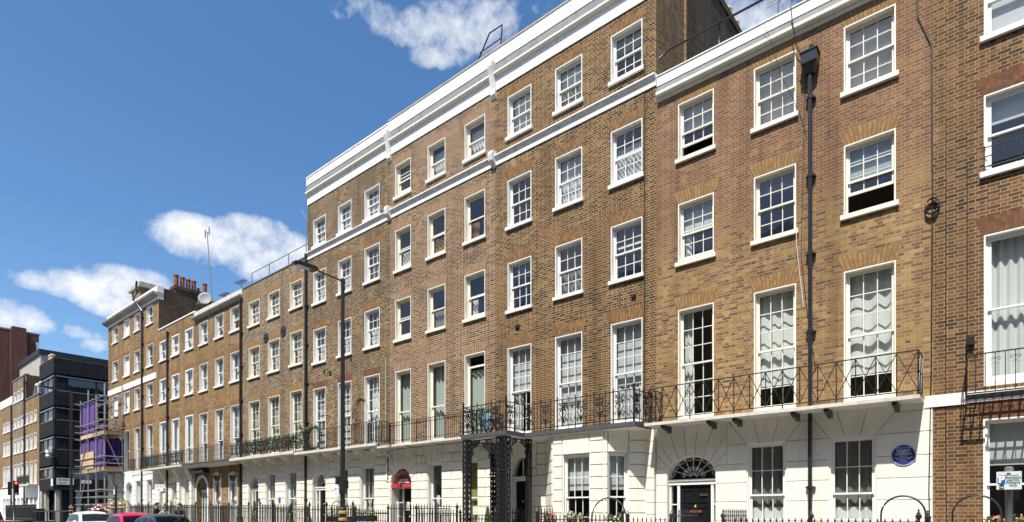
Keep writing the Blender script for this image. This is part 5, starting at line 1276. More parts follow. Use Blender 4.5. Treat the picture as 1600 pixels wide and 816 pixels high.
for px, lab in ((339, 'black iron lantern bracket before the left window of the brown brick ground floor'), (364, 'black iron lantern bracket before the right window of the brown brick ground floor')):
    Y = 13.42; u = at(px, 801, Y)[0]; zt = at(px, 752, Y)[2]; z0 = zg(u)
    t = thing('lantern_standard', lab, 'lantern', (u, Y, z0), 'iron lanterns on the railing')
    mb = MB()
    for s in (-1, 1):
        mb.tube([(u+s*0.09, Y, z0+0.1), (u+s*0.09, Y, zt-1.1), (u+s*0.05, Y, zt-0.9), (u+s*0.05, Y, zt-0.2)], 0.016, 5)
        mb.tube(spiral((u+s*0.1, Y, zt-0.2), 0.14, 1.2, 0 if s > 0 else PI, s), 0.014, 4)
    for k in range(6): mb.tube([(u+0.05*math.cos(a*PI/4), Y, zt-0.9+0.11*k+0.05*math.sin(a*PI/4)) for a in range(8)], 0.01, 4, closed=True)
    mb.build('scroll_frame', M['iron'], t)
    mb = MB(); mb.lathe((u, Y, zt), [(0.09, 0), (0.2, 0.26), (0.23, 0.28), (0.12, 0.42), (0.05, 0.46), (0.02, 0.56)], 8); mb.build('lantern', M['iron'], t)
# =============================================================== far terrace beyond the junction
FARB = [(-74.55, U(40.5)), (U(40.5), U(20)), (U(20), U(-1)), (U(-1), -103.0)]
far_lab = ['far sunlit tan house with dark mansard and slim windows next to the black block', 'far tall tan house, one in from the black block, with plain flat parapet',
           'far tan house with white painted parapet at the left edge', 'far house cut by the left edge of the photo']
far_cols = [[(40.5, 44.2), (46.8, 50.8), (53.2, 57.2)], [(21.4, 25.4), (26.8, 30.8), (32.6, 36.6)], [(5, 8.6), (9.6, 13.4), (14, 18)], None]
far_top = [11.85, 14.6, 12.2, 12.0]
for i, ((b, a), lab) in enumerate(zip(FARB, far_lab)):
    zb = 0.4; top = far_top[i]
    h = thing('terrace_house', lab, 'house', (a, FY, zb), 'houses of the far terrace')
    if far_cols[i]: cols = [(U(p), U(q)) for p, q in far_cols[i]]
    else: cols = [(a+0.9, a+2.0), (a+3.0, a+4.1)]
    rows = [(10.4, 9.3), (8.1, 6.55), (5.3, 3.0)]
    if i == 1: rows = [(13.3, 12.2)]+rows
    ops = [(p, q, Z(sl), Z(hd)) for hd, sl in rows for p, q in cols]
    mb = MB(); wall_grid(mb, a, b, Z(2.7), Z(top), ops); mb.build('brick_wall', M['brick_tan' if i != 1 else 'brick_grey'], h)
    gops = [(p-0.05, q+0.05, Z(-0.5), Z(1.6)) for p, q in cols]
    mb = MB(); wall_grid(mb, a, b, zb, Z(2.7), gops); mb.build('stucco_front', M['stucco_white'], h)
    shell(h, a, b, zb, Z(top), M['brick_tan'], flank=M['brick_soot'], roof_drop=0.3)
    interior(h, a, b, zb, [Z(2.6), Z(6.0), Z(8.7)], Z(top)-0.2)
    for o in ops: win(h, o[0], o[1], o[2], o[3], cols=1, rt=1, rb=1, rec=0.16, fill=[('roller', 'blind_white', 0, 0.9)], sill=True, sash=0.1, lin=0.06)
    for o in gops: win(h, o[0], o[1], o[2], o[3], cols=1, rt=1, rb=1, rec=0.14, sill=False, fill=[('roller', 'blind_grey', 0, 0.5)])
    m_ = 'trim' if i == 2 else 'lead'
    mb = MB(); mb.box(a, b-0.004, FY-0.06, FY+0.3, Z(top), Z(top)+(0.9 if i == 2 else 0.12)); mb.build('parapet', M[m_], h)
    if i == 0:
        mb = MB(); mb.prismx([(FY+0.4, Z(top-0.3)), (FY+0.75, Z(13.6)), (FY+3.5, Z(14.2)), (FY+6.5, Z(13.6)), (FY+7, Z(top-0.3))], a+0.02, b-0.02); mb.build('mansard_roof', M['roof'], h)
        for p, q in ((49, 53), (55, 59)):
            x0_, x1_ = U(p), U(q); mb = MB(); mb.box(x0_, x1_, FY+0.3, FY+1.0, Z(12.0), Z(13.3)); d = mb.build('dormer', M['white'], h)
            mb = MB(); mb.box(x0_+0.12, x1_-0.12, FY+0.28, FY+0.299, Z(12.15), Z(13.1)); mb.build('pane', M['blackpanel'], d)
        for (x0_, x1_, zt_, xs) in ((-78.2, -76.2, 14.6, (-77.9, -77.2, -76.6)), (-75.9, -74.7, 15.2, (-75.7, -75.0))):
            mb = MB(); mb.box(x0_, x1_, 15.9, 16.7, Z(11.5), Z(zt_)); c = mb.build('chimney', M['brick_tan'], h)
            for x in xs:
                mb = MB(); mb.lathe((x, 16.3, Z(zt_)), [(0.24, 0), (0.2, 0.15), (0.2, 0.7), (0.26, 0.75), (0.22, 0.9)], 10); mb.build('chimney_pot', M['buffclay'], c)
        mb = MB(); mb.prismz([(a+0.02, FY), (a+0.02, FY-0.8), (b-0.3, FY-0.8), (b-0.3, FY)], Z(2.7), Z(2.85)); bb = mb.build('balcony', M['slab'], h)
        rm = MB(); rail_run(rm, (a+0.1, FY-0.75), (b-0.35, FY-0.75), Z(2.85), Z(3.75), 'ornate'); rm.build('balcony_railing', M['iron'], bb)
    if i in (1, 2):
        pipe(h, b-0.15, zb, Z(top)-0.2, 0.12, 0.08)

# =============================================================== black office block on the corner
bx0, bx1 = -74.5, -69.2
hb = thing('office_block', 'black brick office block with ribbon windows on the corner of the side street', 'building', (bx1, FY, 0.5))
YB1 = 33.0
bands = [(14.6, 13.15), (11.5, 10.15), (8.75, 7.35), (5.95, 4.5), (3.25, 2.15)]
for (t_z, b_z) in bands:
    mb = MB(); mb.box(bx0, bx1, FY, YB1, Z(b_z), Z(t_z)); mb.build('spandrel_band', M['blackbrick'], hb)
mb = MB(); mb.box(bx0+0.3, bx1-0.9, FY+0.8, YB1, 0.4, Z(14.3)); mb.build('core', M['blackpanel'], hb)
for zt_, zb_ in ((13.15, 11.5), (10.15, 8.75), (7.35, 5.95), (4.5, 3.25)):
    mb = MB(); mb.box(bx1-0.9, bx1-0.10, FY+0.10, FY+1.0, Z(zb_), Z(zt_)); mb.build('corner_pier', M['blackbrick'], hb)
    mb = MB(); mb.box(bx0, bx0+0.7, FY+0.12, FY+0.7, Z(zb_), Z(zt_)); mb.build('end_pier', M['blackbrick'], hb)
for zt_, zb_ in ((13.15, 11.5), (10.15, 8.75), (7.35, 5.95), (4.5, 3.25)):
    h0, h1 = Z(zb_)+0.04, Z(zt_)-0.28
    mb = MB(); mb.box(bx1-0.10, bx1-0.02, FY+0.3, YB1, Z(zb_), Z(zb_)+0.05); mb.box(bx1-0.3, bx1-0.06, FY+0.2, YB1, h1, h1+0.1); mb.box(bx0, bx1-0.3, FY+0.03, FY+0.25, h1, h1+0.1); mb.box(bx0, bx1-0.9, FY+0.03, FY+0.1, Z(zb_), Z(zb_)+0.05); mb.build('sill', M['alu'], hb)
    y = FY+1.15; k = 0
    while y < YB1-0.5:
        wd = (2.3, 1.0)[k % 2]
        mb = MB(); mb.box(bx1-0.25, bx1-0.16, y, y+0.07, h0, h1); mb.box(bx1-0.25, bx1-0.16, y+wd-0.07, y+wd, h0, h1); mb.box(bx1-0.25, bx1-0.16, y+0.07, y+wd-0.07, h0, h0+0.07); mb.box(bx1-0.25, bx1-0.16, y+0.07, y+wd-0.07, h1-0.07, h1); w = mb.build('window', M['wood'], hb)
        mb = MB(); mb.face([(bx1-0.2, y+0.07, h0), (bx1-0.2, y+wd-0.07, h0), (bx1-0.2, y+wd-0.07, h1), (bx1-0.2, y+0.07, h1)]); mb.build('pane', M['glass'], w)
        if zt_ == 4.5: mb = MB(); mb.box(bx1-0.4, bx1-0.38, y+0.07, y+wd-0.07, h0, h1); mb.build('blind', M['blind_grey'], w)
        y += wd+0.05; k += 1
    for (x0_, x1_) in ((bx0+0.75, bx0+2.4), (bx0+2.5, bx1-0.95)):
        mb = MB(); mb.box(x0_, x0_+0.08, FY+0.12, FY+0.2, h0, h1); mb.box(x1_-0.08, x1_, FY+0.12, FY+0.2, h0, h1); mb.box(x0_+0.08, x1_-0.08, FY+0.12, FY+0.2, h0, h0+0.07); w = mb.build('window', M['wood'], hb)
        mb = MB(); mb.face([(x0_, FY+0.17, h0), (x1_, FY+0.17, h0), (x1_, FY+0.17, h1), (x0_, FY+0.17, h1)]); mb.build('pane', M['glass'], w)
        mb = MB(); mb.face([(x0_, FY+0.4, h0+0.1), (x1_, FY+0.4, h0+0.1), (x1_, FY+0.4, h1), (x0_, FY+0.4, h1)]); mb.build('blind', M['blind_grey'], w)
for (x, y) in ((bx1-0.35, FY+0.35), (bx1-0.35, FY+2.0), (bx0+1.2, FY+0.35)):
    mb = MB(); mb.box(x-0.15, x+0.15, y-0.15, y+0.15, 0.4, Z(2.15)); mb.build('column', M['concrete_pale'], hb)
mb = MB(); mb.box(bx0, bx0+0.8, FY+0.02, FY+0.4, 0.4, Z(2.15)); mb.build('side_pier', M['concrete'], hb)
def plate(name, label, cat, pts, mat, texts, group=None):
    """pts: origin, unit right vector, width, height ; facing right x up"""
    (ox, oy, oz), (rx, ry), w, hh = pts
    t = thing(name, label, cat, (ox, oy, oz)); n = (ry, -rx)
    if group: t['group'] = group
    f = lambda x, z, d=0.0: (ox+rx*x+n[0]*d, oy+ry*x+n[1]*d, oz+z)
    mb = MB(); P = [f(-w/2, -hh/2, 0.0), f(w/2, -hh/2, 0.0), f(w/2, hh/2, 0.0), f(-w/2, hh/2, 0.0)]; Q = [f(-w/2, -hh/2, 0.03), f(w/2, -hh/2, 0.03), f(w/2, hh/2, 0.03), f(-w/2, hh/2, 0.03)]
    mb.face(Q); mb.face(P[::-1])
    for i in range(4): k = (i+1) % 4; mb.face([P[i], P[k], Q[k], Q[i]])
    mb.build('board', M[mat], t)
    for (s, sz, dx, dz, mm) in texts:
        tm = text_mb(s, sz, None, None, lambda x, z: f(dx+x, dz+z, 0.034), sz*0.012); tm.build('lettering', M[mm], t)
    return t
plate('street_sign', 'white street name sign on the black corner block', 'sign', ((bx1+0.003, FY+0.9, Z(2.95)), (0, 1), 1.35, 0.62), 'paper', [('SEYMOUR', 0.25, 0, 0.06, 'ink'), ('PLACE', 0.22, -0.2, -0.22, 'ink'), ('W1', 0.2, 0.42, -0.22, 'redtext')])
plate('notice_board', 'small white notice right of the street name sign on the black block', 'sign', ((bx1+0.003, FY+2.6, Z(2.98)), (0, 1), 0.8, 0.34), 'paper', [])
plate('notice_board', 'white notice on the front of the black block by its corner', 'sign', ((bx1-0.5, FY-0.003, Z(2.85)), (1, 0), 0.62, 0.7), 'paper', [])
cm = thing('security_camera', 'white security camera on the corner of the black block', 'camera', (bx1, FY, Z(4.9)))
mb = MB(); mb.box(bx1-0.6, bx1+0.3, FY-0.5, FY-0.2, Z(5.6), Z(5.85)); mb.build('housing', M['paper'], cm)
mb = MB(); mb.ball((bx1-0.1, FY-0.4, Z(5.3)), 0.2, 8); mb.bar((bx1-0.1, FY-0.4, Z(5.45)), (bx1-0.1, FY, Z(5.2)), 0.06); mb.build('dome', M['paper'], cm, smooth=True)

# buildings far behind
t = thing('brick_tower_block', 'dark red brick tower block rising behind the far terrace', 'building', (-130, 23, 0.5))
mb = MB(); mb.box(-150, -130, 12, 26.3, 0.5, Z(30.8)); mb.build('wall', M['brick_tower'], t)
mb = MB(); mb.box(-130, -129.5, 22.4, 24.6, 0.5, Z(30.9)); mb.box(-131.5, -129.6, 22.6, 24.5, Z(30.8), Z(31.5)); mb.build('flue_breast', M['brick_tower'], t)
mb = MB(); mb.box(-130, -129.9, 25.9, 26.31, 0.5, Z(29.5)); mb.build('render_strip', M['concrete_pale'], t)
mb = MB(); mb.box(-150.1, -129.95, 11.9, 26.4, Z(30.8), Z(31.05)); mb.build('coping', M['lead'], t)
t = thing('flat_roofed_block', 'grey flat-roofed block just showing behind the black office block', 'building', (-100, 24, 0.5))
mb = MB(); mb.box(-112, -100, 20.4, 40, 0.5, Z(21.2)); mb.build('wall', M['concrete'], t)
mb = MB(); mb.box(-112.2, -99.8, 20.2, 40.2, Z(21.2), Z(21.9)); mb.build('roof_edge', M['blackpanel'], t)
mb = MB(); mb.box(-100.6, -99.9, 28, 30, Z(20.0), Z(21.19)); mb.build('pale_panel', M['concrete_pale'], t)
def aerial(x, y, z0, z1, lean, label, head):
    t = thing('television_aerial', label, 'aerial', (x, y, z0))
    mb = MB(); mb.tube([(x, y, z0), (x+lean, y, z1)], 0.03, 6); mb.build('mast', M['lead'], t)
    mb = MB(); X = x+lean
    if head == 'yagi':
        mb.bar((X-0.5, y, z1-0.05), (X+0.5, y, z1-0.05), 0.03)
        for k in range(9): mb.bar((X-0.45+0.11*k, y-0.22+0.01*k, z1-0.05), (X-0.45+0.11*k, y+0.22-0.01*k, z1-0.05), 0.02)
    elif head == 'vert':
        for k in range(9):
            zz = z1-0.1*k; mb.bar((X-0.3, y-0.05, zz-0.05), (X+0.3, y+0.05, zz+0.05), 0.014)
            mb.bar((X, y, zz-0.04), (X+0.03, y, zz+0.04), 0.05)
    else:
        mb.bar((X-0.35, y, z1), (X+0.4, y, z1-0.18), 0.03)
        for a, b in ((-0.33, 0.25), (-0.25, -0.2), (0.36, 0.22), (0.3, -0.22)): mb.bar((X+a, y, z1-0.35), (X+a, y, z1+0.2), 0.035)
    mb.build('elements', M['lead'], t); return t
p = at(323.5, 362, FY+2.5); p0 = at(336, 470, FY+2.5); aerial(p0[0], FY+2.5, Z(11.4), p[2], p[0]-p0[0], 'tall leaning mast aerial on the roof beside the satellite dish', 'h')
p = at(1216, 8, FY+3.0); aerial(p[0], FY+3.0, Z(11.0), p[2]+0.9, 0.0, 'spiky television aerial behind the white parapet of the plaque house', 'vert')
p = at(119, 552, 30); aerial(p[0]-0.2, 30, Z(21.9), Z(23.1), 0.0, 'small aerial on the flat roof behind the black block', 'yagi')
p = at(345, 462, FY+1.0); aerial(p[0], FY+1.0, Z(11.5), Z(13.0), 0.5, 'short aerial on the concrete-corniced house', 'yagi')
p = at(377, 440, FY+0.6); aerial(p[0], FY+0.6, Z(11.5), Z(12.9), 0.0, 'small roof aerial next to the roof railing', 'yagi')
# satellite dish
pc = at(321, 468, FY+0.2)
t = thing('satellite_dish', 'pale oval satellite dish on the roof edge below the red chimney pots', 'satellite dish', (pc[0], pc[1], pc[2]-0.5))
mb = MB(); prof = [(0.001, 0.0), (0.2, 0.02), (0.36, 0.07), (0.46, 0.13), (0.47, 0.14), (0.36, 0.09), (0.2, 0.04), (0.001, 0.02)]
mb.lathe((0, 0, 0), prof, 24)
from mathutils import Matrix
mm = Matrix.Translation(pc) @ Matrix.Rotation(math.radians(55), 4, 'Z') @ Matrix.Rotation(math.radians(70), 4, 'X') @ Matrix.Scale(1.1, 4, (0, 1, 0)) @ Matrix.Scale(0.82, 4)
mb.v = [tuple(mm @ Vector(v)) for v in mb.v]; mb.build('dish', M['dishgrey'], t, smooth=True)
mb = MB(); mb.tube([(pc[0], pc[1], pc[2]), (pc[0]-0.05, pc[1]+0.1, pc[2]-0.3), (pc[0]-0.1, pc[1]+0.15, pc[2]-0.8)], 0.03, 6); mb.bar((pc[0], pc[1], pc[2]-0.3), (pc[0]-0.5, pc[1]-0.2, pc[2]-0.15), 0.03); mb.box(pc[0]-0.56, pc[0]-0.46, pc[1]-0.25, pc[1]-0.15, pc[2]-0.2, pc[2]-0.08); mb.build('mount', M['lead'], t)
# roof ladder hoops on the tall block
t = thing('roof_ladder_rail', 'black tubular ladder rail standing on the tall white parapet', 'railing', at(760, 85, FY+0.3))
mb = MB(); Yl = FY+0.3; f = lambda x, y: at(x, y, Yl)
mb.tube([f(743, 105), f(765, 52), f(784.5, 39), f(782, 78)], 0.025, 6); mb.tube([f(750, 83), f(784, 59)], 0.02, 6); mb.build('tube_rail', M['iron'], t)

# =============================================================== street level
def sheet(name, xs, ys, zf, mat):
    mb = MB(); n = len(ys)
    for x in xs:
        for y in ys: mb.v.append((x, y, zf(x, y)))
    for i in range(len(xs)-1):
        for j in range(n-1): mb.f.append((i*n+j, (i+1)*n+j, (i+1)*n+j+1, i*n+j+1)); mb.mi.append(0)
    return struct(mb.build(name, mat))
XS = [-1500, -600, -300, -200, -150, -120, -100, -85]+[-80+k*2.5 for k in range(45)]+[40, 80, 300, 1000]
sheet('ground', XS, [-1200, -300, -60, -20, 0, 20, 60, 300, 1200], lambda x, y: zg(x)-0.115, M['asphalt'])
XR = [-600, -300, -200, -150, -120, -100, -85]+[-80+k*2.5 for k in range(45)]+[60, 120]
sheet('road', XR, [2.1, 5, 8, 10.95], lambda x, y: zg(x)-0.11, M['asphalt'])
X1 = [-53.8+k*2.5 for k in range(48)]
sheet('pavement', [x for x in X1 if x < 60], [11.2, 13.3, FY+0.3], lambda x, y: zg(x)-0.002, M['paving'])
X2 = [-300, -200, -150, -120, -100, -85, -80, -75, -70.2]
sheet('pavement', X2, [11.2, 13.3, FY+0.9], lambda x, y: zg(x)-0.002, M['paving'])
sheet('pavement', XR, [-4.2, -1, 1.9], lambda x, y: zg(x)-0.002, M['paving'])
def kerb(xs, y0, y1):
    mb = MB()
    for i in range(len(xs)-1):
        a, b = xs[i], xs[i+1]; za, zb2 = zg(a), zg(b)
        P = [(a, y0, za-0.2), (b, y0, zb2-0.2), (b, y0, zb2), (a, y0, za)]; Q = [(a, y1, za-0.2), (b, y1, zb2-0.2), (b, y1, zb2), (a, y1, za)]
        mb.face(P); mb.face(Q[::-1]); mb.face([P[3], P[2], Q[2], Q[3]])
    return struct(mb.build('kerb', M['kerbstone']))
kerb([x for x in X1 if x < 60], 11.0, 11.2); kerb(X2, 11.0, 11.2); kerb(XR, 1.9, 2.1)
mb = MB()
for k in range(30):
    a = -90+k*5.0
    mb.face([(a, 6.45, zg(a)-0.105), (a+2, 6.45, zg(a+2)-0.105), (a+2, 6.57, zg(a+2)-0.105), (a, 6.57, zg(a)-0.105)])
struct(mb.build('road_marking', M['roadpaint']))
mb = MB()
for a in X1[:-1]:
    for y in (10.6, 10.75): mb.face([(a, y, zg(a)-0.105), (a+2.5, y, zg(a+2.5)-0.105), (a+2.5, y+0.07, zg(a+2.5)-0.105), (a, y+0.07, zg(a)-0.105)])
struct(mb.build('road_marking', M['yellowpaint']))

# area railings, one run per house
T_ = lambda x, y, Y=13.4: at(x, y, Y)[2]
def RU(x): return at(x, 801, 13.4)[0]
area_railing('iron spear railing in front of the brown house at the right edge', xR0+0.05, 4.0, Z(-0.12), [], hoops=((RU(1488), RU(1565), T_(1526, 774)),))
area_railing('iron spear railing in front of the cream ground floor with the plaque', xE0+0.05, xE1-0.05, Z(-0.10), [(RU(1050), RU(1128))], hoops=((RU(1376), RU(1446), T_(1411, 775)),), step_h=0.2)
area_railing('iron spear railing in front of the white bay and black porch', xC0+0.05, xC1-0.05, Z(-0.02), [(RU(775), RU(838))], hoops=((RU(924), RU(977), T_(950, 778)),), step_h=0.18)
area_railing('iron spear railing in front of the hotel door with the red sign', xB0+0.05, xB1-0.05, Z(0.14), [(RU(607), RU(650))], step_h=0.18)
area_railing('iron spear railing by the street lamp with a hoop over the steps', xA0+0.05, xA1-0.05, Z(0.30), [(RU(484), RU(510))], hoops=((RU(516), RU(534), T_(525, 783)),))
area_railing('iron spear railing in front of the ivory-windowed house with clipped cones', xG0+0.05, xG1-0.05, Z(0.38), [(RU(389), RU(406))])
area_railing('iron spear railing in front of the house with the teal door', xF0+0.05, xF1-0.05, Z(0.44), [(RU(306), RU(326))], hoops=((RU(316), RU(326), T_(321, 775)),))
area_railing('iron spear railing in front of the columned cream house', xH0+0.05, xH1-0.05, Z(0.48), [(RU(248), RU(259))])
area_railing('iron spear railing in front of the white stucco corner house', xK0+0.4, xK1-0.05, Z(0.52), [(RU(196), RU(208))], hoops=((RU(187), RU(195), T_(191, 786)),))

# window guards and foliage
def clump(name, label, cat, c, rad, n, size, mats, idx, group=None, seed=1, extra=None):
    mb = MB(); foliage(mb, c, rad, n, size, random.Random(seed), idx)
    if extra: extra(mb)
    t = thing(name, label, cat, (c[0], c[1], c[2]-rad[2]), group)
    mb.build('leaves', mats, t); return t
def cone(px, ytop, Y, r, label):
    u = at(px, 801, Y)[0]; zt = at(px, ytop, Y)[2]; z0 = zg(u)+0.02; zb_ = z0+0.42
    t = thing('clipped_cone_shrub', label, 'shrub', (u, Y, z0), 'clipped cone shrubs behind the railings')
    rr = random.Random(int(px)); mb = MB(); H = zt-zb_
    for _ in range(1500):
        f = rr.random()**1.4; a = rr.uniform(0, 2*PI); rad = r*(1-f)*(0.9+0.12*math.sin(a*5+f*9))*math.sqrt(rr.uniform(0.45, 1.05))+0.02
        p = Vector((u+rad*math.cos(a), Y+rad*math.sin(a), zb_+H*f)); s = 0.035*rr.uniform(0.6, 1.3)
        d = Vector((rr.gauss(0, 1), rr.gauss(0, 1), rr.gauss(0.6, 1))).normalized(); e = d.orthogonal().normalized(); g = d.cross(e)
        mb.cur = 0 if rr.random() < 0.65 else 1
        mb.face([p-d*s, p+e*s*0.5, p+d*s, p-e*s*0.5])
    mb.build('crown', [M['leaf'], M['leaf2']], t)
    mb = MB(); mb.tube([(u, Y, z0+0.3), (u, Y, zb_+H*0.5)], 0.03, 5); mb.build('trunk', M['twig'], t)
    mb = MB(); mb.lathe((u, Y, z0), [(0.15, 0), (0.22, 0.4), (0.24, 0.4), (0.24, 0.44), (0.2, 0.43)], 12); mb.build('pot', M['lead'], t)
cone(375, 783.5, 14.2, 0.24, 'slim clipped cone shrub between the teal-door house and the ivory-windowed house')
cone(397.5, 783, 14.2, 0.26, 'clipped cone shrub right in front of the ivory-windowed house door')
cone(453, 791, 14.2, 0.32, 'fat clipped cone shrub under the right-hand ivory window')
cone(481, 792, 14.2, 0.33, 'clipped cone shrub at the foot of the black drainpipe')
cone(762, 793, 14.2, 0.22, 'clipped cone shrub inside the black iron porch')
GM = [M['leaf'], M['leaf2'], M['leaf_dark'], M['flower_pink'], M['flower_cream'], M['flower_violet']]
def wbox(px0, px1, py, Y, label, idx, n=260):
    a, b = at(px0, py, Y), at(px1, py, Y); z = a[2]
    t = thing('planted_window_box', label, 'window box', ((a[0]+b[0])/2, Y, z-0.4), 'planted boxes behind the railings')
    mb = MB(); rr = random.Random(int(px0)); L = b[0]-a[0]
    for k in range(max(2, int(L/0.22))):
        foliage(mb, (a[0]+L*(k+0.5)/max(2, int(L/0.22)), Y, z-0.12+rr.uniform(-0.03, 0.05)), (0.17, 0.14, 0.16), n//max(2, int(L/0.22)), 0.04, rr, idx)
    mb.build('flowers', GM, t)
    mb = MB(); mb.box(a[0], b[0], Y-0.12, Y+0.12, z-0.45, z-0.22); mb.build('trough', M['iron'], t)
wbox(852, 864, 802, 14.0, 'window box of pink flowers left of the white bay', (0, 3, 3, 1))
wbox(884, 912, 803, 13.85, 'window box of cream and violet flowers under the front bay window', (0, 4, 4, 1, 5))
wbox(950, 972, 805, 13.75, 'window box of cream flowers under the side bay window', (1, 4, 4, 0))
wbox(558, 586, 797, 14.4, 'window box of bright green plants right of the street lamp', (1, 1, 0, 4))
wbox(515, 546, 799, 14.4, 'window box of green and pink plants behind the lamp post', (0, 1, 3))
wbox(1544, 1572, 808, 13.8, 'window box of pink flowers behind the parking sign', (0, 1, 3, 3))
wbox(1580, 1608, 808, 13.8, 'window box of green plants at the right edge', (0, 1, 3))
wbox(806, 826, 800, 14.6, 'window box of thin plants by the porch door', (2, 0))
rr = random.Random(5)
for i, px in enumerate((388, 398, 410, 421, 432, 447, 455, 463)):
    Y = FY-0.45; u = at(px, 801, Y)[0]
    clump('balcony_plant', ['dark leafy plant on the balcony of the ivory-windowed house, leftmost of the row', 'dark bushy plant, second from the left on the planted balcony', 'dark plant, third from the left on the planted balcony', 'dark plant left of the middle of the planted balcony', 'dark plant right of the middle of the planted balcony', 'bushy plant, third from the drainpipe on the planted balcony', 'green plant, second from the drainpipe on the planted balcony', 'plant nearest the drainpipe on the planted balcony'][i],
          'plant', (u, Y, Z(3.22+0.1*rr.random())), (0.26, 0.2, 0.4), 130, 0.055, [M['leaf_dark'], M['leaf'], M['leaf2']], (0, 0, 1) if i < 6 else (0, 1, 2), 'plants on the balcony', seed=px)
u = at(492, 690, FY-0.55)[0]
mb = MB(); c = (u-0.1, FY-0.55, Z(3.3))
for k in range(70):
    a0 = rr.uniform(0, 2*PI); rad = 0.55*rr.uniform(0.8, 1.1)
    pts = [(c[0]+rad*math.cos(a0+0.25*j)+rr.uniform(-0.05, 0.05), c[1]+rr.uniform(-0.1, 0.1), c[2]+rad*math.sin(a0+0.25*j)+rr.uniform(-0.05, 0.05)) for j in range(5)]
    mb.tube(pts, 0.012, 3)
foliage(mb, (c[0]-0.75, c[1], c[2]+0.1), (0.35, 0.2, 0.6), 160, 0.06, rr)
tag(mb.build('dry_climber', M['leaf_dark'], loc=(c[0], c[1], Z(2.75))), 'dark withered wreath of climber at the drainpipe on the balcony', 'plant')
u = at(559, 645, FY-0.06)[0]; mb = MB()
pts = [(u-0.25+0.08*math.sin(k*1.7), FY-0.05, Z(2.9+k*0.22)) for k in range(9)]+[(u+0.1, FY-0.05, Z(4.85)), (u+0.5, FY-0.05, Z(4.7))]
mb.tube(pts, 0.018, 4)
for k in range(60):
    p = pts[rr.randrange(len(pts))]; d = (rr.uniform(-0.25, 0.25), rr.uniform(-0.05, 0.02), rr.uniform(-0.2, 0.25)); mb.tube([p, (p[0]+d[0], p[1]+d[1], p[2]+d[2])], 0.008, 3)
tag(mb.build('bare_climber', M['twig'], loc=(u, FY-0.05, Z(2.75))), 'bare twiggy climber on the dark brick between two tall windows', 'plant')
# things left on the porch balcony
c = at(765, 655, 13.7)
t = thing('folding_chair', 'folded chair with a pale blue towel on the porch balcony', 'chair', (c[0], 13.7, Z(2.41)))
mb = MB()
for x in (c[0]-0.25, c[0]+0.2): mb.bar((x, 13.55, Z(2.42)), (x, 13.85, Z(3.2)), 0.03); mb.bar((x, 13.9, Z(2.42)), (x, 13.5, Z(2.95)), 0.03)
mb.bar((c[0]-0.25, 13.85, Z(3.2)), (c[0]+0.2, 13.85, Z(3.2)), 0.03); mb.build('frame', M['iron'], t)
mb = MB(); mb.box(c[0]-0.25, c[0]+0.2, 13.5, 13.9, Z(2.84), Z(2.87)); mb.build('seat', M['jacket_black'], t)
mb = MB(); wavy(mb, c[0]-0.1, c[0]+0.22, Z(2.55), Z(3.05), 13.52, 0.04, 0.2); tag(mb.build('towel', M['cyan'], loc=(c[0], 13.52, Z(2.55))), 'pale blue towel hung on the porch balcony', 'towel')

# =============================================================== lamps, signs, signals
def street_lamp(u, Y, label, arm, ztop):
    z0 = zg(u)
    t = thing('street_lamp', label, 'street lamp', (u, Y, z0), 'tall street lamps along the kerb')
    mb = MB(); mb.tube([(u, Y, z0), (u, Y, z0+1.6), (u, Y, z0+1.65), (u, Y, ztop*0.55), (u, Y, ztop)], [0.115, 0.115, 0.084, 0.076, 0.064], 12); mb.lathe((u, Y, ztop), [(0.073, -0.1), (0.073, 0.02), (0.04, 0.04)], 12); mb.build('post', M['iron'], t, smooth=False)
    mb = MB(); mb.tube([(u, Y, ztop-0.06), (u, Y-arm*0.62, ztop+0.02)], 0.028, 8); mb.build('arm', M['iron'], t)
    mb = MB(); mb.prismx([(Y-arm*0.58, ztop-0.03), (Y-arm*0.6, ztop+0.08), (Y-arm*0.9, ztop+0.09), (Y-arm*1.05, ztop+0.05), (Y-arm*1.05, ztop+0.01), (Y-arm*0.62, ztop-0.05)], u-0.13, u+0.13); hd = mb.build('lamp_head', M['iron'], t)
    mb = MB(); mb.box(u-0.09, u+0.09, Y-arm*1.0, Y-arm*0.72, ztop-0.055, ztop-0.02); mb.build('lens', M['palegrey'], hd)
    mb = MB()
    for z in (0.95, 1.18, 1.42): mb.lathe((u, Y, z0+z), [(0.122, 0), (0.145, 0.02), (0.145, 0.09), (0.122, 0.11)], 14)
    mb.build('gold_band', M['gold'], t)
    return t
pl_ = at(535.5, 437, 12.0); sl = street_lamp(pl_[0], 12.0, 'tall black street lamp in front of the dark brick house', 1.75, pl_[2])
u = pl_[0]; mb = MB(); mb.box(u-0.30, u-0.12, 11.9, 12.1, T_(530, 757, 12), T_(530, 745, 12)); mb.tube([(u, 12, T_(530, 772, 12)), (u, 12, T_(530, 745, 12))], 0.13, 10); mb.box(u+0.1, u+0.24, 11.93, 12.07, T_(530, 764, 12), T_(530, 752, 12)); mb.build('junction_box', M['iron'], sl)
zp = T_(531, 768, 12)
t = plate('parking_sign', 'small white parking sign on the tall street lamp', 'sign', ((u-0.08, 11.83, zp), (1, 0), 0.26, 0.33), 'paper', [('P', 0.17, -0.05, 0.0, 'signblue'), ('8.30', 0.05, 0.06, 0.06, 'ink'), ('Mon-Sat', 0.04, 0.0, -0.10, 'ink')])
p2 = at(111.5, 611, 12.0); street_lamp(p2[0], 12.0, 'distant black street lamp before the black office block', 1.75, p2[2])
ps = at(1576.5, 768, 11.6)
t = thing('parking_sign_post', 'grey post carrying the resident permit parking sign', 'sign post', (ps[0], 11.6, zg(ps[0])))
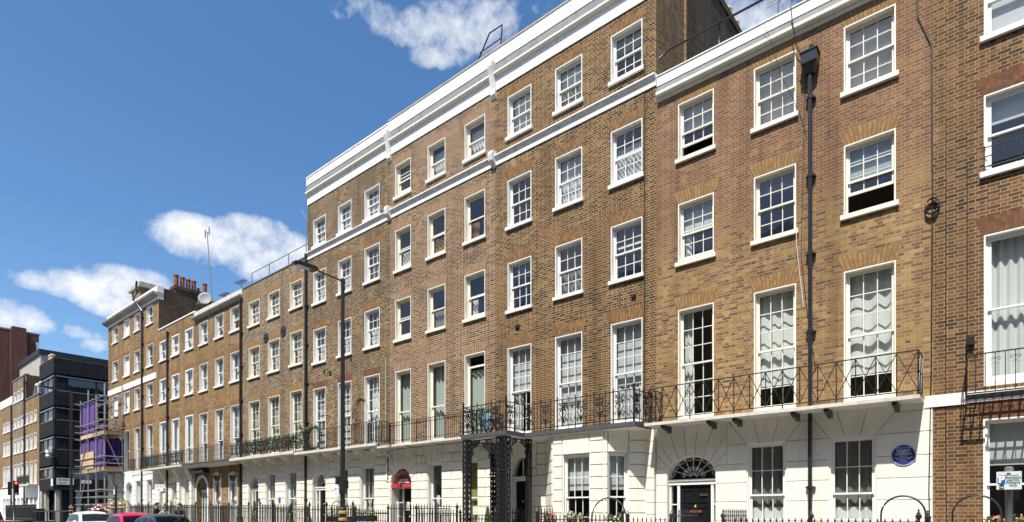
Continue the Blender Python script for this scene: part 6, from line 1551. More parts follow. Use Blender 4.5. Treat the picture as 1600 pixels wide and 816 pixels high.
mb = MB(); mb.tube([(ps[0], 11.6, zg(ps[0])), (ps[0], 11.6, at(1576, 731, 11.6)[2])], 0.048, 12); mb.build('post', M['lead'], t, smooth=True)
mb = MB(); mb.lathe((ps[0], 11.6, at(1576, 731, 11.6)[2]), [(0.055, -0.06), (0.055, 0.0), (0.03, 0.015)], 12); mb.build('cap', M['lead'], t)
w_ = at(1596.5, 750, 11.54)[0]-at(1557, 750, 11.54)[0]; hh_ = at(1576, 737, 11.54)[2]-at(1576, 765, 11.54)[2]
ox, oz = (at(1596.5, 750, 11.54)[0]+at(1557, 750, 11.54)[0])/2, at(1576, 751, 11.54)[2]
t = plate('parking_sign', 'white resident permit holders sign with blue P on its grey post', 'sign', ((ox, 11.545, oz), (1, 0), w_, hh_), 'signplate',
      [('Resident', 0.052, w_*0.17, hh_*0.10, 'ink'), ('permit', 0.052, w_*0.17, hh_*-0.04, 'ink'), ('holders', 0.052, w_*0.17, hh_*-0.18, 'ink'), ('only', 0.052, w_*0.17, hh_*-0.33, 'ink'), ('F', 0.075, -w_*0.29, hh_*-0.40, 'ink'), ('City of Westminster', 0.027, 0.0, hh_*0.26, 'ink')])
mb = MB(); mb.box(ox-w_*0.45, ox-w_*0.14, 11.508, 11.512, oz-hh_*0.16, oz+hh_*0.18); mb.build('blue_panel', M['signblue'], t)
tm = text_mb('P', 0.14, None, None, lambda x, z: (ox-w_*0.295+x, 11.505, oz-hh_*0.115+z), 0.006); tm.build('lettering', M['paper'], t)
mb = MB(); a, b, c, d = ox-w_*0.38, ox-w_*0.20, oz-hh_*0.45, oz-hh_*0.21
for q_ in ((a, b, c, c+0.008), (a, b, d-0.008, d), (a, a+0.008, c, d), (b-0.008, b, c, d)): mb.box(q_[0], q_[1], 11.508, 11.512, q_[2], q_[3])
mb.box(ox-0.025, ox+0.02, 11.508, 11.512, oz+hh_*0.37, oz+hh_*0.42); mb.build('mark', M['ink'], t)
# hotel sign hanging at the columned house
po = at(249, 762.5, 14.3)
t = plate('hotel_sign', 'white hanging hotel sign with red letters in front of the columned house', 'sign', ((po[0], 14.3, po[2]), (math.cos(0.35), math.sin(0.35)), 0.72, 0.44), 'paper', [('OYO', 0.28, 0, -0.01, 'redtext'), ('Hyde Park', 0.07, 0, -0.12, 'ink'), ('Hotel', 0.07, 0, -0.19, 'ink')])
mb = MB(); mb.bar((po[0], 14.3, po[2]+0.25), (po[0], FY, po[2]+0.25), 0.03); mb.build('hanger', M['iron'], t)
po = at(256, 767, 14.6); plate('hotel_sign', 'small dark blue sign right below the white hanging hotel sign', 'sign', ((po[0], 14.6, po[2]), (1, 0), 0.3, 0.3), 'blue', [('P', 0.2, 0.05, -0.08, 'paper')])
# traffic light
tp = at(22, 801, 9.9); Yt = 9.9
# stands on the far kerb of the junction: same sight line, farther out
Yt = 11.5; ut = at(22, 801, Yt)[0]; zt0 = zg(ut)
t = thing('traffic_light', 'traffic light showing red at the far left corner', 'traffic light', (ut, Yt, zt0))
g = lambda y: at(22, y, Yt)[2]
mb = MB(); mb.tube([(ut, Yt, zt0), (ut, Yt, g(751))], 0.07, 10); mb.build('post', M['iron'], t, smooth=True)
vd = Vector((-ut, -Yt, 0)).normalized(); rt = Vector((-vd.y, vd.x, 0))
def tl(px, d, z): q_ = Vector((ut, Yt, 0))+rt*px+vd*d; return (q_.x, q_.y, z)
def tbox(mb, a, b, d0, d1, z0, z1):
    P = [tl(a, d0, z0), tl(b, d0, z0), tl(b, d1, z0), tl(a, d1, z0), tl(a, d0, z1), tl(b, d0, z1), tl(b, d1, z1), tl(a, d1, z1)]
    bb = len(mb.v); mb.v += P
    for q_ in ((0,3,2,1),(4,5,6,7),(0,1,5,4),(1,2,6,5),(2,3,7,6),(3,0,4,7)): mb.f.append(tuple(bb+i for i in q_)); mb.mi.append(0)
sc_ = (g(752)-g(774))/1.3
mb = MB(); tbox(mb, -0.05*sc_, 0.35*sc_, 0.1, 0.3, g(774), g(752)); tbox(mb, -0.45*sc_, -0.15*sc_, -0.05, 0.1, g(774), g(753)); hd = mb.build('signal_head', M['blackpanel'], t)
for yy, mm_ in ((755, 'lampred'), (761, 'lampoff'), (766.5, 'lampoff')):
    mb = MB(); ctr = tl(0.15*sc_, 0.32, g(yy)); n = 16; r_ = 0.115*sc_
    mb.face([tuple(Vector(ctr)+rt*(r_*math.cos(2*PI*i/n))+Vector((0, 0, r_*math.sin(2*PI*i/n)))) for i in range(n)]); mb.build('signal_lens', M[mm_], hd)
    mb = MB(); pts = [tuple(Vector(ctr)+rt*(r_*1.1*math.cos(PI*i/8))+Vector((0, 0, r_*1.1*math.sin(PI*i/8)))) for i in range(9)]
    for i in range(8): mb.face([pts[i], pts[i+1], tuple(Vector(pts[i+1])+vd*0.2), tuple(Vector(pts[i])+vd*0.2)])
    mb.build('visor', M['blackpanel'], hd)
ctr = tl(0.15*sc_, 0.33, g(772)); n = 18
mb = MB(); mb.face([tuple(Vector(ctr)+rt*(0.15*sc_*math.cos(2*PI*i/n))+Vector((0, 0, 0.15*sc_*math.sin(2*PI*i/n)))) for i in range(n)]); rd = mb.build('turn_sign', M['paper'], hd)
mb = MB(); mb.tube([tuple(Vector(ctr)+vd*0.01+rt*(0.135*sc_*math.cos(2*PI*i/n))+Vector((0, 0, 0.135*sc_*math.sin(2*PI*i/n)))) for i in range(n)], 0.02*sc_, 4, closed=True); mb.bar(tuple(Vector(ctr)+vd*0.015-rt*0.09*sc_+Vector((0, 0, 0.09*sc_))), tuple(Vector(ctr)+vd*0.015+rt*0.09*sc_-Vector((0, 0, 0.09*sc_))), 0.025*sc_); mb.build('ring', M['redbright'], rd)
# pedestrian guard rail at the junction
a, b = at(52, 801, 11.6), at(112, 801, 11.6)
t = thing('pedestrian_barrier', 'low black tubular barrier along the pavement at the junction', 'barrier', ((a[0]+b[0])/2, 11.6, zg(a[0])))
mb = MB(); zz = zg(a[0])
for k in range(6): x = a[0]+(b[0]-a[0])*k/5; mb.tube([(x, 11.6, zz), (x, 11.6, zz+1.05)], 0.04, 6)
for dz in (1.05, 0.25): mb.tube([(a[0], 11.6, zz+dz), (b[0], 11.6, zz+dz)], 0.04, 6)
mb.build('tube_frame', M['iron'], t)
a, b = at(9, 801, 13.2), at(56, 801, 13.2)
t = thing('area_railing', 'dark railing in front of the far white ground floors left of the black block', 'railing', ((a[0]+b[0])/2, 13.2, zg(a[0])))
mb = MB(); spears(mb, (a[0], 13.2), (b[0], 13.2), 0.7, Z(0.75), 0.14, 0.018); mb.build('spear_bars', M['iron'], t)
mb = MB(); mb.box(a[0], b[0], 13.17, 13.23, Z(0.5), Z(0.56)); mb.box(a[0], b[0], 13.17, 13.23, 0.9, 0.96); mb.build('rail', M['iron'], t)
mb = MB(); mb.box(a[0]+1, b[0]-0.2, 13.35, 13.9, 0.7, Z(0.35)); tag(mb.build('refuse_bin', M['blackpanel'], loc=((a[0]+b[0])/2, 13.6, 0.7)), 'long black bin store behind the far railing', 'bin store')
# bollards by the scaffold
for px, lab in ((181.5, 'black post before the scaffold, level with its right end'), (172, 'black hooped stand beside the scaffold')):
    pass
p = at(181, 764, 12.2); t = thing('sign_post', 'short black post carrying a small notice in front of the scaffold', 'sign post', (p[0], 12.2, zg(p[0])))
mb = MB(); mb.tube([(p[0], 12.2, zg(p[0])), (p[0], 12.2, p[2])], 0.06, 8); mb.build('post', M['iron'], t)
mb = MB(); mb.box(p[0]-0.1, p[0]+0.1, 12.1, 12.13, p[2]-0.35, p[2]-0.05); mb.build('notice', M['paper'], t)

# =============================================================== scaffold
sx0, sx1, sy0, sy1 = -55.6, -49.9, 13.85, 14.95
t = thing('scaffold', 'tube scaffold with purple sheets wrapped round the left end of the corner house', 'scaffold', ((sx0+sx1)/2, sy0, zg(-52)))
zs0 = zg(-52); lev = [Z(0.6), Z(3.0), Z(5.6), Z(8.35)]
xs = [sx0+(sx1-sx0)*k/3 for k in range(4)]
for i, x in enumerate(xs):
    for y in (sy0, sy1):
        mb = MB(); mb.tube([(x, y, zs0), (x, y, lev[-1]+(0.9 if (i % 2) else 0.3))], 0.045, 6); mb.build('standard', M['steel'], t)
mb = MB()
for z in lev:
    for dz in (0.0, 0.55, 1.05):
        if z+dz > lev[-1]+0.1 and dz: continue
        for y in (sy0, sy1): mb.tube([(sx0-0.35, y-0.05, z+dz), (sx1+0.3, y-0.05, z+dz)], 0.036, 6)
        for x in (sx0, sx1): mb.tube([(x+0.06, sy0-0.4, z+dz), (x+0.06, sy1+0.12, z+dz)], 0.036, 6)
    for x in xs[1:3]: mb.tube([(x, sy0-0.3, z-0.06), (x, sy1+0.1, z-0.06)], 0.036, 6)
mb.build('ledger', M['steel'], t)
for i in range(3):
    mb = MB(); mb.tube([(sx1+0.05, sy0, lev[i+1]), (sx1+0.05, sy1, lev[i])], 0.036, 6); mb.build('brace', M['steel'], t)
for i in range(2):
    mb = MB(); mb.tube([(xs[0], sy0-0.07, lev[i]), (xs[1], sy0-0.07, lev[i+1])], 0.036, 6); mb.build('brace', M['steel'], t)
for z in lev[1:3]:
    mb = MB()
    for k in range(4): mb.box(sx0-0.3, sx1+0.25, sy0+0.03+0.25*k, sy0+0.26+0.25*k, z+0.04, z+0.08)
    mb.box(sx0-0.1, sx1+0.1, sy0+0.03, sy0+0.06, z+0.085, z+0.32); mb.box(sx1+0.01, sx1+0.04, sy0+0.1, sy1, z+0.085, z+0.32)
    mb.build('board_deck', M['plank'], t)
def sheet_(x0, x1, y, z0, z1, seed):
    mb = MB(); wavy(mb, x0, x1, z0, z1, y, 0.03, 0.9, 24, seed); mb.build('purple_sheet', M['purple'], t, smooth=True)
sheet_(sx0+0.05, sx1-2.6, sy0+0.07, Z(5.8), Z(8.3), 1); sheet_(sx0+0.05, sx1-0.0, sy0+0.07, Z(3.7), Z(5.5), 2); sheet_(sx0+2.2, sx1, sy0+0.07, Z(3.05), Z(3.75), 3); sheet_(sx1-1.3, sx1, sy0+0.07, Z(5.8), Z(6.5), 4)
mb = MB()
for (x0_, x1_, z0_, z1_) in ((sx0, sx0+1.2, 3.4, 4.5), (sx0+1.3, sx0+3.2, 3.3, 4.55), (sx0, sx0+3.0, 5.62, 5.9)): mb.box(x0_, x1_, sy0-0.02, sy0+0.02, Z(z0_), Z(z1_))
mb.build('plywood_sheet', M['ply'], t)
mb = MB(); wavy(mb, sx1-0.9, sx1-0.02, Z(3.3), Z(5.4), sy1-0.1, 0.03, 0.4); wavy(mb, sx0+0.2, sx1-0.3, Z(3.3), Z(5.5), sy1-0.12, 0.04, 0.7); mb.build('purple_sheet', M['purple'], t)
p0, p1, p2_ = at(131, 797, 12.9), at(155, 788, 12.9), at(173, 797, 12.9)
mb = MB()
for (a, b) in ((p0, p1), (p0, (p2_[0], p2_[1], p2_[2]+0.35)), (p1, p2_)):
    for k in range(10):
        mb.cur = k % 2
        f0, f1 = k/10, (k+1)/10; sg_ = lambda f: 0.12*math.sin(PI*f)
        A = [a[i]+(b[i]-a[i])*f0 for i in range(3)]; B = [a[i]+(b[i]-a[i])*f1 for i in range(3)]
        mb.box(min(A[0], B[0]), max(A[0], B[0]), A[1]-0.01, A[1]+0.01, (A[2]+B[2])/2-0.05-sg_(f0), (A[2]+B[2])/2+0.05-sg_(f0))
mb.cur = 0; tag(mb.build('barrier_tape', [M['redbright'], M['paper']], loc=p0), 'red and white tape strung in front of the scaffold', 'barrier tape')
mb = MB(); a, b = at(170, 793, 12.8), at(200, 793, 12.8)
for dz in (0, 0.35): mb.tube([(a[0], 12.8, a[2]+dz), (b[0], 12.8, a[2]+dz)], 0.05, 6)
for x in (a[0], b[0]): mb.tube([(x, 12.8, zg(x)), (x, 12.8, a[2]+0.35)], 0.04, 6)
tag(mb.build('yellow_barrier', M['gold'], loc=(a[0], 12.8, zg(a[0]))), 'yellow tube barrier at the foot of the scaffold', 'barrier')
# =============================================================== cars
def car(label, px_front, Y, mat, L=3.9, H=1.46, W=1.7, head=-1, kind='hatch', zoff=0.0, ufix=None):
    """px_front: photo pixel of the left end on the near side; head -1 = nose to the left"""
    u0 = ufix if ufix is not None else at(px_front, 801, Y-W/2)[0]; z0 = zg(u0+L/2)-0.11+zoff
    t = thing('parked_car', label, 'car', (u0+L/2, Y, z0), 'cars along the far kerb')
    # side profile along the length (0 = nose): belt height, roof height, half width
    if kind == 'hatch':
        st = [(0.00, 0.58, 0.58, 0.78), (0.06, 0.72, 0.72, 0.90), (0.20, 0.86, 0.86, 0.97), (0.27, 0.92, 0.94, 1.0), (0.40, 0.95, 1.34, 1.0), (0.50, 0.96, 1.0*H, 1.0), (0.62, 0.97, 1.0*H, 1.0), (0.80, 0.99, 0.985*H, 1.0), (0.90, 1.0, 0.93*H, 0.98), (0.985, 0.96, 1.02, 0.93), (1.0, 0.7, 0.7, 0.88)]
    else:
        st = [(0.00, 0.58, 0.58, 0.78), (0.05, 0.74, 0.74, 0.90), (0.22, 0.90, 0.90, 0.97), (0.28, 0.94, 0.96, 1.0), (0.40, 0.97, 1.34, 1.0), (0.50, 0.98, 1.0*H, 1.0), (0.64, 0.98, 1.0*H, 1.0), (0.82, 1.0, 0.97*H, 1.0), (0.93, 1.0, 0.88*H, 0.98), (0.99, 0.96, 1.0, 0.93), (1.0, 0.7, 0.7, 0.88)]
    def X(f): return u0+(f if head < 0 else 1-f)*L
    def ring(s):
        f, b, r, w = s; w = w*W/2; x = X(f); tw = w*0.74 if r > b+0.02 else w*0.97
        k = min(1, (r-b)/(H-0.95)); tw = w*(0.97-0.21*k)
        rr_ = r-0.04*k
        return [(x, -w*0.93, 0.22), (x, -w, 0.45), (x, -w*0.985, b-0.06), (x, -w*0.955, b), (x, -tw, rr_-0.03), (x, -tw*0.86, rr_+0.02), (x, -tw*0.4, r+0.03*k), (x, tw*0.4, r+0.03*k), (x, tw*0.86, rr_+0.02), (x, tw, rr_-0.03), (x, w*0.955, b), (x, w*0.985, b-0.06), (x, w, 0.45), (x, w*0.93, 0.22)]
    mb = MB(); rings = [ring(s) for s in st]; n = len(rings[0])
    for r_ in rings: mb.v += [(p[0], Y+p[1], z0+p[2]) for p in r_]
    for i in range(len(rings)-1):
        for k in range(n): mb.f.append((i*n+k, i*n+(k+1) % n, (i+1)*n+(k+1) % n, (i+1)*n+k)); mb.mi.append(0)
    mb.f.append(tuple(range(n))); mb.mi.append(0); mb.f.append(tuple((len(rings)-1)*n+n-1-k for k in range(n))); mb.mi.append(0)
    body = mb.build('body', M[mat], t, smooth=True)
    sd = body.modifiers.new('round', 'SUBSURF'); sd.levels = 2; sd.render_levels = 2
    # windows follow the cabin, 8 mm proud
    def cab(f, k, side, out=0.012):
        """point on the side of the cabin: k 0 at belt, 1 at the gutter"""
        for i in range(len(st)-1):
            if st[i][0] <= f <= st[i+1][0]:
                g = (f-st[i][0])/(st[i+1][0]-st[i][0]); s = [st[i][j]+(st[i+1][j]-st[i][j])*g for j in range(4)]; break
        r_ = ring((f, *s[1:])); a, b = r_[3], r_[4]
        y = a[1]+(b[1]-a[1])*k; z = a[2]+(b[2]-a[2])*k
        return (X(f), Y+side*(-y+out), z0+z+0.01)
    for side in (-1, 1):
        gl = MB()
        for (f0, f1, g0, g1) in ((0.335, 0.56, 0.425, 0.56), (0.585, 0.765, 0.585, 0.765), (0.79, 0.92, 0.79, 0.86)):
            N = 5; lo = [cab(f0+(f1-f0)*i/N, 0.10, side, 0.02) for i in range(N+1)]; hi = [cab(g0+(g1-g0)*i/N, 0.86, side, 0.02) for i in range(N+1)]
            for i in range(N): gl.face([lo[i], lo[i+1], hi[i+1], hi[i]])
        gl.build('side_window', M['carglass'], t)
        mb = MB(); mb.ball((X(0.35), Y+side*(W/2+0.10), z0+1.0), 0.10, 8, (0.8, 1.1, 0.75)); mb.bar((X(0.35), Y+side*(W/2-0.05), z0+0.97), (X(0.35), Y+side*(W/2+0.08), z0+0.98), 0.04); mb.build('wing_mirror', M[mat], t, smooth=True)
        mb = MB(); mb.tube([cab(0.33, 0.02, side, 0.015), cab(0.60, 0.02, side, 0.015), cab(0.90, 0.02, side, 0.015)], 0.012, 4); mb.build('window_trim', M['blackpanel'], t)
        for f in (0.18, 0.80):
            x = X(f); wl = MB(); y1 = Y+side*(W/2-0.02); y2 = Y+side*(W/2-0.24); n2 = 20; r_ = 0.31
            for (ya, yb2) in ((y1, y2),):
                A = [(x+r_*math.cos(2*PI*i/n2), ya, z0+r_+r_*math.sin(2*PI*i/n2)) for i in range(n2)]; B = [(p[0], yb2, p[2]) for p in A]
                wl.face(A); wl.face(B[::-1])
                for i in range(n2): k = (i+1) % n2; wl.face([A[i], A[k], B[k], B[i]])
            w = wl.build('wheel', M['tyre'], t)
            wl = MB(); n3 = 16; wl.face([(x+0.2*math.cos(2*PI*i/n3), y1+side*0.006, z0+r_+0.2*math.sin(2*PI*i/n3)) for i in range(n3)]); wl.build('rim', M['alu'], w)
    for nm, (fa, fb) in (('windscreen', (0.29, 0.425)), ('rear_window', (0.975, 0.885))):
        gl = MB(); a = []
        for f in (fa, (fa+fb)/2, fb):
            l, r_ = cab(f, 0.97, 1, -0.10), cab(f, 0.97, -1, -0.10)
            for i in range(len(st)-1):
                if st[i][0] <= f <= st[i+1][0]: g = (f-st[i][0])/(st[i+1][0]-st[i][0]); rz = st[i][2]+(st[i+1][2]-st[i][2])*g
            off = 0.05
            dx = (-1 if nm == 'windscreen' else 1)*(1 if head < 0 else -1)*0.03
            a.append(((l[0]+dx, l[1], z0+rz+off-0.03), (l[0]+dx, (l[1]+r_[1])/2, z0+rz+off), (r_[0]+dx, r_[1], z0+rz+off-0.03)))
        for i in range(2):
            for k in range(2): gl.face([a[i][k], a[i][k+1], a[i+1][k+1], a[i+1][k]])
        gl.build(nm, M['carglass'], t)
    for side in (-1, 1):
        mb = MB(); mb.ball((X(0.035), Y+side*W*0.34, z0+0.68), 0.12, 8, (0.7, 1.2, 0.7)); mb.build('headlight', M['palegrey'], t, smooth=True)
        mb = MB(); mb.ball((X(0.985), Y+side*W*0.40, z0+0.82), 0.11, 8, (0.5, 0.7, 1.4)); mb.build('tail_light', M['redbright'], t, smooth=True)
    return t
car('white hatchback parked in front of the scaffold', 0, 10.0, 'car_white', L=3.9, H=1.54, head=1, ufix=-39.9)
car('crimson red hatchback parked between the white and the charcoal cars', 0, 10.0, 'car_red', L=3.6, H=1.57, head=1, ufix=-33.4)
car('charcoal estate car parked nearest along the far kerb', 0, 10.0, 'car_dark', L=4.0, H=1.51, kind='est', head=1, ufix=-29.7)
car('dark navy car at the bottom left corner on the near side of the road', -76, 6.2, 'car_navy', L=4.2, H=1.60, head=-1, zoff=0.0)

# =============================================================== people
def person(px, Y, zhead_px, label, top, face_ang, arms, lean=0.0, seed=0):
    p = at(px, zhead_px, Y); u = p[0]; Hh = p[2]; z0 = zg(u)
    S = Hh-z0; t = thing('person', label, 'person', (u, Y, z0), 'people talking on the pavement'); k = S/1.75
    V = []; E = []; Rr = []
    def add(x, y, z, r, par=None):
        c, s = math.cos(face_ang), math.sin(face_ang)
        V.append((u+(x*c-y*s)*k, Y+(x*s+y*c)*k, z0+z*k)); Rr.append(r*k)
        if par is not None: E.append((par, len(V)-1))
        return len(V)-1
    pel = add(0, 0, 0.95, 0.15); w_ = add(0, 0.0, 1.12, 0.14, pel); ch = add(0, 0.02+lean*0.5, 1.30, 0.165, w_); sh = add(0, 0.02+lean, 1.44, 0.11, ch); nk = add(0, 0.0+lean, 1.52, 0.055, sh); hd = add(0, -0.02+lean, 1.61, 0.085, nk); hd2 = add(0, -0.02+lean, 1.68, 0.08, hd)
    for sg in (-1, 1):
        hp = add(sg*0.10, 0, 0.88, 0.10, pel); kn = add(sg*0.12, -0.02, 0.49, 0.062, hp); an = add(sg*0.12, 0.02, 0.09, 0.042, kn); add(sg*0.13, -0.13, 0.04, 0.036, an)
        s1 = add(sg*0.19, 0.02+lean, 1.41, 0.072, sh); (ex, ey, ez), (wx, wy, wz) = arms
        el = add(sg*ex, ey+lean, ez, 0.05, s1); wr = add(sg*wx, wy+lean, wz, 0.034, el); hn = add(sg*(wx-0.015), wy-0.05+lean, wz-0.02, 0.04, wr)
    me = bpy.data.meshes.new('tmp'); me.from_pydata(V, E, []); o = bpy.data.objects.new('tmp', me); COL.objects.link(o)
    sk = o.modifiers.new('s', 'SKIN')
    for i, d in enumerate(me.skin_vertices[0].data): d.radius = (Rr[i], Rr[i]*(0.72 if i in (0, 1, 2, 3) else 1.0)); d.use_root = (i == 0)
    o.modifiers.new('ss', 'SUBSURF').levels = 2
    bpy.context.view_layer.update(); dg = bpy.context.evaluated_depsgraph_get()
    m2 = bpy.data.meshes.new_from_object(o.evaluated_get(dg)); bpy.data.objects.remove(o)
    mb = MB(); mb.v = [tuple(v.co) for v in m2.vertices]; mb.f = [tuple(f.vertices) for f in m2.polygons]
    c, s = math.cos(face_ang), math.sin(face_ang)
    hands = [Vector(V[i]) for i in range(len(V)) if abs(Rr[i]-0.04*k) < 1e-6]
    for f in m2.polygons:
        z = (f.center.z-z0)/k; near = any((f.center-h_).length < 0.085*k for h_ in hands)
        mb.mi.append(1 if (z > 1.50 or near) else (2 if z < 0.92 else 0))
    mb.build('body', [M[top], M['skin'], M['trouser']], t, smooth=True); bpy.data.meshes.remove(m2)
    def W3(x, y, z): return (u+(x*c-y*s)*k, Y+(x*s+y*c)*k, z0+z*k)
    mb = MB()
    hc = W3(0, 0.005+lean, 1.665); mb.ball(hc, 0.107*k, 10, (0.92, 1.0, 0.92))
    keep = [i for i, f in enumerate(mb.f)]
    mb.build('hair', M['hair'], t, smooth=True)
    mb = MB(); mb.ball(W3(0, -0.115+lean, 1.60), 0.022*k, 6, (0.7, 1, 1.2))
    for sg in (-1, 1): mb.ball(W3(sg*0.088, -0.01+lean, 1.615), 0.024*k, 6, (0.6, 1, 1.4))
    mb.ball(W3(0, -0.055+lean, 1.60), 0.078*k, 8, (0.85, 0.8, 1.15)); mb.build('face', M['skin'], t, smooth=True)
    mb = MB()
    for sg in (-1, 1): mb.ball(W3(sg*0.032, -0.118+lean, 1.625), 0.010*k, 5)
    mb.box(*[f(W3(-0.022, -0.118+lean, 1.56)[i], W3(0.022, -0.112+lean, 1.568)[i]) for i in range(3) for f in (min, max)]); mb.build('eyes_and_mouth', M['ink'], t)
person(245, 12.3, 785.5, 'person in a black jacket with back half turned, left of the group', 'jacket_black', 2.4, ((0.27, 0.03, 1.15), (0.22, -0.12, 0.98)), seed=1)
person(257, 12.6, 791.5, 'person in a grey jumper bending between two others', 'top_grey', 1.2, ((0.25, -0.08, 1.18), (0.15, -0.28, 1.12)), lean=-0.14, seed=2)
person(280.5, 12.3, 786.5, 'person in a navy jacket facing the street, right of the group', 'jacket_navy', 0.5, ((0.27, 0.03, 1.15), (0.14, -0.2, 1.08)), seed=3)

# terrace across the street, behind the camera: seen only in pane reflections, made tall to block skylight
t = thing('terrace_building', 'brick terrace across the street reflected in the window panes', 'building', (-20, -4.2, 0))
mb = MB(); ops = []
for i in range(34):
    x = -66+i*2.9
    for z in (1.2, 5.0, 8.6, 11.6, 14.2): ops.append((x, x+1.15, z, z+(2.6 if z < 6 else 1.5)))
wall_grid(mb, -70, 36, -0.2, 16.6, ops, y=-4.2, depth=-0.3); mb.build('wall', M['brick_grey'], t)
mb = MB(); mb.box(-70, 36, -12, -4.6, 0.0, 16.4); mb.build('core', M['blackpanel'], t)
mb = MB(); mb.box(-70, 36, -4.6, -4.05, 16.602, 17.2); mb.box(-70, 36, -4.195, -4.1, 0.0, 0.9); mb.build('trim', M['trim'], t)
mb = MB()
for o in ops:
    mb.box(o[0], o[0]+0.08, -4.36, -4.3, o[2], o[3]); mb.box(o[1]-0.08, o[1], -4.36, -4.3, o[2], o[3]); mb.box(o[0], o[1], -4.37, -4.31, (o[2]+o[3])/2-0.04, (o[2]+o[3])/2+0.04); mb.box(o[0]-0.05, o[1]+0.05, -4.3, -4.13, o[2]-0.1, o[2])
ws = mb.build('window_frames', M['white'], t); ws['kind'] = 'stuff'

# =============================================================== light, sky, camera
SUN = Vector((0.155, -0.75, 1.31)).normalized()
el = math.asin(SUN.z); az = math.atan2(SUN.x, SUN.y)
ld = bpy.data.lights.new('sun', 'SUN'); ld.energy = 5.0; ld.angle = math.radians(0.53); ld.color = (1.0, 0.955, 0.88)
lo = bpy.data.objects.new('sun', ld); COL.objects.link(lo); lo.rotation_euler = (-SUN).to_track_quat('-Z', 'Y').to_euler(); lo.location = (0, -20, 40)
w = bpy.data.worlds.new('World'); scene.world = w; w.use_nodes = True; nt = w.node_tree; nt.nodes.clear()
sky = nd(nt, 'ShaderNodeTexSky'); sky.sky_type = 'NISHITA'; sky.sun_disc = False; sky.sun_elevation = el; sky.sun_rotation = az
sky.air_density = 1.0; sky.dust_density = 0.9; sky.ozone_density = 2.2; sky.altitude = 50
tc = nd(nt, 'ShaderNodeTexCoord'); d = tc.outputs['Generated']
sp = nd(nt, 'ShaderNodeSeparateXYZ'); nt.links.new(d, sp.inputs[0])
# azimuth measured from the street's far end, and slope above the horizon
hl = mth(nt, 'SQRT', mth(nt, 'ADD', mth(nt, 'MULTIPLY', sp.outputs[0], sp.outputs[0]), mth(nt, 'MULTIPLY', sp.outputs[1], sp.outputs[1])))
slope = mth(nt, 'DIVIDE', sp.outputs[2], mth(nt, 'MAXIMUM', hl, 0.001))
azi = mth(nt, 'ARCTAN2', sp.outputs[0], sp.outputs[1])
def dirpx(x, y):
    p = at(x, y, 1.0); v = (p[0], p[1], p[2]-EYE); return math.atan2(v[0], v[1]), v[2]/math.hypot(v[0], v[1])
warp = noise(nt, d, 7.0, 7, 0.6); warp2 = noise(nt, vscale(nt, d, (1, 1, 1), (5, 2, 9)), 24.0, 6, 0.65)
big = noise(nt, vscale(nt, d, (1, 1, 1.5), (3, 3, 3)), 3.2, 8, 0.62)
blobs = [  # centre px, half sizes px, weight, softness
    (360, 382, 100, 36, 1.0), (425, 405, 85, 45, 1.0), (310, 362, 62, 26, 1.0), (395, 362, 50, 24, 0.9), (445, 390, 60, 38, 1.0),
    (140, 452, 100, 24, 1.0), (190, 452, 72, 32, 1.0), (85, 444, 60, 18, 0.9), (170, 476, 50, 18, 0.8), (232, 470, 50, 40, 0.9), (215, 495, 30, 20, 0.7),
    (20, 495, 62, 24, 1.0), (60, 508, 34, 14, 0.7), (120, 520, 40, 12, 0.45), (150, 540, 30, 12, 0.4),
    (640, 35, 75, 40, 0.62), (720, 15, 120, 40, 0.55), (690, 45, 95, 42, 0.66), (600, 15, 85, 36, 0.5), (760, 20, 75, 40, 0.5), (690, 85, 50, 24, 0.6), (525, 22, 22, 14, 0.35),
    (1180, 30, 90, 60, 0.55), (1120, -40, 200, 80, 0.5), (640, -60, 200, 50, 0.5)]
dens = None
for (cx, cy, rx, ry, wt) in blobs:
    a0, s0 = dirpx(cx, cy); a1, _ = dirpx(cx+rx, cy); _, s1 = dirpx(cx, cy-ry)
    da = mth(nt, 'DIVIDE', mth(nt, 'SUBTRACT', azi, a0), abs(a1-a0)); ds = mth(nt, 'DIVIDE', mth(nt, 'SUBTRACT', slope, s0), abs(s1-s0))
    r2 = mth(nt, 'ADD', mth(nt, 'MULTIPLY', da, da), mth(nt, 'MULTIPLY', ds, ds))
    v = mth(nt, 'MULTIPLY', mth(nt, 'SUBTRACT', 1.0, mth(nt, 'MULTIPLY', r2, 0.62), None, True), wt)
    dens = v if dens is None else mth(nt, 'MAXIMUM', dens, v)
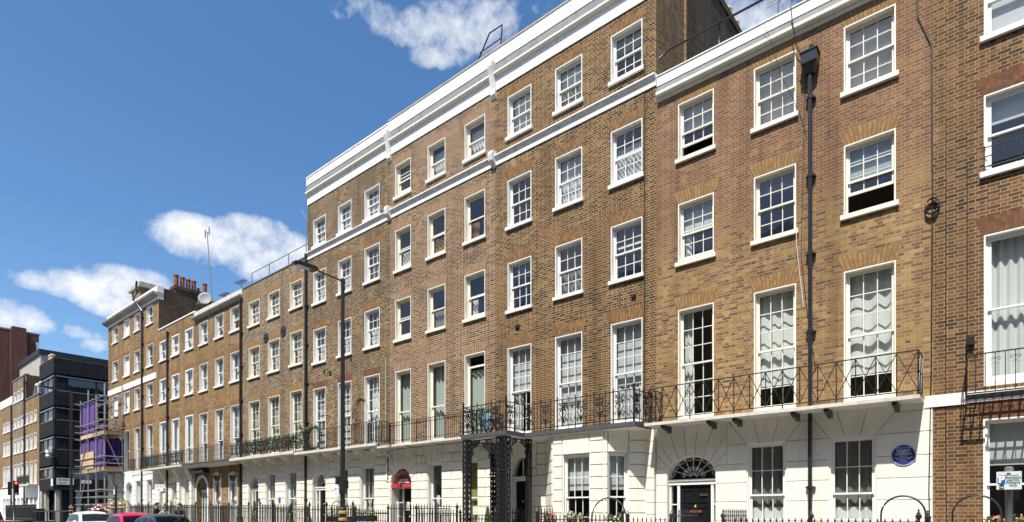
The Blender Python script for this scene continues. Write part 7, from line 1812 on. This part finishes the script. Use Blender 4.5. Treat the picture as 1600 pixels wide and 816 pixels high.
# unseen clouds added behind the camera to whiten pane reflections and skylight
gen = mth(nt, 'MULTIPLY', ramp(nt, big, [(0.42, 0.0), (0.66, 1.0)]), mth(nt, 'GREATER_THAN', 0.0, sp.outputs[1]))
nz = mth(nt, 'ADD', mth(nt, 'MULTIPLY', mth(nt, 'SUBTRACT', warp, 0.5), 1.7), mth(nt, 'MULTIPLY', mth(nt, 'SUBTRACT', warp2, 0.5), 1.6))
cl = mth(nt, 'ADD', dens, nz)
cl = mth(nt, 'MULTIPLY', ramp(nt, cl, [(0.14, 0.0), (0.5, 0.5), (1.0, 1.0)]), ramp(nt, dens, [(0.0, 0.0), (0.25, 1.0)]))
cl = mth(nt, 'MULTIPLY', cl, 0.96)
cl = mth(nt, 'MAXIMUM', cl, mth(nt, 'MULTIPLY', gen, 0.75))
up_ = vscale(nt, d, (1, 1, 1), (0.0, 0.0, 0.022)); warpU = noise(nt, up_, 7.0, 7, 0.6)
up2 = vscale(nt, d, (1, 1, 1), (5, 2, 9.012)); warp2U = noise(nt, up2, 24.0, 6, 0.65)
lit = mth(nt, 'ADD', 0.62, mth(nt, 'ADD', mth(nt, 'MULTIPLY', mth(nt, 'SUBTRACT', warp, warpU), 2.2), mth(nt, 'MULTIPLY', mth(nt, 'SUBTRACT', warp2, warp2U), 1.2)), True)
shade = ramp(nt, lit, [(0.15, (4.4, 4.8, 5.5)), (0.55, (6.3, 6.5, 6.8)), (0.9, (7.2, 7.25, 7.3))])
hs = nd(nt, 'ShaderNodeHueSaturation'); hs.inputs['Saturation'].default_value = 1.22; hs.inputs['Value'].default_value = 1.16; nt.links.new(sky.outputs[0], hs.inputs['Color'])
mixed = mixc(nt, cl, hs.outputs[0], shade)
bg = nd(nt, 'ShaderNodeBackground'); bg.inputs[1].default_value = 0.10; nt.links.new(mixed, bg.inputs[0])
ow = nd(nt, 'ShaderNodeOutputWorld'); nt.links.new(bg.outputs[0], ow.inputs[0])

cd = bpy.data.cameras.new('camera'); cam = bpy.data.objects.new('camera', cd); COL.objects.link(cam)
cam.location = (0, 0, EYE); cam.rotation_euler = (PI/2, 0, TH)
cd.sensor_width = 36; cd.sensor_fit = 'HORIZONTAL'; cd.lens = 36*935/1600; cd.shift_y = (801-408)/1600; cd.clip_start = 0.1; cd.clip_end = 3000
scene.camera = cam
scene.view_settings.view_transform = 'Standard'; scene.view_settings.look = 'None'; scene.view_settings.exposure = 0.62; scene.view_settings.gamma = 1; scene.view_settings.use_curve_mapping = False
